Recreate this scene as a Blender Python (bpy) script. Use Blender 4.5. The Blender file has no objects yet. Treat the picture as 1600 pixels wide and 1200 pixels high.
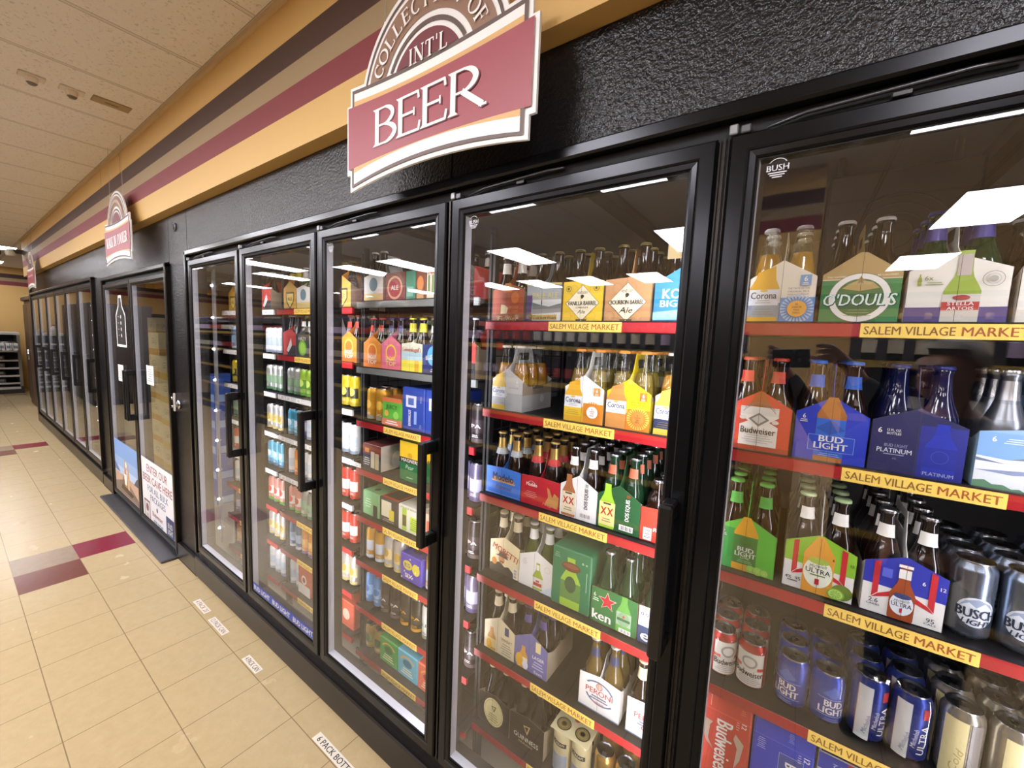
import bpy, math, random
from mathutils import Vector, Matrix
random.seed(11)
SC = bpy.context.scene
COL = SC.collection

# ------------------------------------------------------------------ camera, world, exposure
cam_d = bpy.data.cameras.new('camera')
cam_d.sensor_fit = 'HORIZONTAL'
cam_d.sensor_width = 36.0
cam_d.lens = 630.704 / 1600 * 36.0
cam_d.clip_start = 0.02
cam_d.clip_end = 60
cam = bpy.data.objects.new('camera', cam_d)
COL.objects.link(cam)
_r = Vector((0.81547522, 0.57726109, 0.04206889))
_u = Vector((-0.09286901, 0.05875729, 0.99394312))
_f = Vector((-0.57129284, 0.81444288, -0.10152478))
CAM = Vector((0.0, -0.9313, 1.6919))
cam.matrix_world = Matrix(((_r.x, _u.x, -_f.x, CAM.x), (_r.y, _u.y, -_f.y, CAM.y), (_r.z, _u.z, -_f.z, CAM.z), (0, 0, 0, 1)))
SC.camera = cam
SC.view_settings.view_transform = 'Standard'
SC.view_settings.look = 'None'
SC.view_settings.gamma = 1.0
SC.view_settings.use_curve_mapping = False
SC.view_settings.exposure = 0.3
SC.cycles.transparent_max_bounces = 24
SC.cycles.max_bounces = 10
SC.cycles.sample_clamp_indirect = 6.0
SC.cycles.blur_glossy = 0.5
world = bpy.data.worlds.new('world')
SC.world = world
world.use_nodes = True
world.node_tree.nodes['Background'].inputs[0].default_value = (1.0, 0.93, 0.84, 1)
world.node_tree.nodes['Background'].inputs[1].default_value = 0.25
TROFFER_E = 22.0      # ceiling troffers of the shop
LED_E = 30.0           # vertical LED strips in the cooler mullions

# ------------------------------------------------------------------ materials
def lin(c):
    if isinstance(c, str):
        c = c.lstrip('#')
        c = tuple(int(c[i:i + 2], 16) for i in (0, 2, 4))
    out = []
    for v in c[:3]:
        v = v / 255.0
        out.append(v / 12.92 if v <= 0.04045 else ((v + 0.055) / 1.055) ** 2.4)
    return (*out, 1.0)

_mats = {}
def M(col, rough=0.5, metal=0.0, spec=0.5, coat=0.0):
    k = (col, rough, metal, spec, coat)
    if k in _mats:
        return _mats[k]
    m = bpy.data.materials.new('paint_' + str(len(_mats)))
    m.use_nodes = True
    b = m.node_tree.nodes['Principled BSDF']
    b.inputs['Base Color'].default_value = lin(col)
    b.inputs['Roughness'].default_value = rough
    b.inputs['Metallic'].default_value = metal
    b.inputs['Specular IOR Level'].default_value = spec
    b.inputs['Coat Weight'].default_value = coat
    m.diffuse_color = lin(col)
    _mats[k] = m
    return m

class NT:
    def __init__(self, name):
        self.m = bpy.data.materials.new(name)
        self.m.use_nodes = True
        self.t = self.m.node_tree
        self.t.nodes.clear()
        self.out = self.n('ShaderNodeOutputMaterial')
    def n(self, typ, **kw):
        nd = self.t.nodes.new(typ)
        for a, v in kw.items():
            setattr(nd, a, v)
        return nd
    def l(self, a, b):
        self.t.links.new(a, b)
    def math(self, op, a, b=None, c=None):
        nd = self.n('ShaderNodeMath', operation=op)
        for i, v in enumerate((a, b, c)):
            if v is None:
                continue
            if isinstance(v, (int, float)):
                nd.inputs[i].default_value = v
            else:
                self.l(v, nd.inputs[i])
        return nd.outputs[0]
    def mix(self, fac, a, b):
        nd = self.n('ShaderNodeMix', data_type='RGBA')
        for s, v in ((nd.inputs[0], fac), (nd.inputs[6], a), (nd.inputs[7], b)):
            if isinstance(v, (int, float)):
                s.default_value = v
            elif isinstance(v, tuple):
                s.default_value = v
            else:
                self.l(v, s)
        return nd.outputs[2]
    def noise(self, scale, detail=3, vec=None, rough=0.5):
        nd = self.n('ShaderNodeTexNoise')
        nd.inputs['Scale'].default_value = scale
        nd.inputs['Detail'].default_value = detail
        nd.inputs['Roughness'].default_value = rough
        if vec is not None:
            self.l(vec, nd.inputs['Vector'])
        return nd.outputs['Fac']
    def ramp(self, fac, stops):
        nd = self.n('ShaderNodeValToRGB')
        el = nd.color_ramp.elements
        while len(el) < len(stops):
            el.new(0.5)
        for e, (p, c) in zip(el, stops):
            e.position = p
            e.color = c
        self.l(fac, nd.inputs[0])
        return nd.outputs[0]
    def principled(self, **kw):
        b = self.n('ShaderNodeBsdfPrincipled')
        for k, v in kw.items():
            k = k.replace('_', ' ')
            if isinstance(v, (int, float, tuple)):
                b.inputs[k].default_value = v
            else:
                self.l(v, b.inputs[k])
        self.l(b.outputs[0], self.out.inputs[0])
        return b
    def bump(self, h, strength=0.3, dist=0.01):
        nd = self.n('ShaderNodeBump')
        nd.inputs['Strength'].default_value = strength
        nd.inputs['Distance'].default_value = dist
        self.l(h, nd.inputs['Height'])
        return nd.outputs[0]

def g(v):
    return lin((v, v, v))

def mat_glass(name, f0=0.045, tint=(1, 1, 1, 1), rough=0.0, body=None, body_fac=0.0):
    """thin clear sheet: straight-through plus an angle dependent mirror reflection"""
    t = NT(name)
    lw = t.n('ShaderNodeLayerWeight')
    lw.inputs[0].default_value = 0.5
    p5 = t.math('POWER', lw.outputs['Facing'], 5.0)
    fac = t.math('MULTIPLY_ADD', p5, 1.0 - f0, f0)
    tr = t.n('ShaderNodeBsdfTransparent')
    tr.inputs[0].default_value = tint
    gl = t.n('ShaderNodeBsdfGlossy')
    gl.inputs['Roughness'].default_value = rough
    mx = t.n('ShaderNodeMixShader')
    t.l(fac, mx.inputs[0])
    base = tr.outputs[0]
    if body is not None:
        df = t.n('ShaderNodeBsdfDiffuse')
        df.inputs[0].default_value = lin(body)
        m2 = t.n('ShaderNodeMixShader')
        m2.inputs[0].default_value = body_fac
        t.l(base, m2.inputs[1]); t.l(df.outputs[0], m2.inputs[2])
        base = m2.outputs[0]
    t.l(base, mx.inputs[1])
    t.l(gl.outputs[0], mx.inputs[2])
    t.l(mx.outputs[0], t.out.inputs[0])
    return t.m

def mat_emit(name, col, strength):
    t = NT(name)
    e = t.n('ShaderNodeEmission')
    e.inputs[0].default_value = lin(col)
    e.inputs[1].default_value = strength
    t.l(e.outputs[0], t.out.inputs[0])
    return t.m

def mat_floor(name, base, dark, tile=True):
    t = NT(name)
    geo = t.n('ShaderNodeNewGeometry')
    sx = t.n('ShaderNodeSeparateXYZ')
    t.l(geo.outputs['Position'], sx.inputs[0])
    n1 = t.noise(22, 5, geo.outputs['Position'], 0.65)
    n2 = t.noise(1.3, 2, geo.outputs['Position'])
    n3 = t.noise(140, 2, geo.outputs['Position'])
    c = t.mix(t.math('MULTIPLY_ADD', n1, 0.9, -0.12), lin(base), lin(dark))
    c = t.mix(t.math('MULTIPLY', n2, 0.35), c, lin(base))
    c = t.mix(t.math('MULTIPLY', t.math('GREATER_THAN', n3, 0.66), 0.35), c, lin(dark))
    if tile:
        def seam(o, off):
            f = t.math('FRACT', t.math('DIVIDE', t.math('SUBTRACT', o, off), 0.3048))
            d = t.math('MINIMUM', f, t.math('SUBTRACT', 1.0, f))
            return t.math('LESS_THAN', d, 0.0062)
        s = t.math('MAXIMUM', seam(sx.outputs[0], -4.12), seam(sx.outputs[1], -0.7347))
        c = t.mix(t.math('MULTIPLY', s, 0.8), c, lin('#6f5c44'))
    r = t.math('MULTIPLY_ADD', t.noise(6, 4, geo.outputs['Position']), 0.12, 0.19)
    nb = t.noise(5, 2, geo.outputs['Position'])
    t.principled(Base_Color=c, Roughness=r, Specular_IOR_Level=0.25, Normal=t.bump(nb, 0.06, 0.01))
    return t.m

def mat_ceiling():
    t = NT('ceiling_tile')
    geo = t.n('ShaderNodeNewGeometry')
    sx = t.n('ShaderNodeSeparateXYZ')
    t.l(geo.outputs['Position'], sx.inputs[0])
    n1 = t.noise(55, 4, geo.outputs['Position'], 0.7)
    n2 = t.noise(2, 2, geo.outputs['Position'])
    sp = t.math('GREATER_THAN', n1, 0.60)
    c = t.mix(t.math('MULTIPLY', n2, 0.4), lin('#ebe4da'), lin('#e2d9cc'))
    c = t.mix(t.math('MULTIPLY', sp, 0.45), c, lin('#ab9b86'))
    def bar(o, off, pitch, w):
        f = t.math('FRACT', t.math('DIVIDE', t.math('SUBTRACT', o, off), pitch))
        d = t.math('MULTIPLY', t.math('MINIMUM', f, t.math('SUBTRACT', 1.0, f)), pitch)
        return t.math('LESS_THAN', d, w), t.math('LESS_THAN', t.math('ABSOLUTE', t.math('SUBTRACT', d, w)), 0.0022)
    bx, ex = bar(sx.outputs[0], -2.045, 0.6096, 0.012)
    by, ey = bar(sx.outputs[1], -0.05, 1.2192, 0.012)
    b = t.math('MAXIMUM', bx, by)
    e = t.math('MAXIMUM', ex, ey)
    c = t.mix(b, c, lin('#dcd2c4'))
    c = t.mix(t.math('MULTIPLY', e, 0.6), c, lin('#6f5d48'))
    t.principled(Base_Color=c, Roughness=0.9, Specular_IOR_Level=0.1, Normal=t.bump(t.math('MULTIPLY', sp, -1.0), 0.4, 0.002))
    return t.m

def mat_soffit(name):
    """painted wall with horizontal bands at fixed heights"""
    t = NT(name)
    geo = t.n('ShaderNodeNewGeometry')
    sx = t.n('ShaderNodeSeparateXYZ')
    t.l(geo.outputs['Position'], sx.inputs[0])
    z = sx.outputs[2]
    c = lin('#d0aa6a')
    for z0, z1, colr in ((2.775, 2.875, '#4a332b'), (2.692, 2.775, '#9d8766'), (2.592, 2.692, '#7f383c')):
        m = t.math('MULTIPLY', t.math('GREATER_THAN', z, z0), t.math('LESS_THAN', z, z1))
        c = t.mix(m, c, lin(colr))
    n = t.noise(220, 2, geo.outputs['Position'])
    t.principled(Base_Color=c, Roughness=0.55, Specular_IOR_Level=0.3, Normal=t.bump(n, 0.05, 0.002))
    return t.m

def mat_pebbled(name, col, rough=0.32):
    t = NT(name)
    geo = t.n('ShaderNodeNewGeometry')
    n = t.noise(95, 2, geo.outputs['Position'], 0.5)
    n2 = t.noise(260, 2, geo.outputs['Position'], 0.5)
    h = t.math('ADD', n, t.math('MULTIPLY', n2, 0.4))
    t.principled(Base_Color=lin(col), Roughness=rough, Specular_IOR_Level=0.4, Normal=t.bump(h, 0.6, 0.006))
    return t.m

def mat_brushed(name, col, rough=0.3, metal=0.8, var=0.15):
    t = NT(name)
    geo = t.n('ShaderNodeNewGeometry')
    n = t.noise(9, 4, geo.outputs['Position'])
    r = t.math('MULTIPLY_ADD', n, var, rough)
    t.principled(Base_Color=lin(col), Roughness=r, Metallic=metal)
    return t.m

def mat_wood(name, a, b):
    t = NT(name)
    co = t.n('ShaderNodeTexCoord')
    mp = t.n('ShaderNodeMapping')
    mp.inputs['Scale'].default_value = (14, 14, 1.2)
    t.l(co.outputs['Object'], mp.inputs[0])
    n = t.noise(4, 5, mp.outputs[0], 0.6)
    c = t.mix(n, lin(a), lin(b))
    t.principled(Base_Color=c, Roughness=0.45)
    return t.m

FLOOR = mat_floor('vinyl_tile_cream', '#b5a07a', '#9c8660')
T_BROWN = mat_floor('vinyl_tile_brown', '#6d3a2e', '#54281f', False)
T_GREY = mat_floor('vinyl_tile_taupe', '#94806a', '#75604c', False)
T_RED = mat_floor('vinyl_tile_maroon', '#7d1f33', '#651426', False)
CEIL = mat_ceiling()
SOFFIT = mat_soffit('striped_paint')
PEBBLE = mat_pebbled('pebbled_black_panel', '#19191c', 0.2)
BLACK_AL = mat_brushed('black_anodised', '#1a1a1d', 0.2, 0.7, 0.04)
BLACK_AL2 = mat_brushed('dark_bronze_anodised', '#2d2825', 0.28, 0.75, 0.05)
BLACK_PL = M('#0b0b0c', 0.35)
GASKET = M('#050505', 0.7)
GREYSTRIP = M('#c6c8d2', 0.4)
GLASS = mat_glass('door_glass', 0.085)
CLEAR = mat_glass('clear_bottle_glass', 0.06, (0.93, 0.95, 0.92, 1))
BEER = M('#a8781c', 0.2)
BEER2 = M('#7d6a2c', 0.2)
AMBER = M('#1d0d06', 0.07, coat=0.3)
AMBER2 = M('#170b07', 0.07, coat=0.3)
GREENG = M('#12301a', 0.07, coat=0.3)
BLUEG = M('#080f38', 0.07, coat=0.3)
ALU = mat_brushed('aluminium', '#b9b9bc', 0.22, 1.0, 0.1)
CHROME = M('#c8c8c8', 0.15, 1.0)
GOLDFOIL = mat_brushed('gold_foil', '#c7a45e', 0.3, 0.85)
FILM = mat_glass('shrink_film', 0.10, (0.97, 0.97, 0.98, 1), 0.08)
WHITE = M('#e6e3dc', 0.5)
PAPER = M('#efece4', 0.6)
KRAFT = M('#9a8a72', 0.8)
INK = M('#1a1715', 0.6)
YEL = M('#f2cf62', 0.5)
BRN = M('#8a5a1f', 0.6)
RAILRED = M('#a01c22', 0.35)
SHELFBLK = M('#141416', 0.5, 0.3)
# ------------------------------------------------------------------ mesh builder
class MB:
    def __init__(self):
        self.v = []; self.f = []; self.m = []; self.s = []; self.mats = []
    def mi(self, mat):
        if mat not in self.mats:
            self.mats.append(mat)
        return self.mats.index(mat)
    def add(self, verts, faces, mat, smooth=False):
        o = len(self.v); k = self.mi(mat)
        self.v.extend(tuple(p) for p in verts)
        for f in faces:
            self.f.append(tuple(i + o for i in f)); self.m.append(k); self.s.append(smooth)
    def box(self, a, b, mat):
        x0, y0, z0 = a; x1, y1, z1 = b
        self.add([(x0, y0, z0), (x1, y0, z0), (x1, y1, z0), (x0, y1, z0), (x0, y0, z1), (x1, y0, z1), (x1, y1, z1), (x0, y1, z1)],
                 [(0, 3, 2, 1), (4, 5, 6, 7), (0, 1, 5, 4), (1, 2, 6, 5), (2, 3, 7, 6), (3, 0, 4, 7)], mat)
    def bbox(self, a, b, mat, c=0.003):
        """box with chamfered edges"""
        x0, y0, z0 = a; x1, y1, z1 = b
        c = min(c, abs(x1 - x0) / 3, abs(y1 - y0) / 3, abs(z1 - z0) / 3)
        vs = []; idx = {}
        for i, x in enumerate((x0, x1)):
            for j, y in enumerate((y0, y1)):
                for k, z in enumerate((z0, z1)):
                    sx, sy, sz = (1 - 2 * i), (1 - 2 * j), (1 - 2 * k)
                    idx[i, j, k, 'x'] = len(vs); vs.append((x, y + sy * c, z + sz * c))
                    idx[i, j, k, 'y'] = len(vs); vs.append((x + sx * c, y, z + sz * c))
                    idx[i, j, k, 'z'] = len(vs); vs.append((x + sx * c, y + sy * c, z))
        fs = []
        for i in (0, 1):
            q = [idx[i, 0, 0, 'x'], idx[i, 1, 0, 'x'], idx[i, 1, 1, 'x'], idx[i, 0, 1, 'x']]; fs.append(q if i else q[::-1])
            q = [idx[0, i, 0, 'y'], idx[1, i, 0, 'y'], idx[1, i, 1, 'y'], idx[0, i, 1, 'y']]; fs.append(q[::-1] if i else q)
            q = [idx[0, 0, i, 'z'], idx[1, 0, i, 'z'], idx[1, 1, i, 'z'], idx[0, 1, i, 'z']]; fs.append(q if i else q[::-1])
        for i in (0, 1):
            for j in (0, 1):
                fs.append([idx[i, j, 0, 'x'], idx[i, j, 1, 'x'], idx[i, j, 1, 'y'], idx[i, j, 0, 'y']])
                fs.append([idx[i, 0, j, 'x'], idx[i, 1, j, 'x'], idx[i, 1, j, 'z'], idx[i, 0, j, 'z']])
                fs.append([idx[0, i, j, 'y'], idx[1, i, j, 'y'], idx[1, i, j, 'z'], idx[0, i, j, 'z']])
                for k in (0, 1):
                    fs.append([idx[i, j, k, 'x'], idx[i, j, k, 'y'], idx[i, j, k, 'z']])
        cx, cy, cz = (x0 + x1) / 2, (y0 + y1) / 2, (z0 + z1) / 2
        out = []
        for f in fs:
            a_, b_, c_ = (Vector(vs[f[n]]) for n in (0, 1, 2))
            nrm = (b_ - a_).cross(c_ - a_)
            mid = sum((Vector(vs[n]) for n in f), Vector()) / len(f)
            out.append(f if nrm.dot(mid - Vector((cx, cy, cz))) > 0 else f[::-1])
        self.add(vs, out, mat)
    def lathe(self, prof, mat, seg=20, cx=0, cy=0, smooth=True, arc=None):
        """prof: (r, z) bottom to top; mat may be one material or one per band"""
        n = len(prof); a0, a1 = arc if arc else (0, 2 * math.pi)
        cols = seg if not arc else seg + 1
        vs = []
        for r, z in prof:
            for i in range(cols):
                a = a0 + (a1 - a0) * i / seg
                vs.append((cx + r * math.cos(a), cy + r * math.sin(a), z))
        for j in range(n - 1):
            mm = mat[j] if isinstance(mat, (list, tuple)) else mat
            fs = []
            for i in range(seg):
                k = (i + 1) % cols
                fs.append((j * cols + i, j * cols + k, (j + 1) * cols + k, (j + 1) * cols + i))
            if j == 0:
                base = len(self.v); self.v.extend(vs)
            ki = self.mi(mm)
            for f in fs:
                self.f.append(tuple(x + base for x in f)); self.m.append(ki); self.s.append(smooth)
    def tube(self, pts, r, mat, seg=8, caps=True):
        pts = [Vector(p) for p in pts]
        rings = []; up = Vector((0, 0, 1))
        for i, p in enumerate(pts):
            d = (pts[min(i + 1, len(pts) - 1)] - pts[max(i - 1, 0)]).normalized()
            a = d.cross(up if abs(d.dot(up)) < 0.95 else Vector((1, 0, 0))).normalized()
            b = d.cross(a)
            rr = r[i] if isinstance(r, (list, tuple)) else r
            rings.append([p + a * rr * math.cos(2 * math.pi * k / seg) + b * rr * math.sin(2 * math.pi * k / seg) for k in range(seg)])
        vs = [q for ring in rings for q in ring]
        fs = []
        for j in range(len(rings) - 1):
            for k in range(seg):
                k2 = (k + 1) % seg
                fs.append((j * seg + k, (j + 1) * seg + k, (j + 1) * seg + k2, j * seg + k2))
        if caps:
            fs.append(tuple(range(seg))); fs.append(tuple(range((len(rings) - 1) * seg, len(rings) * seg))[::-1])
        self.add(vs, fs, mat, True)
    def slab(self, poly, fn, t, mat, edge=None):
        """extruded polygon; fn(u, v, w) -> xyz, from w=0 (front) to w=t (back)"""
        n = len(poly)
        vs = [fn(u, v, 0) for u, v in poly] + [fn(u, v, t) for u, v in poly]
        self.add(vs, [tuple(range(n))], mat)
        self.add(vs, [tuple(range(2 * n - 1, n - 1, -1))], edge or mat)
        self.add(vs, [(i, i + n, (i + 1) % n + n, (i + 1) % n) for i in range(n)], edge or mat)
    def build(self, name, parent=None, loc=None):
        o = bpy.data.objects.new(name, self.mesh(name))
        COL.objects.link(o)
        if parent is not None:
            o.parent = parent
        if loc is not None:
            o.location = loc
        return o
    def mesh(self, name):
        me = bpy.data.meshes.new(name)
        me.from_pydata(self.v, [], self.f)
        for m in self.mats:
            me.materials.append(m)
        me.polygons.foreach_set('material_index', self.m)
        me.polygons.foreach_set('use_smooth', self.s)
        me.update()
        return me

# ------------------------------------------------------------------ lettering
_gly = {}
def glyphs(s):
    k = s
    if k not in _gly:
        cu = bpy.data.curves.new('t', 'FONT')
        cu.body = s; cu.resolution_u = 2; cu.fill_mode = 'FRONT'
        ob = bpy.data.objects.new('t', cu)
        me = ob.to_mesh()
        vs = [(v.co.x, v.co.y) for v in me.vertices]
        fs = [tuple(p.vertices) for p in me.polygons]
        ob.to_mesh_clear()
        bpy.data.objects.remove(ob); bpy.data.curves.remove(cu)
        if not vs:
            vs = [(0, 0), (1, 0), (1, 1)]; fs = [(0, 1, 2)]
        xs = [v[0] for v in vs]; ys = [v[1] for v in vs]
        x0, x1, y0, y1 = min(xs), max(xs), min(ys), max(ys)
        _gly[k] = ([((x - x0) / max(x1 - x0, 1e-6) - 0.5, (y - y0) / max(y1 - y0, 1e-6) - 0.5) for x, y in vs], fs, (x1 - x0) / max(y1 - y0, 1e-6))
    return _gly[k]

class Art:
    """flat printing laid over a surface: fn(u, v, lift) -> xyz, in metres"""
    def __init__(self, mb, fn, wrap=False, step=0.0003):
        self.mb = mb; self.fn = fn; self.k = 1; self.wrap = wrap; self.st = 0.0002 if wrap else step
    def _lift(self):
        w = self.k * self.st; self.k += 1
        return w
    def poly(self, pts, mat):
        w = self._lift()
        if not self.wrap:
            self.mb.add([self.fn(u, v, w) for u, v in pts], [tuple(range(len(pts)))], mat)
            return
        # cut into narrow upright slices so that the print follows the can
        u0, u1 = min(q[0] for q in pts), max(q[0] for q in pts)
        n = max(1, int((u1 - u0) / 0.004) + 1)
        def cut(poly, at, keep):
            out = []
            for (a, b) in zip(poly, poly[1:] + poly[:1]):
                ina, inb = keep * (a[0] - at) >= 0, keep * (b[0] - at) >= 0
                if ina:
                    out.append(a)
                if ina != inb:
                    t = (at - a[0]) / (b[0] - a[0]); out.append((at, a[1] + t * (b[1] - a[1])))
            return out
        for k in range(n):
            q = cut(cut(list(pts), u0 + (u1 - u0) * k / n, 1), u0 + (u1 - u0) * (k + 1) / n, -1)
            if len(q) > 2:
                self.mb.add([self.fn(u, v, w) for u, v in q], [tuple(range(len(q)))], mat, True)
    def rect(self, u0, v0, u1, v1, mat):
        if not self.wrap:
            return self.poly([(u0, v0), (u1, v0), (u1, v1), (u0, v1)], mat)
        w = self._lift(); n = max(1, int(abs(u1 - u0) / 0.004))
        for i in range(n):
            a = u0 + (u1 - u0) * i / n; b = u0 + (u1 - u0) * (i + 1) / n
            self.mb.add([self.fn(a, v0, w), self.fn(b, v0, w), self.fn(b, v1, w), self.fn(a, v1, w)], [(0, 1, 2, 3)], mat, True)
    def disc(self, u, v, r, mat, rv=None, n=20, a0=0.0, a1=360.0):
        rv = rv or r
        if self.wrap:
            return self.poly([(u + r * math.cos(2 * math.pi * i / n), v + rv * math.sin(2 * math.pi * i / n)) for i in range(n)], mat)
        w = self._lift(); full = a1 - a0 >= 359.9
        pts = [(u + r * math.cos(math.radians(a0 + (a1 - a0) * i / n)), v + rv * math.sin(math.radians(a0 + (a1 - a0) * i / n))) for i in range(n + (0 if full else 1))]
        vs = [self.fn(u, v, w)] + [self.fn(a, b, w) for a, b in pts]
        m = len(pts)
        self.mb.add(vs, [(0, 1 + i, 1 + (i + 1) % m) for i in range(m if full else m - 1)], mat)
    def ring(self, u, v, r0, r1, mat, n=28, a0=0.0, a1=360.0, sv=1.0):
        w = self._lift(); vs = []
        for i in range(n + 1):
            a = math.radians(a0 + (a1 - a0) * i / n); c, s = math.cos(a), math.sin(a)
            vs += [self.fn(u + r0 * c, v + r0 * s * sv, w), self.fn(u + r1 * c, v + r1 * s * sv, w)]
        self.mb.add(vs, [(2 * i, 2 * i + 1, 2 * i + 3, 2 * i + 2) for i in range(n)], mat)
    def text(self, s, u, v, w, h, mat, rot=0.0, bold=0.0, shear=0.0):
        """centred at u, v; w and h give the box the word fills (0 keeps the proportion)"""
        vs, fs, asp = glyphs(s)
        if not w:
            w = h * asp
        if not h:
            h = w / asp
        ca, sa = math.cos(math.radians(rot)), math.sin(math.radians(rot)); l = self._lift() + (0.0005 if self.wrap else 0.0)
        e = bold * h * 1.2
        for q, dx in enumerate((-e, 0.0, e) if bold else (0.0,)):
            out = []
            for x, y in vs:
                a, b = x * (w - 2 * e) + shear * y * h + dx, y * h
                out.append(self.fn(u + a * ca - b * sa, v + a * sa + b * ca, l + q * 0.0001))
            self.mb.add(out, fs, mat)
    def star(self, u, v, r, mat, n=5, q=0.42, rot=90):
        pts = []
        for i in range(2 * n):
            a = math.radians(rot + 180.0 * i / n); rr = r if i % 2 == 0 else r * q
            pts.append((u + rr * math.cos(a), v + rr * math.sin(a)))
        w = self._lift(); m = len(pts)
        self.mb.add([self.fn(u, v, w)] + [self.fn(a, b, w) for a, b in pts], [(0, 1 + i, 1 + (i + 1) % m) for i in range(m)], mat)
    def rays(self, u, v, r0, r1, mat, n=18, wd=0.35, a0=0, a1=360):
        w = self._lift()
        for i in range(n):
            a = math.radians(a0 + (a1 - a0) * i / n); d = math.radians((a1 - a0) / n * wd)
            self.mb.add([self.fn(u + r0 * math.cos(a), v + r0 * math.sin(a), w), self.fn(u + r1 * math.cos(a - d), v + r1 * math.sin(a - d), w),
                         self.fn(u + r1 * math.cos(a + d), v + r1 * math.sin(a + d), w)], [(0, 1, 2)], mat)
    def lines(self, u, v, w, n, gap, mat, h=0.0012, jag=True):
        """small print read only as grey lines"""
        for i in range(n):
            ww = w * (1 if not jag else (0.7 + 0.3 * ((i * 7) % 3) / 2))
            self.rect(u - ww / 2, v - i * gap - h / 2, u + ww / 2, v - i * gap + h / 2, mat)
    def bottle(self, u, v, h, glass, label=None, lab=(0.12, 0.5), wid=0.27, cap=None, neck=None, shoulder=0.62):
        """a printed picture of a bottle standing with its foot at v"""
        b = wid * h / 2; nk = b * 0.42
        half = [(b * 0.92, 0), (b, 0.03 * h), (b, shoulder * h * 0.88), (b * 0.86, shoulder * h), (nk * 1.25, (shoulder + 0.13) * h), (nk, (shoulder + 0.22) * h), (nk * 0.9, 0.95 * h), (nk * 0.95, h)]
        pts = [(u + x, v + y) for x, y in half] + [(u - x, v + y) for x, y in half[::-1]]
        # fan from the axis keeps the concave outline clean
        w = self._lift()
        L = [(u - x, v + y) for x, y in half]; R = [(u + x, v + y) for x, y in half]
        vs = [self.fn(a, c, w) for a, c in L] + [self.fn(a, c, w) for a, c in R]
        n = len(half)
        self.mb.add(vs, [(i, n + i, n + i + 1, i + 1) for i in range(n - 1)], glass)
        if label:
            self.rect(u - b, v + lab[0] * h, u + b, v + lab[1] * h, label)
        if neck:
            self.rect(u - nk, v + 0.78 * h, u + nk, v + 0.92 * h, neck)
        if cap:
            self.rect(u - nk, v + 0.955 * h, u + nk, v + h, cap)
    def barcode(self, u, v, w, h, rot=False):
        self.rect(u - w / 2, v - h / 2, u + w / 2, v + h / 2, WHITE)
        l = self._lift(); n = 9
        for i in range(n):
            t = (i + 0.5) / n - 0.5; wd = (0.25 + 0.3 * ((i * 5) % 3) / 2) / n
            a = (u + (t - wd / 2) * w * 0.86, u + (t + wd / 2) * w * 0.86, v - h * 0.36, v + h * 0.36) if not rot else (u - w * 0.36, u + w * 0.36, v + (t - wd / 2) * h * 0.86, v + (t + wd / 2) * h * 0.86)
            self.mb.add([self.fn(a[0], a[2], l), self.fn(a[1], a[2], l), self.fn(a[1], a[3], l), self.fn(a[0], a[3], l)], [(0, 1, 2, 3)], INK)

def face_y(y, x=0.0, z=0.0, s=-1):
    """printing on a plane that faces -y"""
    return lambda u, v, w: (x + u, y - w, z + v)
def face_x(x, y=0.0, z=0.0):
    """printing on a plane that faces +x; u runs to +y"""
    return lambda u, v, w: (x + w, y + u, z + v)
def face_top(z, x=0.0, y=0.0):
    return lambda u, v, w: (x + u, y + v, z + w)
def on_can(r, turn=0.0):
    return lambda u, v, w: ((r + w) * math.sin(u / r + turn), -(r + w) * math.cos(u / r + turn), v)

# ------------------------------------------------------------------ scene objects
def thing(name, label, cat, loc=(0, 0, 0), rot=0.0, group=None):
    o = bpy.data.objects.new(name, None)
    o.empty_display_size = 0.05
    COL.objects.link(o)
    o.location = loc; o.rotation_euler = (0, 0, rot)
    o['label'] = label; o['category'] = cat; o['kind'] = 'thing'
    if group:
        o['group'] = group
    return o
def tag(o, label, cat, group=None, kind='thing'):
    o['label'] = label; o['category'] = cat; o['kind'] = kind
    if group:
        o['group'] = group
    return o
def struct(o):
    o['kind'] = 'structure'
    return o
def put(name, mesh, parent, loc=(0, 0, 0), rot=(0, 0, 0)):
    o = bpy.data.objects.new(name, mesh)
    COL.objects.link(o)
    o.parent = parent; o.location = loc; o.rotation_euler = rot
    return o
_mesh = {}
def cached(key, fn):
    if key not in _mesh:
        _mesh[key] = fn()
    return _mesh[key]

# ================================================================== THE ROOM
CZ = 3.04          # ceiling height
XL, XR, YB = -16.3, 4.5, -9.0

b = MB()
b.box((XL, YB, -0.05), (XR, 0.06, 0.0), FLOOR); b.box((XL, 0.06, -0.05), (-10.6, 3.0, 0.0), FLOOR)
for (x0, y0, mt) in ((-4.425, -0.7347, T_GREY), (-4.120, -0.7347, T_BROWN), (-4.425, -0.4299, T_RED),
                     (-8.387, -0.7347, T_BROWN), (-8.692, -0.7347, T_GREY), (-8.692, -0.4299, T_RED),
                     (-4.425, -3.1731, T_BROWN), (-4.120, -3.1731, T_GREY), (0.147, -3.1731, T_BROWN), (0.452, -3.1731, T_GREY), (0.147, -2.8683, T_RED)):
    b.add([(x0, y0, 0.0006), (x0 + 0.3048, y0, 0.0006), (x0 + 0.3048, y0 + 0.3048, 0.0006), (x0, y0 + 0.3048, 0.0006)], [(0, 1, 2, 3)], mt)
struct(b.build('floor'))
b = MB(); b.box((XL, YB, CZ), (XR, 3.1, CZ + 0.05), CEIL)
struct(b.build('ceiling'))
b = MB(); b.box((XL - 0.1, YB, 0), (XL, 4.0, CZ), SOFFIT)
struct(b.build('wall_west'))
b = MB(); b.box((XR, YB, 0), (XR + 0.1, 0.3, CZ), SOFFIT)
struct(b.build('wall_east'))
b = MB(); b.box((XL, YB - 0.1, 0), (XR, YB, CZ), SOFFIT)
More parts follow.
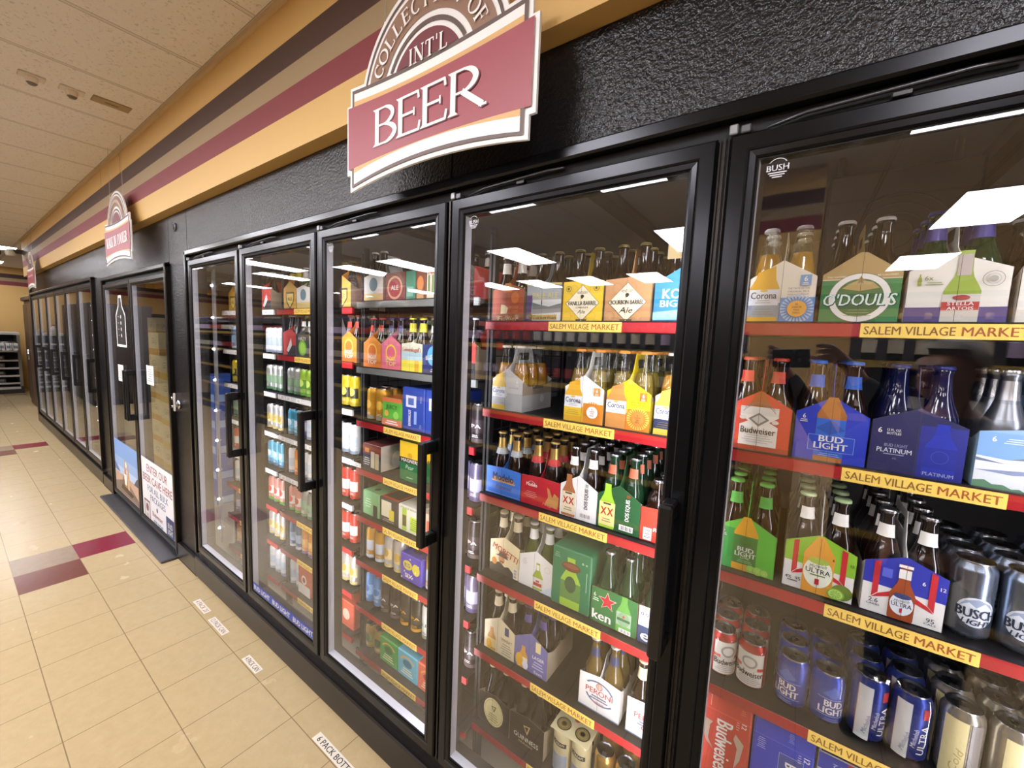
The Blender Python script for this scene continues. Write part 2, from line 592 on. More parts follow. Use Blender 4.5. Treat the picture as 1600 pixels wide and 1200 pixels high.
struct(b.build('wall_south'))
b = MB(); b.box((-11.5, 3.0, 0), (XR, 3.1, CZ), M('#3b3a3c', 0.7)); b.box((XL, 3.0, 0), (-11.5, 3.1, CZ), SOFFIT)
struct(b.build('wall_north'))
# bulkhead over the coolers
b = MB()
b.box((-10.7, -0.04, 2.446), (XR, 0.3, CZ), SOFFIT)
struct(b.build('wall_bulkhead'))
b = MB()
for x in (-10.7 + 0.55 * i for i in range(28)):
    b.box((x, -0.058, CZ - 0.022), (x + 0.549, -0.04, CZ - 0.0005), M('#c3aa86', 0.6))
struct(b.build('trim_1'))
b = MB()
for x in (-4.42, -5.05):
    b.box((x, -0.0404, 2.875), (x + 0.006, -0.0401, CZ - 0.02), M('#6d5730', 0.7))
struct(b.build('trim_5'))

# black cooler front: header, piers, end
b = MB()
FY = 0.02
seams = [-10.62, -8.6, -7.3, -5.90]
def panel(x0, x1, z0, z1):
    b.bbox((x0 + 0.0015, FY, z0), (x1 - 0.0015, FY + 0.08, z1), PEBBLE, 0.002)
for x0, x1 in zip(seams[:-1], seams[1:]):
    panel(x0, x1, 2.18, 2.446)
panel(-5.90, -5.49, 0.0, 2.446)
panel(-5.49, -3.59, 2.145, 2.446)
panel(-3.59, -3.24, 0.0, 2.446)
panel(-3.24, -0.93, 2.18, 2.446)
panel(-0.93, 1.40, 2.18, 2.446)
panel(1.40, XR, 0.0, 2.446)
b.box((-10.62, 0.103, 2.3), (XR, 0.11, 2.446), GASKET)
b.bbox((-10.72, 0.0, 0.0), (-10.60, 2.9, 2.446), BLACK_AL2, 0.003)
struct(b.build('wall_cooler'))

# base under the doors
b = MB()
for x0, x1 in ((-10.6, -5.89), (-3.24, 1.40)):
    b.bbox((x0, -0.006, 0.012), (x1, 0.06, 0.150), BLACK_AL2, 0.006)
    b.box((x0, 0.02, 0.150), (x1, 0.06, 0.188), BLACK_AL2)
    b.box((x0, 0.004, 0.0), (x1, 0.05, 0.012), GASKET)
for x0, x1 in ((-5.89, -5.46), (-3.62, -3.24)):
    b.bbox((x0, -0.004, 0.012), (x1, 0.02, 0.13), BLACK_AL2, 0.004)
    b.box((x0, 0.0, 0.0), (x1, 0.02, 0.012), GASKET)
b.bbox((-5.5, -0.10, 0.0), (-3.6, 0.05, 0.018), mat_brushed('steel_threshold', '#6d6c70', 0.3, 0.9), 0.008)
struct(b.build('baseboard_north'))

# interior of the walk-in
b = MB(); b.box((-10.6, 0.06, -0.02), (XR, 3.0, 0.004), M('#a39a88', 0.6))
struct(b.build('floor_inner'))
b = MB(); b.box((-10.6, 0.11, 2.56), (XR, 3.0, 2.6), M('#8f8d90', 0.7))
for x in (-9.0, -7.4, -5.8, -4.2, -2.6, -1.02, 0.55):
    b.box((x, 0.3, 2.50), (x + 0.1, 3.0, 2.56), M('#4b4749', 0.6))
struct(b.build('ceiling_inner'))
b = MB(); b.box((1.42, 0.11, 0), (1.46, 3.0, 2.56), M('#3b3a3c', 0.7))
struct(b.build('wall_inner'))

# frames around the door banks and mullions between the doors
def frame_bank(name, x0, x1, zb, zt, mull, trim_mat=BLACK_AL):
    b = MB()
    b.bbox((x0 - 0.035, -0.008, zt + 0.032), (x1 + 0.035, 0.03, zt + 0.064), trim_mat, 0.005)
    b.box((x0 - 0.03, 0.022, zt - 0.01), (x1 + 0.03, 0.11, zt + 0.04), GASKET)
    b.bbox((x0 - 0.035, -0.008, zb - 0.02), (x0 - 0.010, 0.03, zt + 0.06), trim_mat, 0.005)
    b.bbox((x1 + 0.010, -0.008, zb - 0.02), (x1 + 0.035, 0.03, zt + 0.06), trim_mat, 0.005)
    b.box((x0 - 0.03, 0.024, zb - 0.02), (x0 + 0.004, 0.10, zt), GASKET)
    b.box((x1 - 0.004, 0.024, zb - 0.02), (x1 + 0.03, 0.10, zt), GASKET)
    b.box((x0, 0.036, zb - 0.02), (x1, 0.10, zb + 0.012), GASKET)
    for x in mull:
        b.box((x - 0.026, 0.038, zb - 0.01), (x + 0.026, 0.10, zt), BLACK_PL)
        b.box((x - 0.011, 0.014, zb - 0.01), (x + 0.011, 0.038, zt + 0.0), GASKET)
        b.box((x - 0.0025, 0.006, zb), (x + 0.0025, 0.02, zt), BLACK_AL2)
        b.box((x - 0.0085, 0.010, zb), (x - 0.0065, 0.02, zt), BLACK_AL2)
        b.box((x + 0.0065, 0.010, zb), (x + 0.0085, 0.02, zt), BLACK_AL2)
    return struct(b.build(name))
PITCH, DW = 0.7585, 0.735
DX = {'A': -0.1485}
for i, k in enumerate('BCDE'):
    DX[k] = -0.1485 - PITCH * (i + 1)
DX['F'] = -0.1485 + PITCH
ZB, ZT = 0.205, 2.118
frame_bank('trim_2', DX['E'], DX['F'] + DW, ZB, ZT, [DX[k] - 0.01175 for k in 'FABCD'])
FARX = [-10.480 + 0.7605 * i for i in range(6)]
frame_bank('trim_3', FARX[0], FARX[5] + DW, 0.19, 2.112, [x - 0.0128 for x in FARX[1:]], BLACK_AL2)
WD = 0.905
frame_bank('trim_4', -5.452, -3.628, 0.05, 2.075, [-4.54], BLACK_AL2)

# ------------------------------------------------------------------ glass doors
def ring(b, x0, z0, x1, z1, prof, mats):
    n = len(prof)
    vs = []
    for ins, y in prof:
        vs += [(x0 + ins, y, z0 + ins), (x1 - ins, y, z0 + ins), (x1 - ins, y, z1 - ins), (x0 + ins, y, z1 - ins)]
    for j in range(n - 1):
        b.add([vs[j * 4 + k] for k in range(4)] + [vs[j * 4 + 4 + k] for k in range(4)],
              [(k, (k + 1) % 4, 4 + (k + 1) % 4, 4 + k) for k in (0, 1, 3)], mats[j])
        b.add([vs[j * 4 + k] for k in range(4)] + [vs[j * 4 + 4 + k] for k in range(4)], [(2, 3, 7, 6)], BLACK_AL if mats[j] is GREYSTRIP else mats[j])
def door_frame_mesh(w, h, fr, fm):
    def make():
        b = MB()
        prof = [(0.0, 0.034), (0.0, 0.005), (0.004, 0.0), (0.030, 0.0), (0.033, 0.0035), (0.036, 0.0015), (fr - 0.004, 0.003), (fr, 0.005), (fr, 0.008), (fr + 0.003, 0.008), (fr + 0.003, 0.036), (0.0, 0.036)]
        ring(b, 0, 0, w, h, prof, [fm, fm, fm, GASKET, fm, fm, fm, GASKET, GASKET, GREYSTRIP, GASKET])
        return b.mesh('door_frame')
    return cached(('df', w, h, fr, fm.name), make)
def pane_mesh(w, h, fr):
    def make():
        b = MB(); b.box((fr - 0.002, 0.009, fr - 0.002), (w - fr + 0.002, 0.021, h - fr + 0.002), GLASS)
        return b.mesh('glass_pane')
    return cached(('gp', w, h, fr), make)
def handle_mesh(z0, z1):
    def make():
        b = MB()
        b.bbox((-0.015, -0.062, z0), (0.015, -0.040, z1), BLACK_PL, 0.005)
        for a, c in ((z0, z0 + 0.04), (z1 - 0.04, z1)):
            b.bbox((-0.014, -0.045, a), (0.014, 0.001, c), BLACK_PL, 0.004)
        return b.mesh('door_handle')
    return cached(('hd', z0, z1), make)
def logo_mesh():
    def make():
        b = MB(); a = Art(b, face_y(0.0088), step=0.0001)
        W = M('#c9cbd0', 0.5)
        a.text('BUSH', 0, 0.004, 0.036, 0.011, W, bold=0.02)
        for i, ww in enumerate((0.030, 0.024, 0.016)):
            a.rect(-ww / 2, -0.006 - i * 0.004, ww / 2, -0.004 - i * 0.004, W)
        a.ring(0, 0.004, 0.016, 0.0172, W, a0=35, a1=145, n=8)
        return b.mesh('etched_logo')
    return cached('bush', make)
def closer_mesh(w):
    def make():
        b = MB()
        b.tube([(0.06, 0.012, 0.005), (0.12, 0.010, 0.016), (0.33, 0.008, 0.022), (0.38, 0.010, 0.020)], 0.0035, M('#5a5a5e', 0.35, 0.8), 6)
        b.bbox((0.235, 0.004, 0.003), (0.262, 0.018, 0.013), BLACK_PL, 0.002)
        return b.mesh('closer_arm')
    return cached('closer', make)
def hinge_mesh():
    def make():
        b = MB()
        b.bbox((-0.004, -0.002, 0.001), (0.012, 0.02, 0.020), M('#8a8b8e', 0.4, 0.5), 0.002)
        b.bbox((0.016, 0.000, 0.001), (0.034, 0.02, 0.016), M('#5d5d60', 0.4, 0.5), 0.002)
        return b.mesh('hinge_block')
    return cached('hinge', make)

def cooler_door(x, zb, zt, label, group, w=DW, fr=0.05, fm=BLACK_AL, hside=1, hz=(0.80, 1.155), logo=True, small=False):
    h = zt - zb
    t = thing('cooler_door', label, 'glass door', (x, 0, zb), 0, group)
    put('door_frame', door_frame_mesh(w, h, fr, fm), t)
    put('glass_pane', pane_mesh(w, h, fr), t)
    hx = w - 0.028 if hside > 0 else 0.028
    put('door_handle', handle_mesh(*hz), t, (hx, 0, 0))
    if not small:
        put('closer_arm', closer_mesh(w), t, (0, 0, h))
        put('hinge_block', hinge_mesh(), t, (0, 0, h))
    if logo:
        put('etched_logo', logo_mesh(), t, (fr + 0.034, 0, h - fr - 0.028))
    return t
G1 = 'glass doors of the bottle and can cooler'
dA = cooler_door(DX['A'], ZB, ZT, 'black framed glass cooler door in front of the blue and red six-packs and silver cans', G1)
dB = cooler_door(DX['B'], ZB, ZT, 'black framed glass cooler door under the large hanging sign, cream tag inside', G1)
dC = cooler_door(DX['C'], ZB, ZT, 'black framed glass cooler door before the yellow-green carton and purple box', G1)
dD = cooler_door(DX['D'], ZB, ZT, 'black framed glass cooler door with a blue lettered strip along its bottom', G1)
dE = cooler_door(DX['E'], ZB, ZT, 'narrow looking glass cooler door beside the pier, last of the bottle cooler bank', G1, logo=False)
dF = cooler_door(DX['F'], ZB, ZT, 'black framed glass cooler door at the right edge, past the silver cans', G1)
b = MB(); a = Art(b, face_y(0.0086), step=0.0001)
a.rect(0.052, 0.0, 0.690, 0.052, M('#1c3c9c', 0.4))
for i in range(3):
    a.text('BUD LIGHT', 0.155 + 0.215 * i, 0.027, 0.185, 0.026, WHITE, bold=0.03)
o = b.build('lettered_strip', dD, (0, 0, 0.047)); o['label'] = 'blue strip with white lettering'
b = MB(); b.bbox((0.648, 0.024, 1.688), (0.682, 0.026, 1.748), M('#e6d3a0', 0.7), 0.0006)
a = Art(b, face_y(0.0239), step=0.0001); a.lines(0.665, 1.725, 0.016, 2, 0.008, M('#a8946a', 0.7), 0.0016)
o = b.build('paper_tag', dB); o['label'] = 'cream paper tag stuck inside the glass'

far_words = ['at the far end of the row', 'second from the far end', 'third from the far end', 'third from the walk-in pier', 'next but one to the walk-in pier', 'right beside the walk-in pier']
for x, wds in zip(FARX, far_words):
    cooler_door(x, 0.19, 2.112, 'dark mirror-like glass cooler door of the distant bank, ' + wds, 'far cooler doors', fm=BLACK_AL2, logo=False, small=True, hz=(0.80, 1.155))

w1 = cooler_door(-5.452, 0.05, 2.075, 'walk-in glass door with blue sky poster at its foot and small white note', 'walk-in cooler doors', w=WD, fr=0.045, fm=BLACK_AL2, logo=False, small=True, hz=(0.86, 1.28))
w2 = cooler_door(-4.533, 0.05, 2.075, 'walk-in glass door with white lettered poster at its foot and small white note', 'walk-in cooler doors', w=WD, fr=0.045, fm=BLACK_AL2, hside=-1, logo=False, small=True, hz=(0.86, 1.28))
# posters on the walk-in doors
b = MB(); a = Art(b, face_y(0.0086), step=0.0001)
x0, x1 = 0.05, 0.855
SKY1, SKY2, SAND, DECK = M('#7fa3d8', 0.5), M('#b9cdea', 0.5), M('#c7a58f', 0.6), M('#8a7767', 0.6)
a.rect(x0, 0.05, x1, 0.56, SKY1); a.rect(x0, 0.05, x1, 0.40, M('#98b4de', 0.5)); a.rect(x0, 0.05, x1, 0.31, SKY2); a.rect(x0, 0.05, x1, 0.24, SAND)
a.poly([(x0, 0.05), (x1, 0.05), (x1, 0.10), (0.45, 0.22), (x0, 0.13)], DECK)
a.poly([(x0, 0.25), (0.25, 0.25), (0.12, 0.31), (x0, 0.33)], M('#6d7ba0', 0.6)); a.poly([(0.7, 0.23), (x1, 0.23), (x1, 0.32), (0.78, 0.29)], M('#5b5a68', 0.6))
a.bottle(0.42, 0.13, 0.27, M('#c98a3c', 0.4), PAPER); a.bottle(0.52, 0.11, 0.26, M('#d79a4c', 0.4), M('#c9b08a', 0.5)); a.bottle(0.33, 0.12, 0.13, M('#6b4a33', 0.4)); a.disc(0.45, 0.36, 0.03, M('#f4e8c4', 0.5))
a.poly([(0.25, 0.10), (0.62, 0.08), (0.68, 0.12), (0.3, 0.15)], M('#5d4636', 0.6))
o = b.build('poster', w1); o['label'] = 'photo poster of bottles on a table under blue sky'
b = MB(); a = Art(b, face_y(0.0086), step=0.0001)
MAR, NAV = M('#8c2f3c', 0.5), M('#46608f', 0.5)
a.rect(0.05, 0.005, 0.855, 0.56, M('#e9e9ec', 0.5))
a.text('ENTER OUR', 0.46, 0.485, 0.52, 0.065, MAR, bold=0.02); a.text('BEER CAVE HERE', 0.455, 0.395, 0.74, 0.065, MAR, bold=0.02)
a.text('FOR ALL BULK', 0.46, 0.315, 0.52, 0.052, NAV, bold=0.02); a.text('PACKAGES', 0.46, 0.245, 0.38, 0.052, NAV, bold=0.02)
a.rect(0.09, 0.02, 0.25, 0.20, M('#7a4a48', 0.5)); a.rect(0.105, 0.035, 0.235, 0.185, M('#dad6d8', 0.5)); a.disc(0.17, 0.135, 0.035, M('#7a4a48', 0.5)); a.lines(0.17, 0.075, 0.09, 3, 0.014, M('#7a4a48', 0.5), 0.005)
a.text('Budweiser', 0.44, 0.12, 0.26, 0.04, M('#9a5158', 0.5)); a.disc(0.44, 0.175, 0.02, M('#6f7480', 0.5)); a.text('BUD LIGHT', 0.46, 0.055, 0.24, 0.035, NAV, bold=0.03)
a.rect(0.66, 0.02, 0.84, 0.20, M('#33466f', 0.5)); a.text('BUD', 0.75, 0.135, 0.11, 0.04, WHITE, bold=0.03); a.text('LIGHT', 0.75, 0.085, 0.12, 0.04, WHITE, bold=0.03)
o = b.build('poster', w2); o['label'] = 'white poster with red and blue capitals'
for d, x, z in ((w1, 0.46, 1.22), (w2, 0.42, 1.27)):
    b = MB(); a = Art(b, face_y(0.0086), step=0.0001)
    a.rect(x - 0.09, z - 0.075, x + 0.09, z + 0.075, PAPER); a.lines(x, z + 0.045, 0.12, 6, 0.018, M('#8a8a8e', 0.6), 0.006)
    b.build('paper_note', d)
b = MB(); a = Art(b, face_y(0.0086), step=0.0001)
K = M('#1b191a', 0.5); x, z = 0.55, 1.62
a.poly([(x - 0.16, z - 0.16), (x + 0.16, z - 0.16), (x + 0.16, z + 0.12), (x + 0.07, z + 0.20), (x + 0.05, z + 0.29), (x - 0.05, z + 0.29), (x - 0.07, z + 0.20), (x - 0.16, z + 0.12)], WHITE)
a.poly([(x - 0.14, z - 0.14), (x + 0.14, z - 0.14), (x + 0.14, z + 0.11), (x + 0.05, z + 0.19), (x + 0.035, z + 0.27), (x - 0.035, z + 0.27), (x - 0.05, z + 0.19), (x - 0.14, z + 0.11)], K)
for i in range(4):
    a.disc(x + 0.01, z - 0.06 + i * 0.055, 0.016, M('#d8cfc0', 0.5), n=10)
    a.lines(x - 0.07, z - 0.06 + i * 0.055, 0.06, 1, 0.1, M('#a79c8c', 0.5), 0.008)
o = b.build('hanging_card', w1); o['label'] = 'black bottle-shaped card with white border'

# ------------------------------------------------------------------ lights of the place
DIFF = mat_emit('troffer_diffuser', '#f8f7fd', TROFFER_E)
def troffer(x, y, label, sx=0.60, sy=1.21):
    t = thing('ceiling_light', label, 'ceiling light', (x, y, CZ), 0, 'recessed ceiling lights')
    def mf():
        b = MB(); W = M('#d9d3c8', 0.5); fw = 0.022
        for a_, c_ in (((-sx / 2, -sy / 2), (sx / 2, -sy / 2 + fw)), ((-sx / 2, sy / 2 - fw), (sx / 2, sy / 2)), ((-sx / 2, -sy / 2 + fw), (-sx / 2 + fw, sy / 2 - fw)), ((sx / 2 - fw, -sy / 2 + fw), (sx / 2, sy / 2 - fw))):
            b.box((a_[0], a_[1], -0.012), (c_[0], c_[1], 0.0), W)
        return b.mesh('frame')
    def md():
        b = MB(); b.box((-sx / 2 + 0.022, -sy / 2 + 0.022, -0.008), (sx / 2 - 0.022, sy / 2 - 0.022, -0.001), DIFF)
        return b.mesh('diffuser')
    put('frame', cached(('tf', sx, sy), mf), t); put('diffuser', cached(('td', sx, sy), md), t)
for x, y in ((-3.65, -4.4), (-1.2, -4.4), (1.25, -4.4), (3.0, -4.4), (-6.0, -4.2), (-7.4, -4.2), (-8.9, -3.1), (-10.2, -3.9), (-13.4, -4.4)):
    troffer(x, y, 'recessed ceiling light panel over the middle aisle, reflected in the glass doors')
for i, x in enumerate((-1.2, -2.43, -3.66, -4.88, -6.1, 1.25, -9.0, -12.0)):
    troffer(x, -6.95, 'recessed ceiling light panel over the far aisle, reflected in the glass doors')
troffer(-12.1, -0.35, 'bright ceiling light panel beyond the end of the bulkhead', 0.6, 0.75)
troffer(-15.1, -0.25, 'bright ceiling light panel close to the yellow end wall', 0.6, 0.6)
for x, wds in ((-11.0, 'farthest along the cooler aisle'), (-8.6, 'before the distant door bank'), (-6.1, 'beyond the walk-in doors'), (-4.9, 'before the walk-in doors'), (-3.70, 'fourth from the photographer'), (-2.48, 'third from the photographer'), (-1.25, 'opposite the large hanging sign'), (0.70, 'nearest the photographer')):
    troffer(x, -1.90, 'recessed light panel over the cooler aisle, ' + wds)

def led_strip(x, zb, zt, strength, label, face=-1, y=0.048, dots=False, n=11):
    t = thing('led_strip_light', label, 'light', (x, y, zb), 0, 'LED strips behind the mullions')
    h = zt - zb
    b = MB(); b.box((-0.016, 0.0, 0.0), (0.016, 0.012, h), M('#9a9a9e', 0.4)); b.build('housing', t)
    e = mat_emit('led_%d_%d' % (int(strength), int(dots)), '#f4f3ff', strength)
    if dots:
        def dot():
            b = MB(); b.lathe([(0.0001, -0.006), (0.006, -0.005), (0.009, 0.0), (0.006, 0.005), (0.0001, 0.006)], e, 8); return b.mesh('led')
        for i in range(n):
            put('led', cached(('dot', e.name), dot), t, (0.0, -0.003, h * (i + 0.5) / n))
        return
    b = MB()
    b.box((0.0165 if face > 0 else -0.0215, 0.0, 0.02), (0.0215 if face > 0 else -0.0165, 0.016, h - 0.02), e)
    b.box((-0.012, 0.0122, 0.02), (0.012, 0.016, h - 0.02), e)
    b.build('lens', t)
ZL0, ZL1 = 0.24, 2.08
for k, s in (('F', 0.75), ('A', 0.95), ('B', 1.0), ('C', 0.7), ('D', 0.5)):
    nxt = {'F': 'silver cans', 'A': 'blue carriers', 'B': 'purple box', 'C': 'tall slim cans', 'D': 'narrow door'}[k]
    led_strip(DX[k] - 0.01175 - 0.044, ZL0, ZL1, LED_E * s, 'white LED strip behind the mullion at the right of the ' + {'F': 'bay with silver cans', 'A': 'bay with gold-capped bottles', 'B': 'bay with the purple box', 'C': 'bay with tall slim cans', 'D': 'narrow end bay'}[k])
led_strip(-3.135, ZL0, ZL1, 30.0, 'dotted LED strip at the pier side of the narrow end bay', y=0.115, dots=True, n=9)
led_strip(-3.65, 0.15, 2.0, 30.0, 'added LED fill strip hidden at the pier side of the walk-in doorway', y=0.06)  # added fill light hidden by the pier, brightens the stacked cases
led_strip(-5.10, 0.2, 2.0, 45.0, 'dotted LED strip inside the walk-in door with the sky poster', y=0.13, dots=True, n=9)
led_strip(FARX[5] + 0.62, 0.3, 2.0, 60.0, 'dotted LED strip in the distant bank, beside the walk-in pier', y=0.12, dots=True, n=12)
led_strip(FARX[4] + 0.64, 0.3, 2.0, 50.0, 'dotted LED strip in the distant bank, second from the pier', y=0.12, dots=True, n=10)
# added fill lamps shaped as tube battens, out of view, brightening the walk-in
TUBE = mat_emit('fill_batten_tube', '#eef2ff', 14.0)
def fill_batten(x, y, label, L=0.6):
    t = thing('fill_batten_light', label, 'light', (x, y, 2.46))
    b = MB(); b.bbox((-L, -0.03, -0.035), (L, 0.03, 0.0), WHITE, 0.005)
    for s in (-L + 0.05, L - 0.09):
        b.box((s, -0.006, 0.0), (s + 0.04, 0.006, 0.0385), WHITE)
    b.build('housing', t)
    b = MB(); b.tube([(-L + 0.03, 0, -0.062), (L - 0.03, 0, -0.062)], 0.013, TUBE, 10); b.build('tube', t)
    for s in (-L + 0.01, L - 0.03):
        b = MB(); b.bbox((s, -0.014, -0.078), (s + 0.02, 0.014, -0.035), WHITE, 0.002); b.build('lamp_holder', t)
fill_batten(-6.3, 0.75, 'added tube fill light under the walk-in ceiling above the yellow cases')
fill_batten(-2.0, 0.45, 'added tube fill light inside the cooler above the carton and slim can bays')
fill_batten(-0.55, 0.45, 'added tube fill light inside the cooler above the gold-capped bottles')

# ------------------------------------------------------------------ hanging signs
SW, SD = M('#e9e6e2', 0.45), M('#5d4a44', 0.5)
STAN, SRED, SMAR, SBRN = M('#d0a468', 0.5), M('#963f49', 0.45), M('#6e2a30', 0.5), M('#8b6a54', 0.5)
# serif capitals as strokes: (x0,y0,x1,y1,weight) or ('arc',cx,cy,rx,ry,a0,a1,thick at sides)
def serif(art, ch, u, v, w, h, mat):
    T, t = 0.17 * h, 0.055 * h
    P = lambda x, y: (u + (x - 0.5) * w, v + (y - 0.5) * h)
    nudge = [0]
    def hold():
        nudge[0] += 1; k = art.k; art.k = k + 0.03 * nudge[0]; return k
    def bar(x0, y0, x1, y1, wt):
        (ax, ay), (bx, by) = P(x0, y0), P(x1, y1)
        dx, dy = bx - ax, by - ay; L = math.hypot(dx, dy) or 1e-6
        nx, ny = -dy / L * wt / 2, dx / L * wt / 2
        k = hold(); art.poly([(ax + nx, ay + ny), (ax - nx, ay - ny), (bx - nx, by - ny), (bx + nx, by + ny)], mat); art.k = k
    def ser(x, y, wd=0.36):
        (ax, ay) = P(x, y); k = hold()
        s = 1 if y < 0.5 else -1
        art.poly([(ax - wd * h / 2, ay), (ax + wd * h / 2, ay), (ax + T * 0.5, ay + s * 0.075 * h), (ax - T * 0.5, ay + s * 0.075 * h)][::s], mat); art.k = k
    def arc(cx, cy, rx, ry, a0, a1, th=T, tn=t):
        n = 16; vs = []; (ax, ay) = P(cx, cy); rx *= w; ry *= h
        for i in range(n + 1):
            a = math.radians(a0 + (a1 - a0) * i / n); c, s = math.cos(a), math.sin(a)
            ww = tn + (th - tn) * abs(c)
            vs += [(ax + rx * c, ay + ry * s), (ax + (rx - ww) * c, ay + (ry - ww) * s)]
        nudge[0] += 1; l = (art.k + 0.03 * nudge[0]) * art.st
        fs = [(2 * i, 2 * i + 1, 2 * i + 3, 2 * i + 2) for i in range(n)]
        if a1 > a0:
            fs = [f[::-1] for f in fs]
        art.mb.add([art.fn(p, q, l) for p, q in vs], fs, mat)
    if ch in 'BRIELFKT' or ch == 'N':
        sx = {'T': 0.5, 'I': 0.5, 'N': 0.14}.get(ch, 0.2)
        bar(sx, 0, sx, 1, T if ch != 'N' else t * 1.3); ser(sx, 0); ser(sx, 1)
    if ch in 'EF':
        bar(0.2, 0.97, 0.92, 0.97, t * 1.2); bar(0.2, 0.52, 0.75, 0.52, t * 1.2); bar(0.9, 0.98, 0.93, 0.80, t * 1.4); bar(0.75, 0.62, 0.75, 0.42, t)
    if ch in 'EL':
        bar(0.2, 0.03, 0.95, 0.03, t * 1.2); bar(0.93, 0.02, 0.98, 0.24, t * 1.4)
    if ch == 'T':
        bar(0.05, 0.97, 0.95, 0.97, t * 1.3); bar(0.06, 0.98, 0.06, 0.78, t * 1.3); bar(0.94, 0.98, 0.94, 0.78, t * 1.3)
    if ch == 'B':
        bar(0.2, 0.97, 0.5, 0.97, t); bar(0.2, 0.53, 0.5, 0.53, t); bar(0.2, 0.03, 0.5, 0.03, t)
        arc(0.5, 0.75, 0.36, 0.25, -90, 90, T * 0.9); arc(0.5, 0.27, 0.45, 0.275, -90, 90, T)
    if ch == 'R':
        bar(0.2, 0.97, 0.5, 0.97, t); bar(0.2, 0.47, 0.5, 0.47, t); arc(0.5, 0.72, 0.38, 0.275, -90, 90, T); bar(0.45, 0.48, 1.0, 0.02, T * 0.85); bar(0.9, 0.02, 1.1, 0.02, t)
    if ch == 'K':
        bar(0.25, 0.45, 0.85, 0.98, t * 1.3); bar(0.42, 0.6, 0.95, 0.02, T * 0.9); ser(0.86, 1, 0.28); ser(0.95, 0, 0.32)
    if ch == 'N':
        bar(0.14, 0.98, 0.86, 0.02, T); bar(0.86, 0, 0.86, 1, t * 1.3); ser(0.86, 1, 0.28)
    if ch == 'O':
        arc(0.5, 0.5, 0.5, 0.52, 0, 360)
    if ch == 'C':
        arc(0.55, 0.5, 0.52, 0.52, 50, 310); bar(0.9, 0.97, 0.9, 0.72, t)
    if ch == 'A':
        bar(0.5, 1.0, 0.08, 0, t * 1.3); bar(0.48, 1.0, 0.92, 0, T); bar(0.25, 0.36, 0.75, 0.36, t); ser(0.08, 0, 0.28); ser(0.92, 0)
    if ch == 'W':
        bar(0.0, 1, 0.27, 0, T * 0.9); bar(0.27, 0, 0.5, 0.95, t); bar(0.42, 1, 0.72, 0, T * 0.9); bar(0.72, 0, 1.0, 1, t); ser(0.0, 1); ser(0.42, 1); ser(1.0, 1, 0.28)
    if ch == "'":
        bar(0.5, 1.05, 0.45, 0.74, t * 1.6)
    if ch == 'G':
        arc(0.55, 0.5, 0.52, 0.52, 50, 330); bar(0.95, 0.02, 0.95, 0.42, T * 0.8); bar(0.75, 0.42, 1.1, 0.42, t)
    if ch == 'S':
        arc(0.5, 0.74, 0.36, 0.26, 30, 270, T * 0.8); arc(0.5, 0.26, 0.40, 0.27, -150, 90, T * 0.8)
    art.k += 1
SWID = {'I': 0.36, "'": 0.2, 'O': 0.98, 'N': 0.95, 'W': 1.15, 'A': 0.9, 'K': 0.85, ' ': 0.45, 'R': 0.85, 'C': 0.85, 'T': 0.8, 'B': 0.72, 'E': 0.66, 'L': 0.66, 'F': 0.62, 'G': 0.95, 'S': 0.6}
def serif_line(art, s, u, v, w, h, mat, gap=0.16):
    tot = sum(SWID[c] for c in s) + gap * (len(s) - 1)
    k = w / tot; x = u - w / 2
    for c in s:
        if c != ' ':
            serif(art, c, x + SWID[c] * k / 2, v, SWID[c] * k, h, mat)
        x += (SWID[c] + gap) * k

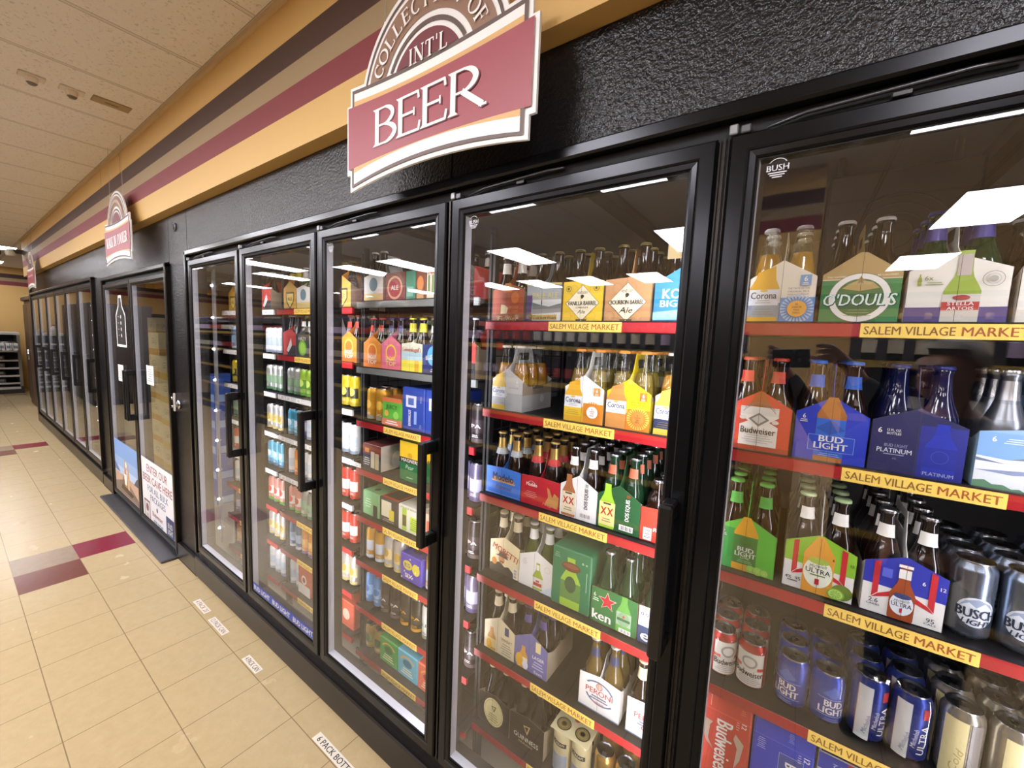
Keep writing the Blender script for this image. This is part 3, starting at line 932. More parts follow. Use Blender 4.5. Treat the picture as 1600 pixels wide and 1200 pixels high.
def hanging_sign(x, y, label, word, sub=None, arch=True, flip=False, detail=True):
    """printed foam board, 0.74 m wide; local z=0 at the foot of the board"""
    t = thing('hanging_sign', label, 'sign', (x, y, 2.165), math.pi if flip else 0.0, 'hanging department signs')
    b = MB()
    fn = lambda u, v, w: (u, w, v)
    n = 14
    def bow(x0, x1, vl, sag):
        return [(x0 + (x1 - x0) * i / n, vl + sag * (1 - (2 * i / n - 1) ** 2)) for i in range(n + 1)]
    foot = bow(-0.352, 0.352, 0.0, 0.03)
    RC, CV = 0.297, 0.222
    a0 = math.degrees(math.asin((0.318 - CV) / RC))
    arcp = [(RC * math.cos(math.radians(a0 + (180 - 2 * a0) * i / 24)), CV + RC * math.sin(math.radians(a0 + (180 - 2 * a0) * i / 24))) for i in range(25)]
    out = foot + [(0.352, 0.055), (0.370, 0.055), (0.370, 0.270), (0.352, 0.270), (0.352, 0.322)] + [(p[0], p[1]) for p in arcp] + [(-0.352, 0.322), (-0.352, 0.270), (-0.370, 0.270), (-0.370, 0.055), (-0.352, 0.055)]
    # board body from strips so that the concave outline fills cleanly
    def strip(lo, hi, y0, y1, mat):
        m = len(lo)
        vs = [(p[0], y0, p[1]) for p in lo] + [(p[0], y0, p[1]) for p in hi] + [(p[0], y1, p[1]) for p in lo] + [(p[0], y1, p[1]) for p in hi]
        fs = []
        for i in range(m - 1):
            fs += [(i, i + 1, m + i + 1, m + i), (2 * m + i, 3 * m + i, 3 * m + i + 1, 2 * m + i + 1), (i, 2 * m + i, 2 * m + i + 1, i + 1), (m + i, m + i + 1, 3 * m + i + 1, 3 * m + i)]
        fs += [(0, m, 3 * m, 2 * m), (m - 1, 3 * m - 1, 4 * m - 1, 2 * m - 1)]
        b.add(vs, fs, mat)
    dp = 0.008
    strip(foot, [(p[0], 0.06) for p in foot], 0, dp, SW)
    strip([(-0.370, 0.055), (0.370, 0.055)], [(-0.370, 0.270), (0.370, 0.270)], 0.0004, dp + 0.0004, SW)
    strip([(p[0], 0.26) for p in foot], bow(-0.352, 0.352, 0.322, -0.015), 0.0002, dp + 0.0002, SW)
    lowarc = [(p[0], 0.29) for p in arcp[::-1]]
    strip(lowarc, arcp[::-1], 0.0008, dp + 0.0008, SW)
    b.build('sign_board', t)
    b = MB(); a = Art(b, lambda u, v, w: (u, -w - 0.0002, v), step=0.0003)
    def band(x0, x1, vl, sl, vh, sh, mat):
        lo, hi = bow(x0, x1, vl, sl), bow(x0, x1, vh, sh); l = a._lift()
        vs = [a.fn(p[0], p[1], l) for p in lo] + [a.fn(p[0], p[1], l) for p in hi]; m = len(lo)
        b.add(vs, [(i, i + 1, m + i + 1, m + i) for i in range(m - 1)], mat)
    # arch rings
    def rg(r0, r1, mat):
        aa = math.degrees(math.asin(max(-1, min(1, (0.305 - CV) / r1))))
        a.ring(0, CV, r0, r1, mat, 30, aa, 180 - aa)
    rg(0.274, 0.283, SD); rg(0.188, 0.262, SBRN); rg(0.160, 0.172, SD)
    aa = math.degrees(math.asin((0.30 - CV) / 0.147))
    l = a._lift(); pts = [(0.147 * math.cos(math.radians(aa + (180 - 2 * aa) * i / 20)), CV + 0.147 * math.sin(math.radians(aa + (180 - 2 * aa) * i / 20))) for i in range(21)]
    b.add([a.fn(p, q, l) for p, q in pts], [tuple(range(21))], SMAR)
    band(-0.340, 0.340, 0.262, -0.014, 0.311, -0.014, SD)
    band(-0.329, 0.329, 0.262, -0.014, 0.299, -0.014, SW)
    band(-0.329, 0.329, 0.255, -0.014, 0.276, -0.014, STAN)
    band(-0.340, 0.340, 0.012, 0.030, 0.075, 0.02, SD)
    band(-0.329, 0.329, 0.022, 0.030, 0.072, 0.02, SW)
    band(-0.329, 0.329, 0.056, 0.026, 0.080, 0.012, STAN)
    band(-0.359, 0.359, 0.070, 0.014, 0.262, -0.012, SRED)
    o = b.build('printed_panel', t)
    b = MB(); a = Art(b, lambda u, v, w: (u, -w - 0.004, v), step=0.0003)
    if word == 'BEER':
        for c, (u0, u1) in zip('BEER', ((-0.2325, -0.108), (-0.1195, -0.0125), (-0.0155, 0.0915), (0.0875, 0.215))):
            hh = 0.108
            serif(a, c, (u0 + u1) / 2 + 0.004, 0.163, u1 - u0, hh, M('#5f3036', 0.5))
            serif(a, c, (u0 + u1) / 2, 0.166, u1 - u0, hh, SW)
        b.build('word_lettering', t)
        b = MB(); a = Art(b, lambda u, v, w: (u, -w - 0.004, v), step=0.0003)
        serif_line(a, "INT'L", 0.01, 0.315, 0.15, 0.044, SW)
        b.build('word_lettering', t)
        b = MB()
        for i, c in enumerate('COLLECTION OF'):
            if c == ' ':
                b.build('word_lettering', t); b = MB()
                continue
            an = 153 - i * (126 / 12.0); ra = 0.224
            th = math.radians(an); cu, cv = ra * math.cos(th), CV + ra * math.sin(th); ro = math.radians(an - 90)
            sub_ = Art(b, lambda u, v, w, cu=cu, cv=cv, ro=ro: (cu + u * math.cos(ro) - v * math.sin(ro), -w - 0.004, cv + u * math.sin(ro) + v * math.cos(ro)), step=0.0003)
            sub_.k = 3
            serif(sub_, c, 0, 0, SWID[c] * 0.044, 0.042, SW)
    elif word:
        serif_line(a, word, 0, 0.166, 0.60, 0.075, SW, 0.12)
        b.build('word_lettering', t)
        b = MB(); a = Art(b, lambda u, v, w: (u, -w - 0.004, v), step=0.0003)
        a.ring(0, CV, 0.214, 0.236, M('#b39a86', 0.5), 24, 35, 145)
    else:
        a.rect(-0.24, 0.175, 0.24, 0.20, M('#c99a90', 0.5))
    o = b.build('arch_lettering', t)
    for sx in (-0.185, 0.185):
        b = MB()
        b.tube([(sx, 0.006, 0.45), (sx, 0.006, 0.47), (sx, 0.01, CZ - 2.165)], 0.0012, M('#b7b0a4', 0.4, 0.5), 5)
        b.tube([(sx - 0.008, 0.004, 0.44), (sx, 0.004, 0.462), (sx + 0.008, 0.004, 0.44)], 0.0015, WHITE, 5)
        b.build('hanging_wire', t)
    return t
hanging_sign(-0.9125, -0.11, 'large arched sign with big white BEER lettering hung above the cooler doors', 'BEER')
hanging_sign(-4.25, -0.11, 'arched sign lettered WALK IN COOLER hung above the walk-in doors', 'WALK IN COOLER')
hanging_sign(-9.05, -0.11, 'small looking arched sign hung above the distant cooler doors', None)
hanging_sign(-6.05, -3.0, 'arched sign lettered CIGAR facing the coolers, seen only as a reflection', 'CIGAR', flip=True)
hanging_sign(-5.05, -3.0, 'arched sign lettered WINE facing the coolers, seen only as a reflection', 'WINE', flip=True)
hanging_sign(-3.62, -3.0, 'arched sign lettered BEER facing the coolers, seen only as a reflection', 'BEER', flip=True)

# ------------------------------------------------------------------ small things on ceiling, wall and floor
for (x, y, lb) in ((-3.58, -0.55, 'white square ceiling sensor farther from the bulkhead'), (-3.57, -0.40, 'white square ceiling sensor nearer the bulkhead')):
    t = thing('ceiling_sensor', lb, 'sensor', (x, y, CZ))
    b = MB(); b.bbox((-0.035, -0.05, -0.010), (0.035, 0.05, 0.0), M('#d8cbb8', 0.5), 0.004); b.build('base_plate', t)
    b = MB(); b.lathe([(0.0001, -0.05), (0.014, -0.048), (0.022, -0.038), (0.026, -0.020), (0.027, -0.010)], [M('#6f675c', 0.3), M('#6f675c', 0.3), M('#e2d7c6', 0.4), M('#e2d7c6', 0.4)], 14); b.build('dome', t)
t = thing('ceiling_plate', 'tan rectangular cover plate on the ceiling near the bulkhead', 'cover plate', (-3.56, -0.235, CZ))
b = MB(); b.bbox((-0.045, -0.085, -0.008), (0.045, 0.085, 0.0), M('#a9916a', 0.6), 0.003); b.build('plate', t)
b = MB(); b.box((-0.008, -0.03, -0.0095), (0.008, 0.03, -0.0079), M('#85704e', 0.6)); b.build('slot', t)
t = thing('security_light', 'white twin-head security light at the far end of the bulkhead', 'light fitting', (-10.76, -0.14, 2.82))
b = MB(); b.bbox((-0.03, -0.03, 0.0), (0.05, 0.14, 0.06), M('#3b3836', 0.5), 0.006); b.build('mount', t)
b = MB(); b.lathe([(0.0001, -0.05), (0.05, -0.045), (0.06, 0.0), (0.04, 0.05), (0.0001, 0.06)], M('#f0ece4', 0.4), 14, 0.02, -0.02); b.build('lamp_head', t)
b = MB(); b.lathe([(0.0001, -0.05), (0.045, -0.045), (0.05, 0.0), (0.03, 0.04), (0.0001, 0.05)], M('#2c2a29', 0.4), 14, -0.02, -0.16); b.build('lamp_head', t)
t = thing('door_release', 'white door release plate with two buttons beside the walk-in door', 'switch', (-3.6, 0.02, 1.17))
b = MB(); b.bbox((-0.03, -0.012, -0.065), (0.03, 0.0, 0.065), M('#c9c4bc', 0.4, 0.3), 0.004); b.build('plate', t)
for z in (0.03, -0.03):
    b = MB(); b.tube([(0, -0.012, z), (0, -0.022, z)], 0.012, CHROME, 12); b.build('button', t)
t = thing('key_lock', 'round chrome key lock on the black pier next to the switch plate', 'lock', (-3.5, 0.02, 1.165))
b = MB(); b.tube([(0, 0, 0), (0, -0.012, 0)], 0.032, CHROME, 18); b.build('ring', t)
b = MB(); b.tube([(0, -0.012, 0), (0, -0.018, 0)], 0.018, M('#77777a', 0.3, 0.9), 14); b.build('core', t)
t = thing('round_badge', 'small round clear badge high on the black pier', 'badge', (-3.45, 0.02, 2.36))
b = MB(); b.tube([(0, 0, 0), (0, -0.008, 0)], 0.028, M('#77777e', 0.3, 0.4), 18); b.build('rim', t)
b = MB(); b.tube([(0, -0.008, 0), (0, -0.011, 0)], 0.018, M('#3a393e', 0.3), 14); b.build('core', t)

def sticker(x0, x1, y, txt, label, worn):
    t = thing('floor_sticker', label, 'sticker', ((x0 + x1) / 2, y, 0.0), 0, 'worn lettered stickers on the floor')
    w = (x1 - x0)
    b = MB(); b.bbox((-w / 2, -0.017, 0.0002), (w / 2, 0.021, 0.0008), M('#d9cfc0', 0.3), 0.0002); b.build('backing', t)
    b = MB(); a = Art(b, face_top(0.0009), step=0.0001)
    a.text(txt, 0, 0.002, w * 0.86, 0.024, M(worn, 0.5), bold=0.02); b.build('lettering', t)
sticker(-2.94, -2.755, -0.092, '4 PACK 25', 'worn white floor sticker with faded brown lettering, farthest of the stickers', '#8a5f52')
sticker(-2.68, -2.475, -0.098, '12 PACK CAN', 'worn white floor sticker reading pack can, second farthest', '#80625f')
sticker(-2.21, -2.055, -0.102, '4 PACK CAN', 'white floor sticker with brown lettering below the door with the blue strip', '#6b4a40')
sticker(-1.52, -1.235, -0.104, '6 PACK BOTTLE', 'white floor sticker in bold black letters nearest the camera', '#2a2523')

# ------------------------------------------------------------------ the far end of the aisle
t = thing('storage_cabinet', 'tall brown cabinet at the far end of the cooler run', 'cabinet', (-12.6, 0.50, 0))
WOODB = mat_wood('brown_wood', '#5f472f', '#473322')
b = MB(); b.bbox((-0.6, -0.36, 0.0), (0.6, 0.36, 2.12), WOODB, 0.01); b.build('body', t)
b = MB(); b.bbox((-0.64, -0.40, 2.12), (0.64, 0.40, 2.20), M('#4f3c28', 0.5), 0.01); b.build('cornice', t)
for s in (-1, 1):
    b = MB(); b.bbox((0.015 if s > 0 else -0.585, -0.378, 0.12), (0.585 if s > 0 else -0.015, -0.36, 2.05), WOODB, 0.004); d = b.build('door', t)
    b = MB(); b.tube([(s * 0.05, -0.40, 0.95), (s * 0.05, -0.40, 1.15)], 0.008, CHROME, 8)
    b.tube([(s * 0.05, -0.378, 0.97), (s * 0.05, -0.40, 0.97)], 0.006, CHROME, 6); b.tube([(s * 0.05, -0.378, 1.13), (s * 0.05, -0.40, 1.13)], 0.006, CHROME, 6); b.build('handle', d)
b = MB(); b.bbox((0.6, -0.30, 1.52), (0.606, -0.16, 1.72), PAPER, 0.001); b.build('paper_notice', t)

t = thing('open_display_case', 'low open chilled display case with white shelves at the end wall', 'display case', (-15.5, -0.75, 0))
CASEW, CASED = M('#c9c5bd', 0.4), M('#2c2926', 0.5)
b = MB(); b.bbox((-0.5, -1.1, 0.0), (0.42, 0.95, 0.16), CASED, 0.006); b.build('plinth', t)
b = MB(); b.box((-0.5, -1.1, 0.16), (-0.44, 0.95, 1.38), CASED); b.box((-0.5, 0.90, 0.16), (0.30, 0.95, 1.38), M('#8a8478', 0.3)); b.box((-0.5, -1.1, 0.16), (0.30, -1.05, 1.38), CASED); b.build('carcass', t)
b = MB(); b.bbox((-0.5, -1.1, 1.38), (0.25, 0.95, 1.44), CASEW, 0.006); b.build('top', t)
for i, z in enumerate((0.22, 0.40, 0.58, 0.76, 0.98, 1.16)):
    b = MB(); b.box((-0.44, -1.05, z), (0.30 - 0.05 * (i // 3), 0.90, z + 0.02), CASED); s = b.build('shelf', t)
    b = MB(); b.box((0.30 - 0.05 * (i // 3), -1.05, z - 0.01), (0.315 - 0.05 * (i // 3), 0.90, z + 0.03), CASEW); b.build('price_rail', s)
b = MB(); b.bbox((0.34, -0.95, 0.10), (0.425, 0.9, 0.15), CASEW, 0.004); b.build('bumper', t)
for i in range(6):
    for j, z in enumerate((0.24, 0.42, 0.60, 0.78)):
        b = MB(); b.bbox((-0.1, -0.12, 0), (0.1, 0.12, 0.10), M(('#4a3d30', '#5b5a52', '#39322c', '#6a6258')[(i + j) % 4], 0.6), 0.004)
        b.box((-0.085, -0.1205, 0.03), (0.085, -0.1195, 0.08), M('#b0a898', 0.6)); b.box((0.0995, -0.09, 0.03), (0.1005, 0.09, 0.08), M('#b0a898', 0.6))
        o = b.build('food_carton', None, (-15.41, -1.62 + i * 0.29, z + 0.001))
        tag(o, 'small dark carton in the open display case by the end wall', 'carton', 'cartons in the open display case')
t = thing('metal_basket', 'grey wire basket of white packets hung on the display case end', 'basket', (-14.92, -0.02, 1.02))
b = MB()
for i in range(6):
    b.tube([(-0.12, -0.15 + i * 0.06, 0), (-0.12, -0.15 + i * 0.06, 0.2)], 0.004, ALU, 5); b.tube([(0.12, -0.15 + i * 0.06, 0), (0.12, -0.15 + i * 0.06, 0.2)], 0.004, ALU, 5)
for z in (0.0, 0.2):
    b.tube([(-0.12, -0.15, z), (0.12, -0.15, z), (0.12, 0.15, z), (-0.12, 0.15, z), (-0.12, -0.15, z)], 0.006, ALU, 5)
b.box((-0.12, -0.15, 0.0), (0.12, 0.15, 0.004), ALU); b.build('wire_frame', t)
for i in range(3):
    b = MB(); b.bbox((-0.09, -0.04, 0), (0.09, 0.04, 0.16), PAPER, 0.01)
    b.box((0.0895, -0.03, 0.05), (0.0905, 0.03, 0.11), M('#8d98a8', 0.6))
    o = b.build('packet', None, (-14.92, -0.10 + i * 0.10, 1.026)); tag(o, 'white packet in the wire basket on the display case', 'packet', 'packets in the wire basket')
for i, (dx, dy, h, c) in enumerate(((0.0, 0.0, 0.20, '#d9d2c4'), (0.1, 0.22, 0.12, '#c9bfae'), (-0.05, 0.34, 0.15, '#a8927a'))):
    b = MB(); b.lathe([(0.0001, 0), (0.05, 0.002), (0.05, h * 0.7), (0.02, h * 0.85), (0.02, h), (0.0001, h)], M(c, 0.4), 12)
    b.tube([(0.0, 0.0, h - 0.01), (0, 0, h + 0.02)], 0.022, M('#8d7d68', 0.5), 10)
    o = b.build('jar', None, (-15.4 + dx, -0.75 + dy, 1.44)); tag(o, ('tall white jar', 'short cream jar', 'tan jar')[i] + ' on top of the open display case', 'jar')

# ------------------------------------------------------------------ what stands behind the photographer (seen mirrored in the glass)
b = MB(); b.box((-0.33, -3.0, 0), (0.05, -2.72, CZ), SOFFIT); struct(b.build('column_1'))
t = thing('display_cabinet', 'tall dark cabinet across the aisle mirrored in the distant doors', 'cabinet', (-13.4, -1.35, 0))
b = MB(); b.bbox((-1.5, -0.5, 0.1), (1.5, 0.5, 2.15), M('#3a2f2a', 0.5), 0.01); b.build('body', t)
b = MB(); b.bbox((-1.5, -0.48, 0.0), (1.5, 0.48, 0.1), M('#1f1b19', 0.5), 0.005); b.build('plinth', t)
for y, lb in ((-3.3, 'tall dark shelving cabinet against the end wall, nearer the coolers'), (-6.2, 'tall dark shelving cabinet against the end wall, farther from the coolers')):
    t = thing('display_cabinet', lb, 'cabinet', (-15.9, y, 0))
    b = MB(); b.bbox((-0.35, -1.35, 0.1), (0.0, 1.35, 2.1), M('#2f2723', 0.5), 0.01); b.build('body', t)
    b = MB(); b.bbox((-0.35, -1.3, 0.0), (0.0, 1.3, 0.1), M('#1f1b19', 0.5), 0.005); b.build('plinth', t)
    for z in (0.5, 0.95, 1.4, 1.8):
        b = MB(); b.bbox((0.0, -1.3, z), (0.25, 1.3, z + 0.03), M('#4a3b32', 0.5), 0.004); b.build('shelf', t)
GS = mat_brushed('gondola_grey', '#4c4a4d', 0.4, 0.4)
def gondola(x0, x1, y, label):
    t = thing('gondola_shelving', label, 'shelving', ((x0 + x1) / 2, y, 0))
    w = (x1 - x0) / 2
    b = MB(); b.bbox((-w, -0.42, 0.0), (w, 0.42, 0.14), M('#2b292b', 0.5), 0.005); b.build('plinth', t)
    b = MB(); b.box((-w, -0.03, 0.14), (w, 0.03, 1.98), GS); b.build('back_panel', t)
    for z in (0.14, 0.55, 0.95, 1.30, 1.65):
        b = MB(); b.box((-w, 0.03, z), (w, 0.42, z + 0.025), GS); b.box((-w, -0.42, z), (w, -0.03, z + 0.025), GS); s = b.build('shelf', t)
        b = MB(); b.box((-w, 0.42, z - 0.015), (w, 0.43, z + 0.03), M('#b89a4c', 0.5)); b.build('price_rail', s)
def wine_mesh(kind):
    def make():
        gl, cap, lab = kind
        b = MB(); b.lathe([(0.0001, 0), (0.036, 0.002), (0.037, 0.18), (0.030, 0.205), (0.0145, 0.235), (0.0145, 0.262), (0.0155, 0.264), (0.0155, 0.30), (0.0001, 0.301)], [gl, gl, gl, gl, gl, cap, cap, cap], 12)
        b.lathe([(0.0374, 0.05), (0.0374, 0.14)], lab, 12); return b.mesh('wine_bottle')
    return cached(('wine', kind[0].name, kind[1].name), make)
WK = [(M('#1c0d10', 0.1), M('#8c1f2b', 0.3), PAPER), (M('#14261a', 0.1), M('#c7a45e', 0.3), M('#d8cdb4', 0.6)), (M('#2a2018', 0.1), M('#3b3f7a', 0.3), M('#cbb9d8', 0.6)), (M('#241016', 0.1), M('#d8d4cc', 0.3), M('#b4473f', 0.6))]
for (x0, x1, y, lb) in ((-6.6, -0.6, -2.85, 'long grey gondola of bottles across the aisle, mirrored in the doors'), (0.3, 3.4, -2.85, 'shorter grey gondola of bottles behind the photographer'), (-11.8, -7.4, -2.85, 'dark gondola farther along the aisle, mirrored in the end doors'), (-11.5, -0.5, -5.6, 'longest grey gondola, one aisle farther back')):
    gondola(x0, x1, y, lb)
    if y < -5:
        continue
    nb = int((x1 - x0) / 0.125)
    for r, z in enumerate((1.325, 1.675)):
        for i in range(nb):
            o = bpy.data.objects.new('wine_bottle', wine_mesh(WK[((i // 5) + r) % 4])); COL.objects.link(o)
            o.location = (x0 + 0.07 + i * 0.125, y + 0.34, z + 0.001)
            tag(o, 'wine bottle on the gondola across the aisle, mirrored in the cooler glass', 'bottle', 'wine bottles on the gondolas')

# ================================================================== SHELVING INSIDE THE COOLER
Z_AB = [1.76, 1.453, 1.14, 0.83, 0.53, 0.22]
Z_C = [1.845, 1.55, 1.30, 1.07, 0.84, 0.615, 0.38, 0.145]
Z_D = [1.82, 1.565, 1.34, 1.10, 0.87, 0.64, 0.415, 0.18]
SY0, SY1 = 0.19, 0.80
RAILW = M('#cfd0d2', 0.35)
RAILG = M('#6c6f6c', 0.4)
def deck_mesh():
    def make():
        b = MB(); w = 0.72
        b.bbox((0, SY0, -0.010), (w, SY1, 0.0), SHELFBLK, 0.0015)
        for i in range(12):
            x = 0.02 + i * 0.061
            b.box((x, SY0 + 0.01, 0.0), (x + 0.004, SY1 - 0.01, 0.0006), SHELFBLK)
        b.box((0, SY0, -0.024), (w, SY0 + 0.004, -0.010), SHELFBLK)
        return b.mesh('shelf')
    return cached('deck', make)
def rail_mesh(mat):
    def make():
        b = MB(); b.bbox((0.0, SY0 - 0.012, -0.026), (0.725, SY0, 0.003), mat, 0.002)
        b.box((0.0, SY0 - 0.0125, 0.0035), (0.725, SY0, 0.006), SHELFBLK)
        return b.mesh('price_rail')
    return cached(('rail', mat.name), make)
def strip_mesh():
    def make():
        b = MB(); b.bbox((0, SY0 - 0.0142, -0.0265), (0.236, SY0 - 0.0121, 0.0025), YEL, 0.0005)
        a = Art(b, face_y(SY0 - 0.0143), step=0.0001)
        B2 = M('#a3561f', 0.6)
        a.text('SALEM', 0.034, -0.012, 0.056, 0.0165, BRN, bold=0.012); a.text('VILLAGE', 0.103, -0.012, 0.070, 0.0165, BRN, bold=0.012); a.text('MARKET', 0.188, -0.012, 0.084, 0.0165, B2, bold=0.014)
        return b.mesh('shelf_strip')
    return cached('strip', make)
def tags_mesh(seed):
    def make():
        b = MB(); rnd = random.Random(seed)
        a = Art(b, face_y(SY0 - 0.0123), step=0.0001); x = 0.03
        while x < 0.68:
            w = rnd.choice((0.05, 0.08, 0.12)); a.rect(x, -0.022, x + w, -0.001, PAPER); a.lines(x + w / 2, -0.008, w * 0.7, 2, 0.007, M('#6d6d70', 0.6), 0.003); x += w + rnd.choice((0.02, 0.06, 0.1))
        return b.mesh('price_tag')
    return cached(('tags', seed), make)
BAYW = {'A': 'bay of the nearest door', 'B': 'bay under the large sign', 'C': 'bay of the yellow-green carton', 'D': 'bay of tall slim cans', 'E': 'narrow end bay'}
def shelving(k, zs, rails, strip_off):
    x = DX[k] + (0.0 if k == 'A' else 0.004)
    t = thing('shelving_unit', 'black wire shelving with price rails in the ' + BAYW[k], 'shelving', (x, 0, 0), 0, 'shelving units in the cooler')
    for px in (-0.008, 0.7335):
        for py in (SY0 + 0.03, SY1 - 0.03):
            b = MB(); b.box((px, py, 0.004), (px + 0.010, py + 0.024, zs[0] + 0.25), SHELFBLK)
            for i in range(14):
                b.box((px + 0.003, py - 0.0005, 0.15 + i * 0.13), (px + 0.007, py, 0.19 + i * 0.13), GASKET)
            b.build('post', t)
    b = MB()
    for i in range(int((zs[0] + 0.2 - 0.1) / 0.055)):
        zz = 0.10 + i * 0.055
        if min(abs(zz - q) for q in zs) > 0.02:
            b.tube([(-0.003, SY0 + 0.042, zz), (-0.003, SY1 - 0.032, zz)], 0.0018, SHELFBLK, 5)
    for yy in (0.30, 0.36, 0.42, 0.50, 0.58, 0.66):
        b.tube([(-0.003, yy, 0.10), (-0.003, yy, zs[0] + 0.2)], 0.0022, SHELFBLK, 5)
    b.build('side_wire_mesh', t)
    for i, (z, r) in enumerate(zip(zs, rails)):
        s = put('shelf', deck_mesh(), t, (0, 0, z))
        put('price_rail', rail_mesh({'r': RAILRED, 'w': RAILW, 'g': RAILG}[r]), s)
        if r == 'r':
            o = put('shelf_strip', strip_mesh(), s, (strip_off, 0, 0)); o['label'] = 'yellow strip with brown capitals'
        elif r == 'w':
            put('price_tag', tags_mesh(i), s)
shelving('A', Z_AB, 'rrrrrr', 0.2485)
shelving('B', Z_AB, 'rrrrrr', 0.256)
shelving('C', Z_C, 'ggrrrrrr', 0.206)
shelving('D', Z_D, 'rrwwwrrr', 0.20)
shelving('E', Z_D, 'wwwwwrrr', 0.20)

# ================================================================== BOTTLES
LONG = [(0.0001, 0.0), (0.028, 0.0015), (0.0305, 0.006), (0.0305, 0.118), (0.0288, 0.128), (0.0205, 0.152), (0.0160, 0.170), (0.0142, 0.190), (0.0132, 0.210), (0.0145, 0.212), (0.0145, 0.2195), (0.0128, 0.2205), (0.0128, 0.2255)]
CLONG = [(0.0001, 0.0), (0.028, 0.0015), (0.0305, 0.006), (0.0305, 0.112), (0.0290, 0.130), (0.0240, 0.155), (0.0175, 0.190), (0.0140, 0.212), (0.0150, 0.2145), (0.0150, 0.2195), (0.0130, 0.2205), (0.0130, 0.2255)]
STUB = [(0.0001, 0.0), (0.029, 0.0015), (0.0308, 0.006), (0.0308, 0.105), (0.029, 0.122), (0.018, 0.138), (0.0150, 0.155), (0.0150, 0.170), (0.0128, 0.171), (0.0128, 0.1755)]
def cap_prof(z):
    return [(0.0158, z - 0.006), (0.0160, z - 0.0015), (0.0140, z + 0.0015), (0.0001, z + 0.002)]
BK = {}
def kind(name, words_, glass, cap, neck=None, foil=None, prof=LONG, liquid=None, body=None):
    BK[name] = dict(words=words_, glass=glass, cap=cap, neck=neck, foil=foil, prof=prof, liquid=liquid, body=body)
WCAP, GCAP = M('#dcdad6', 0.35, 0.3), M('#6f6330', 0.35, 0.5)
kind('clear_white', 'clear bottle with white cap', CLEAR, WCAP, prof=CLONG, liquid=BEER)
kind('clear_orange', 'clear bottle with orange cap', CLEAR, M('#e28a35', 0.4), prof=CLONG, liquid=BEER2)
kind('dark_white', 'black-brown bottle with white cap', AMBER2, WCAP)
kind('dark_silver', 'black-brown bottle with silver cap', AMBER2, ALU, neck=PAPER)
kind('amber_red', 'amber bottle with red-orange cap', AMBER, M('#b8402c', 0.4), neck=M('#c4412d', 0.5))
kind('amber_blue', 'amber bottle with blue cap', AMBER, M('#2a62b8', 0.4), neck=M('#2456b0', 0.5))
kind('blue', 'dark blue bottle with blue cap', BLUEG, M('#1d2a6e', 0.35, 0.4))
kind('blue_foil', 'green bottle with blue foil neck', GREENG, M('#35327f', 0.35, 0.4), foil=M('#38357f', 0.35, 0.3))
kind('silver', 'silver aluminium bottle', mat_brushed('bottle_silver', '#7d8087', 0.25, 0.9), ALU, foil=ALU)
kind('amber_green', 'amber bottle with green cap', AMBER, M('#57a83f', 0.4), neck=M('#4aa23c', 0.5))
kind('amber_lime', 'amber bottle with pale green cap', AMBER, M('#b7cf9a', 0.35, 0.3), neck=PAPER)
kind('brown_gold', 'brown bottle with olive gold cap', AMBER2, GCAP)
kind('white_neck', 'brown bottle with white foil neck', AMBER, M('#cfc8ba', 0.4), foil=M('#d9d3c6', 0.4))
kind('gold_blue', 'gold-necked brown bottle with grey label', AMBER2, GOLDFOIL, foil=GOLDFOIL, neck=M('#a9b3b8', 0.5))
kind('gold_red', 'gold-necked dark bottle with red label', AMBER2, GOLDFOIL, foil=GOLDFOIL, neck=M('#b4222e', 0.5))
kind('amber_silver', 'reddish amber bottle with silver cap', AMBER, ALU, neck=PAPER)
kind('green_silver', 'green bottle with silver cap', GREENG, ALU, neck=M('#c96a4c', 0.5))
kind('green_dark', 'dark green bottle with silver cap', GREENG, ALU)
kind('stub', 'short brown bottle with silver cap', AMBER, ALU, prof=STUB)
kind('cream_neck', 'brown bottle with cream foil neck', AMBER, M('#c9b893', 0.4), foil=M('#cdbf9c', 0.45))
kind('white_tall', 'green bottle with white foil neck', M('#3a4a1c', 0.1), WCAP, foil=M('#e2e0da', 0.4))
kind('purple_neck', 'brown bottle with purple neck label', AMBER, M('#3d3560', 0.4), neck=M('#4a3f78', 0.5))
kind('white_blue', 'pale olive bottle with navy neck label', M('#5c4a22', 0.12), WCAP, neck=M('#2c3052', 0.5))
kind('black', 'black bottle with cream cap', M('#0e0a09', 0.08, coat=0.3), M('#cfc69a', 0.4))
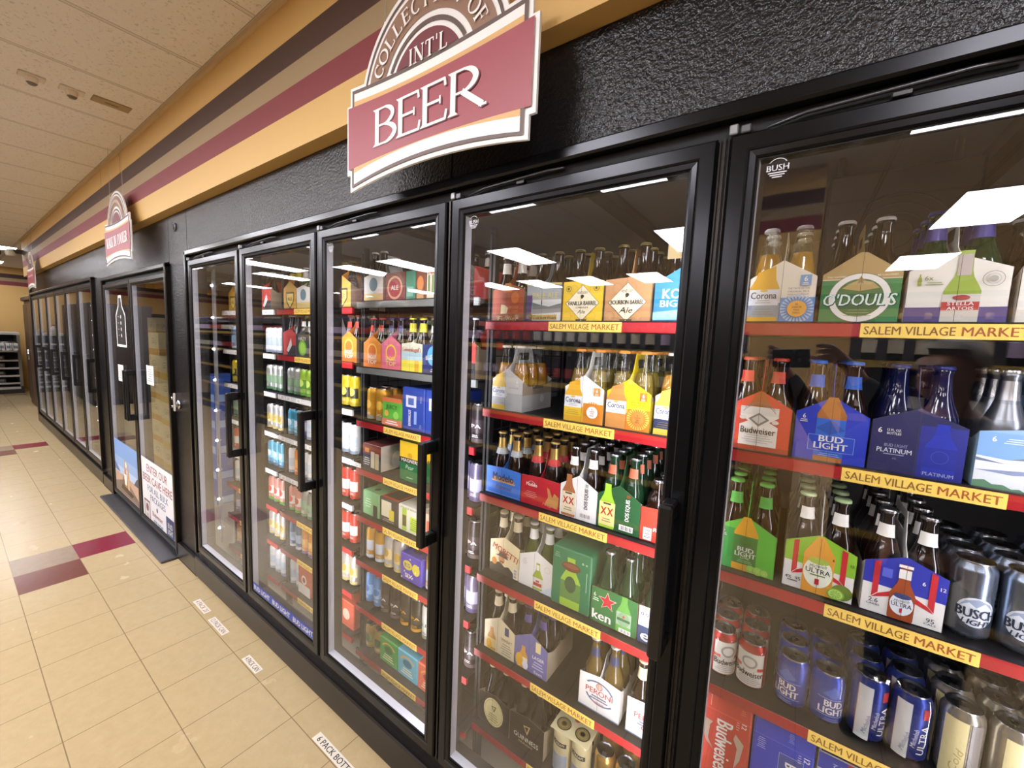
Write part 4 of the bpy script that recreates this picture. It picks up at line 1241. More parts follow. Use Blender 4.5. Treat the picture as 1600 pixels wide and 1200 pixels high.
def bottle_meshes(k):
    d = BK[k]
    def body():
        b = MB(); b.lathe(d['prof'], d['glass'], 18); return b.mesh('glass_body')
    def capm():
        b = MB(); b.lathe(cap_prof(d['prof'][-1][1]), d['cap'], 18)
        n = 18; z = d['prof'][-1][1]
        for i in range(n):
            a = 2 * math.pi * i / n; c, s = math.cos(a) * 0.0162, math.sin(a) * 0.0162
            b.add([(c - s * 0.05, s + c * 0.05, z - 0.006), (c * 1.02, s * 1.02, z - 0.004), (c + s * 0.05, s - c * 0.05, z - 0.006), (c, s, z - 0.0005)], [(0, 1, 3), (1, 2, 3)], d['cap'])
        return b.mesh('bottle_cap')
    out = [('glass_body', cached(('bb', k), body)), ('bottle_cap', cached(('bc', k), capm))]
    pr = d['prof']
    def rad(z):
        for (r0, z0), (r1, z1) in zip(pr, pr[1:]):
            if z0 <= z <= z1 and z1 > z0:
                return r0 + (r1 - r0) * (z - z0) / (z1 - z0)
        return 0.014
    if d['liquid']:
        def liq():
            b = MB(); zs = [0.004, 0.02, 0.06, 0.11, 0.128, 0.15, 0.166]
            b.lathe([(0.0001, 0.003)] + [(rad(z) - 0.0022, z) for z in zs] + [(0.0001, zs[-1] + 0.0005)], d['liquid'], 16); return b.mesh('beer')
        out.append(('beer', cached(('bl', k), liq)))
    if d['foil']:
        def foil():
            b = MB(); zs = [0.168, 0.175, 0.185, 0.195, 0.2045]
            b.lathe([(rad(z) + 0.0006, z) for z in zs], d['foil'], 18); return b.mesh('neck_foil')
        out.append(('neck_foil', cached(('bf', k), foil)))
    if d['neck']:
        def neck():
            b = MB(); zs = (0.146, 0.152, 0.160, 0.1675) if d['foil'] else (0.166, 0.175, 0.185, 0.194)
            b.lathe([(rad(z) + 0.0009, z) for z in zs], d['neck'], 18, arc=(-2.6, -0.55) if not d['foil'] else None); return b.mesh('neck_label')
        out.append(('neck_label', cached(('bn', k), neck)))
    return out
def bottle(k, x, y, z, label, group):
    t = thing('beer_bottle', label, 'bottle', (x, y, z), random.uniform(-0.3, 0.3), group)
    for n, m in bottle_meshes(k):
        put(n, m, t)
    return t

# ================================================================== SIX-PACK CARRIERS
def carrier_meshes(key, w, d, hs, hp, sides, front, side_art, inner=KRAFT, hz=0.225, handle=None, dip=0.02):
    """open basket: two short ends that rise to a centre peak, low long sides, a divider with a hand hole"""
    def make():
        b = MB(); t = 0.0008; W, D = w / 2, d / 2
        endp = [(-W, 0), (W, 0), (W, hs), (0, hp), (-W, hs)]
        b.slab(endp, lambda u, v, q: (u, -D + q, v), t, sides, inner)
        b.slab(endp, lambda u, v, q: (u, D - t + q, v), t, sides, inner)
        sp = [(-D, 0), (D, 0), (D, hs), (D * 0.6, hs - dip), (-D * 0.6, hs - dip), (-D, hs)]
        for x in (-W, W - t):
            lo = [(-D, 0), (-D * 0.6, 0), (D * 0.6, 0), (D, 0)]; hi = [(-D, hs), (-D * 0.6, hs - dip), (D * 0.6, hs - dip), (D, hs)]
            for i in range(3):
                b.slab([lo[i], lo[i + 1], hi[i + 1], hi[i]], lambda u, v, q, x=x: (x + q, u, v), t, sides, inner)
        b.box((-W, -D, 0.0), (W, D, 0.0008), inner)
        for y in (-D / 3, D / 3):
            b.box((-W, y - t / 2, 0.001), (W, y + t / 2, hs * 0.62), inner)
        a = Art(b, face_y(-D))
        if front:
            front(a, w, hs, hp)
        a = Art(b, face_x(W))
        if side_art:
            side_art(a, d, hs, hp)
        k = Art(b, face_y(-D)); k.k = 38
        k.rect(-0.0004, 0.002, 0.0004, hp - 0.002, M('#4a4238', 0.7))
        return b.mesh('carton')
    def mh():
        b = MB(); D = d / 2; hm = handle or sides; t = 0.0014
        strips = [(-D + 0.001, hp * 0.94, hp), (-D * 0.72, hp * 0.5, hp + 0.02), (-D * 0.5, hp * 0.5, hz), (-0.034, hp * 0.5, hz), (0.034, hp * 0.5, hz), (D * 0.5, hp * 0.5, hz), (D * 0.72, hp * 0.5, hp + 0.02), (D - 0.001, hp * 0.94, hp)]
        fn = lambda u, v, q: (-t / 2 + q, u, v)
        for i, ((a0, l0, h0), (a1, l1, h1)) in enumerate(zip(strips, strips[1:])):
            if i == 3:
                b.slab([(a0, l0), (a1, l1), (a1, hz - 0.045), (a0, hz - 0.045)], fn, t, hm); b.slab([(a0, hz - 0.018), (a1, hz - 0.018), (a1, h1), (a0, h0)], fn, t, hm)
            else:
                b.slab([(a0, l0), (a1, l1), (a1, h1), (a0, h0)], fn, t, hm)
        return b.mesh('handle_panel')
    return cached(('car', key), make), cached(('carh', key), mh)
CAR = {}
def design(key, sides, front, side=None, w=0.131, d=0.197, hs=0.108, hp=0.148, hz=0.222, handle=None, inner=KRAFT, dip=0.02):
    CAR[key] = lambda: carrier_meshes(key, w, d, hs, hp, sides, front, side, inner, hz, handle, dip)
    CAR[key, 'w'] = (w, d)
POS = [('front left', -1, -1), ('front right', 1, -1), ('middle left', -1, 0), ('middle right', 1, 0), ('rear left', -1, 1), ('rear right', 1, 1)]
def carrier(key, short, label, bk, xl, z, y0=0.213, n=6, group=None, rot=0.0):
    """xl: x of the front left corner"""
    w, d = CAR[key, 'w']
    z = z + 0.0009
    t = thing('bottle_carrier', label, 'six-pack carrier', (xl + w / 2, y0 + d / 2, z), rot, group or 'six-pack carriers in the cooler')
    c, h = CAR[key]()
    put('carton', c, t); put('handle_panel', h, t)
    for nm, sx, sy in POS[:n]:
        px, py = sx * 0.0322, sy * 0.0645
        x = xl + w / 2 + px * math.cos(rot) - py * math.sin(rot); y = y0 + d / 2 + px * math.sin(rot) + py * math.cos(rot)
        bottle(bk, x, y, z + 0.001, '%s, %s in the %s' % (BK[bk]['words'], nm, short), 'bottles standing in carriers')
    return t

# -- printed designs (front end of each carrier)
R_ = lambda c, r=0.5: M(c, r)
def tailbottle(a, u, h, gl, lab, **kw):
    a.bottle(u, 0.003, h, gl, lab, **kw)
BEERP = R_('#d9a62e', 0.35)
def corona(base, lower, inktxt, sun, six, nm='Corona', bt=BEERP, lab=R_('#dfe3e6'), labt=R_('#2a3350'), low_lab=None, sub=None, tag1=None):
    def f(a, w, hs, hp):
        W = w / 2
        a.rect(0.0, 0, W, 0.062, lower)
        a.rect(-W, 0, -0.0, 0.05, low_lab or lower)
        # printed bottle fills the left half
        h = hp + 0.01; u = -W / 2 - 0.002
        L = [(-W * 0.46, 0.001), (-W * 0.46, 0.085), (-W * 0.30, 0.105), (-W * 0.23, hs + 0.014)]
        Rr = [(W * 0.46, 0.001), (W * 0.46, 0.085), (W * 0.34, 0.105), (W * 0.30, hs + 0.028)]
        l = a._lift(); vs = [a.fn(u + p, q, l) for p, q in L] + [a.fn(u + p, q, l) for p, q in Rr]
        a.mb.add(vs, [(i, 4 + i, 5 + i, i + 1) for i in range(3)], bt)
        a.rect(u - W * 0.46, 0.045, u + W * 0.46, 0.082, lab)
        if low_lab:
            a.rect(u - W * 0.46, 0.018, u + W * 0.46, 0.045, low_lab); a.lines(u, 0.036, W * 0.7, 3, 0.006, R_('#8a7a3a'))
        a.text(nm, u, 0.068, W * 0.80, 0.016, labt, bold=0.015); a.lines(u, 0.056, W * 0.55, 2, 0.005, R_('#8a8d92'))
        a.disc(u, 0.079, 0.008, R_('#d8b65a'), 0.003, n=10)
        a.rect(W * 0.52, 0.088, W * 0.84, 0.112, six); a.text('6', W * 0.68, 0.103, 0, 0.011, PAPER, bold=0.03); a.lines(W * 0.68, 0.094, W * 0.22, 2, 0.0035, PAPER, 0.0012)
        if sub:
            for i, s_ in enumerate(sub):
                a.text(s_, W * 0.5, 0.082 - i * 0.0068, W * 0.62, 0.0042, inktxt)
        if sun:
            a.rays(W * 0.5, 0.036, 0.019, 0.032, sun[1], 26); a.disc(W * 0.5, 0.036, 0.0185, sun[0])
            for i, s_ in enumerate(('EL', 'SABOR', 'MAS', 'FINO')):
                a.text(s_, W * 0.5, 0.046 - i * 0.0065, 0, 0.0042, R_('#7a4a1e'), bold=0.01)
    return f
design('sky_white', R_('#e9e3d2'), corona(None, R_('#5f98d6'), R_('#5d6d86'), (R_('#e8a93a'), R_('#a9cdf0')), R_('#5f98d6'), low_lab=R_('#8796a6'), sub=('THE TASTE OF THE', 'ORIGINAL IN A', 'NON-ALCOHOLIC', 'BREW')))
design('white_orange', R_('#e9e6df'), corona(None, R_('#e3942c'), R_('#8d8a84'), (R_('#f0ece4'), R_('#e3942c')), R_('#c58a3d'), low_lab=R_('#e0b92f')))
design('yellow_orange', R_('#eccb1c'), corona(None, R_('#e0852a'), R_('#a8641e'), (R_('#d98b3f'), R_('#f3c458')), R_('#c4742c'), bt=R_('#c98d4c', 0.35), sub=('PONLE', 'FULL SUN')), R_ and (lambda a, d, hs, hp: (a.rect(-d / 2, 0, d / 2, hs - 0.02, R_('#b9a52a')))))
design('white_navy', R_('#e9e6df'), corona(None, R_('#232d4d'), R_('#8d8a84'), None, R_('#1d1c1f'), nm='Coronita', low_lab=R_('#232d4d'), bt=R_('#cbb24a', 0.35)))
def premier_side(a, d, hs, hp):
    a.rect(-d / 2, 0, d / 2, 0.058, R_('#a8a8a4')); a.text('Corona', 0.0, 0.088, 0.075, 0.020, R_('#3b3b42'), bold=0.01); a.text('PREMIER', 0.005, 0.070, 0.075, 0.012, R_('#77777c')); a.disc(0.03, 0.04, 0.014, R_('#c9c9c5')); a.lines(0.03, 0.02, 0.07, 2, 0.006, R_('#84848a'))
design('grey_white', R_('#c9c9c6'), corona(None, R_('#b0b1ae'), R_('#77777c'), None, R_('#c9c9c6'), low_lab=R_('#a9adb3'), bt=R_('#d8b548', 0.35), labt=R_('#5d6577'), sub=('6 PACK',)), premier_side)
def odoul(a, w, hs, hp):
    W = w / 2; TAN = R_('#ab8f55'); GR = R_('#2a7a3d')
    a.rect(-W, 0, W, 0.098, GR); a.poly([(-W, 0.098), (W, 0.098), (W, hs), (0.006, hp), (-0.006, hp), (-W, hs)], TAN); a.rect(-W, 0.0965, W, 0.0985, R_('#d8cfa8'))
    a.disc(0, 0.058, 0.0525, R_('#6a6b48'), n=36); a.ring(0, 0.058, 0.040, 0.051, WHITE, 40); a.disc(0, 0.058, 0.040, R_('#3f6a33'), n=32)
    a.poly([(-0.030, 0.078), (0.0, 0.072), (0.032, 0.078), (0.020, 0.090), (0.006, 0.094), (0.0, 0.104), (-0.006, 0.094), (-0.018, 0.088)], R_('#b59c62')); a.star(0.0, 0.094, 0.009, R_('#8d7440'))
    a.text("O'DOUL'S", 0.0012, 0.0528, 0.122, 0.027, R_('#1d4a2a'), bold=0.03, shear=0.12); a.text("O'DOUL'S", 0, 0.054, 0.120, 0.025, R_('#dff0e6'), bold=0.012, shear=0.12)
    a.lines(0, 0.032, 0.045, 3, 0.006, R_('#8d9a62')); a.text('FULL FLAVORED', -W * 0.62, 0.103, 0.032, 0.0035, PAPER); a.text('65 CALORIES', W * 0.64, 0.104, 0.032, 0.0035, PAPER)
design('green_ring', R_('#a78b52'), odoul, hs=0.109, hp=0.153)
def stella0(a, w, hs, hp):
    W = w / 2
    a.rect(-W, 0, W, 0.036, R_('#4b3f78')); h = 0.165
    a.bottle(0.008, 0.001, 0.142, R_('#8fa83a', 0.35), R_('#c9c4b8'), (0.05, 0.42), 0.36, shoulder=0.52)
    a.rect(-0.002, 0.096, 0.017, 0.136, R_('#b5a9a2')); a.rect(-0.018, 0.030, 0.033, 0.046, R_('#b2392f')); a.text('STELLA', 0.008, 0.0425, 0.036, 0.0065, WHITE, bold=0.02); a.text('ARTOIS', 0.008, 0.0335, 0.036, 0.0065, WHITE, bold=0.02)
    a.disc(0.008, 0.054, 0.012, R_('#a33a35'), 0.005, n=12)
    a.bottle(-0.053, 0.079, 0.022, R_('#8f9a3a'), None); a.text('6x', -0.040, 0.093, 0, 0.009, R_('#6d7a35'), bold=0.01); a.lines(-0.032, 0.084, 0.03, 2, 0.004, R_('#7d8a45'))
    a.ring(0.046, 0.088, 0.0135, 0.0145, R_('#8a867c'), 20); a.ring(0.046, 0.088, 0.009, 0.0095, R_('#8a867c'), 16); a.disc(0.046, 0.088, 0.006, R_('#aaa69a'), n=10); a.text('0.0', 0.008, 0.018, 0, 0.006, R_('#b9aecb'))
design('white_purple', R_('#dcd8cc'), stella0, w=0.140, hs=0.108, hp=0.136)
design('plain_cream', R_('#dcd8cc'), lambda a, w, hs, hp: (a.rect(-w / 2, 0, w / 2, 0.03, R_('#cfcabb')), a.lines(0, 0.09, 0.08, 3, 0.012, R_('#aaa69a'), 0.003)), w=0.140, hs=0.108, hp=0.132)
def bud(a, w, hs, hp):
    W = w / 2; RD = R_('#c23a26')
    a.rect(-W, 0, W, 0.012, R_('#b5402a'))
    a.poly([(-0.030, hs - 0.01), (0.030, hs - 0.01), (0.006, hp - 0.002), (-0.006, hp - 0.002)], R_('#b5622a', 0.35))
    a.rect(-0.040, 0.012, 0.040, 0.108, R_('#e6e0d4')); a.rect(-0.040, 0.088, 0.040, 0.107, R_('#d9d4ca'))
    a.poly([(-0.040, 0.062), (-0.040, 0.085), (-0.022, 0.072)], R_('#b8402f')); a.poly([(0.040, 0.062), (0.040, 0.085), (0.022, 0.072)], R_('#b8402f'))
    a.poly([(-0.022, 0.078), (0, 0.060), (0.022, 0.078), (0, 0.094)], R_('#77756f')); a.poly([(-0.015, 0.078), (0, 0.066), (0.015, 0.078), (0, 0.089)], R_('#c9c5bb'))
    a.ring(0, 0.076, 0.038, 0.0395, R_('#8d8880'), 20, 30, 150); a.ring(0, 0.078, 0.040, 0.0412, R_('#8d8880'), 20, 40, 140)
    a.disc(-0.034, 0.080, 0.007, R_('#d9d4ca'), 0.005); a.disc(0.034, 0.074, 0.007, R_('#d9d4ca'), 0.005)
    a.text('Budweiser', 0, 0.050, 0.073, 0.016, INK, bold=0.012); a.lines(0, 0.038, 0.065, 4, 0.0055, R_('#a8a39a'))
design('red_emblem', R_('#d5482c'), bud)
def budlight(a, w, hs, hp, base='#2338b8', cap=False):
    W = w / 2
    a.poly([(-0.026, 0.001), (0.026, 0.001), (0.026, hs), (0.008, hp - 0.001), (-0.008, hp - 0.001), (-0.026, hs)], R_('#a8682c', 0.35))
    a.rect(-0.026, 0.012, 0.026, 0.098, R_('#2f62c0')); a.poly([(-0.026, 0.075), (0.0, 0.062), (0.026, 0.075), (0, 0.096)], R_('#2550a4'))
    a.rect(-0.038, 0.024, 0.044, 0.060, R_('#8fb0e4')); a.rect(-0.0372, 0.0248, 0.0432, 0.0592, R_('#2244b4'))
    a.text('BUD', 0.003, 0.0525, 0.044, 0.0135, WHITE, bold=0.035); a.text('LIGHT', 0.003, 0.0365, 0.060, 0.0145, WHITE, bold=0.035)
    a.lines(0.002, 0.019, 0.045, 2, 0.004, R_('#9db4dc'))
    a.text('6', -W + 0.016, 0.100, 0, 0.010, WHITE, bold=0.035); a.lines(-W + 0.016, 0.092, 0.017, 2, 0.004, WHITE, 0.002)
design('royal_blue', R_('#2135b0'), budlight)
def platinum(a, w, hs, hp):
    W = w / 2; S = R_('#d8dbe4')
    a.rect(0.004, 0, W, hs - 0.002, R_('#262b86')); a.bottle(0.036, 0.004, 0.108, R_('#2c38a4', 0.3), R_('#232d92'), (0.16, 0.55), 0.44, shoulder=0.62); a.ring(0.036, 0.045, 0.012, 0.0128, R_('#4a58c0'), 16)
    a.text('6', -W + 0.014, 0.088, 0, 0.011, WHITE, bold=0.03); a.text('12 FL. OZ.', -W + 0.036, 0.090, 0.022, 0.005, WHITE, bold=0.02); a.text('BOTTLES', -W + 0.036, 0.083, 0.022, 0.005, WHITE, bold=0.02)
    a.text('BUD LIGHT', -0.030, 0.058, 0.036, 0.0065, R_('#8f93b8'), bold=0.02); a.text('PLATINUM', -0.032, 0.047, 0.054, 0.0095, S, bold=0.01); a.lines(-0.032, 0.039, 0.045, 1, 0.01, R_('#8f93b8'), 0.002); a.text('6%', -0.030, 0.031, 0, 0.004, R_('#8f93b8'))
    a.text('PLATINUM', 0.036, 0.010, 0.044, 0.007, R_('#b0b4d0'), bold=0.01)
design('dark_navy', R_('#232253'), platinum, w=0.142, hs=0.108, hp=0.140)
def coldmt(a, w, hs, hp):
    W = w / 2
    a.rect(-W, 0.03, W, 0.108, R_('#7fa9d8')); a.poly([(-W, 0.0), (W, 0.0), (W, 0.078), (0.03, 0.088), (0.0, 0.068), (-0.03, 0.058), (-W, 0.062)], R_('#e3e7ea'))
    a.poly([(-0.03, 0.058), (0.0, 0.068), (0.03, 0.088), (0.055, 0.080), (0.03, 0.066), (0.01, 0.062)], R_('#77838f')); a.poly([(-W, 0.052), (-0.03, 0.050), (-W, 0.058)], R_('#6f8098')); a.poly([(-W, 0.034), (-0.01, 0.040), (0.02, 0.038), (-0.02, 0.030)], R_('#8b97b8'))
    a.poly([(-W, 0.0), (0.0, 0.0), (-0.01, 0.006), (-0.02, 0.004), (-0.03, 0.010), (-0.045, 0.009), (-0.055, 0.016), (-W, 0.013)], R_('#5f8a6a'))
    a.text('6', -W + 0.020, 0.096, 0, 0.010, WHITE, bold=0.03); a.lines(-W + 0.05, 0.098, 0.036, 3, 0.004, R_('#d5e4f4'), 0.0018)
    a.text('Cold', 0.018, 0.030, 0.05, 0.020, R_('#3a4aa0'), rot=75, bold=0.01, shear=0.3); a.text('MOUNTAIN', 0.034, 0.052, 0.04, 0.005, R_('#4a5a80'), rot=75)
design('mountain_blue', R_('#8fb4d8'), coldmt, w=0.140, hs=0.108, hp=0.120)
def limebud(a, w, hs, hp):
    W = w / 2
    a.rect(-W, 0, -0.02, hs, R_('#2f9440'))
    a.poly([(-0.026, 0.001), (0.026, 0.001), (0.026, hs - 0.006), (0.008, hp - 0.001), (-0.008, hp - 0.001), (-0.026, hs - 0.006)], R_('#d8a02c', 0.35))
    a.rect(-0.026, 0.018, 0.026, 0.092, R_('#3d7a36')); a.ring(0, 0.077, 0.010, 0.0115, R_('#2c5e2a'), 16); a.ring(0, 0.077, 0.005, 0.0065, R_('#2c5e2a'), 12)
    a.text('BUD', 0.002, 0.057, 0.036, 0.011, WHITE, bold=0.035); a.text('LIGHT', 0.002, 0.044, 0.046, 0.0115, WHITE, bold=0.035); a.text('LIME', 0.002, 0.035, 0.02, 0.005, R_('#cde6a0')); a.lines(0.002, 0.028, 0.04, 2, 0.004, R_('#a8c890'))
    a.text('6', -W + 0.016, 0.098, 0, 0.010, WHITE, bold=0.035); a.lines(-W + 0.016, 0.089, 0.017, 2, 0.004, WHITE, 0.002)
    for u, r in ((0.016, 0.010), (0.032, 0.011), (0.046, 0.009)):
        a.disc(u, 0.012, r, R_('#7fb843')); a.disc(u, 0.012, r * 0.8, R_('#b7d86a')); a.rays(u, 0.012, 0.001, r * 0.75, R_('#8cc04e'), 8)
design('lime_green', R_('#59b53c'), limebud, hs=0.106, hp=0.142)
def ultra(top, lime):
    def f(a, w, hs, hp):
        W = w / 2; RB = R_('#c0272d')
        a.poly([(-W, 0.078), (W, 0.078), (W, hs), (0.004, hp), (-0.004, hp), (-W, hs)], top); a.poly([(-W, 0.066), (W, 0.060), (W, 0.080), (-W, 0.080)], top)
        for s in (-1, 1):
            a.poly([(s * (W - 0.016), 0.036), (s * (W - 0.016), hs + 0.004), (s * (W - 0.026), hs + 0.008), (s * (W - 0.026), 0.048)][::s], RB)
            a.poly([(s * (W - 0.016), 0.034), (s * (W - 0.026), 0.046), (s * 0.018, 0.058), (s * 0.018, 0.046)][::s], RB)
        gl = R_('#d99a3a', 0.35) if lime else R_('#9a4a24', 0.35)
        if lime:
            a.poly([(-0.028, 0.001), (0.028, 0.001), (0.029, 0.095), (0.006, hp - 0.002), (-0.006, hp - 0.002), (-0.029, 0.095)], gl); a.disc(0, 0.052, 0.027, R_('#e4e8d4'), 0.036); a.disc(0, 0.080, 0.020, R_('#a5b84a'), 0.008)
            a.text('Michelob', 0, 0.068, 0.032, 0.008, R_('#4a5a3a'), rot=8, shear=0.3); a.text('ULTRA', 0, 0.056, 0.046, 0.0115, R_('#3a3f4a'), bold=0.01); a.lines(0, 0.046, 0.04, 1, 0.01, R_('#7a8a5a'), 0.003); a.rect(-0.004, 0.024, 0.004, 0.038, RB)
            a.disc(W - 0.020, 0.022, 0.019, R_('#5d7a2e'), 0.018); a.disc(W - 0.030, 0.015, 0.016, R_('#7fae38'), 0.013); a.disc(W - 0.030, 0.015, 0.013, R_('#c0dc7a'), 0.0105); a.rays(W - 0.030, 0.015, 0.001, 0.0095, R_('#8fc04a'), 9)
            a.text('4%  95', -W + 0.020, 0.026, 0.030, 0.0075, INK, bold=0.02); a.lines(-W + 0.020, 0.019, 0.028, 1, 0.01, R_('#55555a'), 0.003)
            a.text('6', W - 0.040, 0.092, 0, 0.006, INK, bold=0.02); a.text('12', W - 0.007, 0.090, 0, 0.006, INK, bold=0.02)
        else:
            a.bottle(0.0, 0.001, 0.122, gl, None, wid=0.33, shoulder=0.52); a.rect(-0.0095, 0.092, 0.0095, 0.112, WHITE); a.rect(-0.011, 0.116, 0.011, 0.122, WHITE)
            a.disc(0, 0.036, 0.0185, R_('#dfe2e8'), 0.024); a.disc(0, 0.054, 0.014, R_('#37406e'), 0.006); a.text('Michelob', 0, 0.044, 0.024, 0.006, R_('#2c3550'), rot=8, shear=0.3); a.text('ULTRA', 0, 0.035, 0.032, 0.009, R_('#2c3550'), bold=0.01); a.rect(-0.002, 0.018, 0.002, 0.028, RB)
            a.text('2.6', -W + 0.020, 0.030, 0, 0.0095, R_('#3a3f55'), bold=0.01); a.text('CARBS', -W + 0.020, 0.021, 0.022, 0.004, R_('#3a3f55'), bold=0.03); a.text('95', W - 0.020, 0.020, 0, 0.0095, R_('#3a3f55'), bold=0.01); a.text('CALS', W - 0.020, 0.012, 0.018, 0.004, R_('#3a3f55'), bold=0.03)
            a.text('6', W - 0.036, 0.094, 0, 0.008, WHITE, bold=0.02); a.text('12', W - 0.008, 0.092, 0, 0.0075, WHITE, bold=0.02); a.rect(-0.036, 0.088, -0.020, 0.108, R_('#5560c4'))
    return f
design('lime_white', R_('#e2e0da'), ultra(R_('#86b92f'), True), hs=0.112, hp=0.140)
design('ribbon_white', R_('#e2e0da'), ultra(R_('#2c33a0'), False), w=0.129, hs=0.112, hp=0.138)
def rustyred(a, w, hs, hp):
    a.rect(-w / 2, 0, w / 2, 0.03, R_('#7d3a20')); a.poly([(-0.03, 0.03), (-0.005, 0.03), (0.002, 0.05), (-0.012, 0.06), (-0.028, 0.062)], R_('#e6d7a8')); a.disc(-0.012, 0.085, 0.014, R_('#8d3f1f')); a.disc(0.03, 0.085, 0.016, R_('#c46a2c'), 0.02)
    a.text('ROSIE', 0.028, 0.052, 0.036, 0.010, R_('#d98a4a')); a.text('TOM', 0.030, 0.038, 0.026, 0.009, R_('#d98a4a')); a.text('Fiddler', 0.004, 0.014, 0.085, 0.016, R_('#d9a95a'), shear=0.3)
    a.poly([(-0.02, hs - 0.008), (0.02, hs - 0.008), (0.012, hp), (-0.012, hp)], R_('#c47a34'))
design('rust_red', R_('#a3482a'), rustyred, hs=0.112, hp=0.134)
def tucker(a, w, hs, hp):
    W = w / 2
    a.poly([(-W, 0.0), (-W, 0.09), (-W + 0.024, 0.09), (-W + 0.020, 0.03), (-W + 0.03, 0.0)], R_('#4b3a6a')); a.rect(-W + 0.024, 0.0, W, 0.075, R_('#c9ccc8'))
    a.poly([(-W + 0.024, 0.040), (W, 0.046), (W, 0.062), (0.02, 0.052), (-0.01, 0.058), (-W + 0.024, 0.066)], R_('#6a6e6a')); a.poly([(-W + 0.024, 0.028), (W, 0.034), (W, 0.046), (-W + 0.024, 0.044)], R_('#8b8f8c')); a.rect(-0.008, 0.058, -0.004, 0.074, R_('#3f4340'))
    a.text('PALE ALE', 0.006, 0.088, 0.096, 0.018, R_('#c9bd7a'), bold=0.02); a.rect(-0.045, 0.010, 0.052, 0.026, R_('#b59b4a')); a.text('Tuckerman', 0.006, 0.018, 0.088, 0.012, R_('#3a2f14'), bold=0.02); a.disc(-0.048, 0.020, 0.010, R_('#6d5a22'))
    a.rect(-W, hs - 0.004, W, hs, R_('#cbbf52'))
design('grey_scene', R_('#98a4aa'), tucker, hs=0.126, hp=0.130)
def barrel(c2, word, sub, badge):
    def f(a, w, hs, hp):
        W = w / 2; CR = R_('#e9e0bf')
        for i in range(5):
            a.ring(0.03 - i * 0.02, 0.02 + (i % 2) * 0.08, 0.014, 0.0152, c2, 16)
        a.poly([(-0.056, 0.060), (0, 0.006), (0.056, 0.060), (0, 0.116)], R_('#4a4032')); a.poly([(-0.0545, 0.060), (0, 0.0075), (0.0545, 0.060), (0, 0.1145)], CR)
        a.text('KENTUCKY', 0, 0.092, 0.034, 0.0075, INK, bold=0.01); a.disc(0, 0.081, 0.006, INK, 0.005, n=10); a.rect(-0.0045, 0.074, 0.0025, 0.080, INK)
        a.text(word, 0, 0.060, 0.096, 0.0125, INK, bold=0.02)
        if sub:
            a.text(sub, 0, 0.047, 0.040, 0.005, INK); a.text('Ale', 0, 0.034, 0.026, 0.010, INK, shear=0.35)
        else:
            a.text('Ale', 0, 0.038, 0.038, 0.017, INK, shear=0.35)
        a.rect(-0.018, 0.006, 0.018, 0.012, R_('#54422a')); a.text('6', 0, 0.009, 0, 0.004, CR)
        if badge:
            for s in (-1, 1):
                a.disc(s * 0.046, 0.104, 0.009, R_('#4a4020')); a.disc(s * 0.046, 0.104, 0.0075, R_('#d8b82c')); a.disc(s * 0.046, 0.104, 0.004, R_('#4a4020'))
    return f
design('yellow_diamond', R_('#e3bf1c'), barrel(R_('#c9a618'), 'VANILLA BARREL', 'CREAM', True), w=0.134, hs=0.126, hp=0.128)
design('tan_diamond', R_('#b98a5c'), barrel(R_('#a5774a'), 'BOURBON BARREL', None, False), w=0.136, hs=0.126, hp=0.130)
def kona(a, w, hs, hp):
    a.rect(-w / 2, 0, w / 2, 0.030, R_('#2a6a8a')); a.text('KONA', 0.002, 0.080, 0.10, 0.026, WHITE, bold=0.03); a.text('BIG', -0.03, 0.054, 0.045, 0.018, WHITE, bold=0.03); a.text('WAVE', 0.028, 0.054, 0.055, 0.018, WHITE, bold=0.03); a.poly([(-w / 2, 0.03), (0.02, 0.04), (w / 2, 0.026), (w / 2, 0.012), (-w / 2, 0.010)], R_('#8fc4dc')); a.rect(0.02, 0.0, 0.05, 0.044, R_('#d8a878'))
design('wave_blue', R_('#2f86b2'), kona, w=0.14, hs=0.110, hp=0.150)
def modelo(a, w, hs, hp):
    a.poly([(-0.052, 0.052), (0.052, 0.052), (0.045, 0.066), (-0.045, 0.066)], R_('#b88a6a')); a.rect(-0.050, 0.049, 0.052, 0.0525, R_('#d8b05a')); a.text('Modelo', 0.0, 0.068, 0.092, 0.026, R_('#1d2848'), bold=0.015); a.text('Especial', 0.004, 0.030, 0.066, 0.019, R_('#2348a0'), bold=0.01, shear=0.35); a.rect(-w / 2, 0.004, w / 2, 0.0055, R_('#9bb8e8'))
design('sky_blue', R_('#3f78d0'), modelo, w=0.152, hs=0.100, hp=0.104, hz=0.19)
def negra(a, w, hs, hp):
    a.poly([(0.02, 0.016), (0.07, 0.010), (0.074, 0.05), (0.056, 0.062), (0.05, 0.044), (0.038, 0.070), (0.028, 0.076), (0.034, 0.044)], R_('#b8864a')); a.text('Modelo', -0.032, 0.072, 0.044, 0.012, WHITE, bold=0.02); a.lines(-0.034, 0.046, 0.052, 4, 0.006, R_('#e0a8a4')); a.text('Negra', 0.04, 0.016, 0.05, 0.014, R_('#d98a70'), shear=0.3)
    a.ring(-0.032, 0.070, 0.014, 0.015, WHITE, 10, 30, 150)
design('deep_red', R_('#b4202c'), negra, w=0.152, hs=0.100, hp=0.104, hz=0.19)
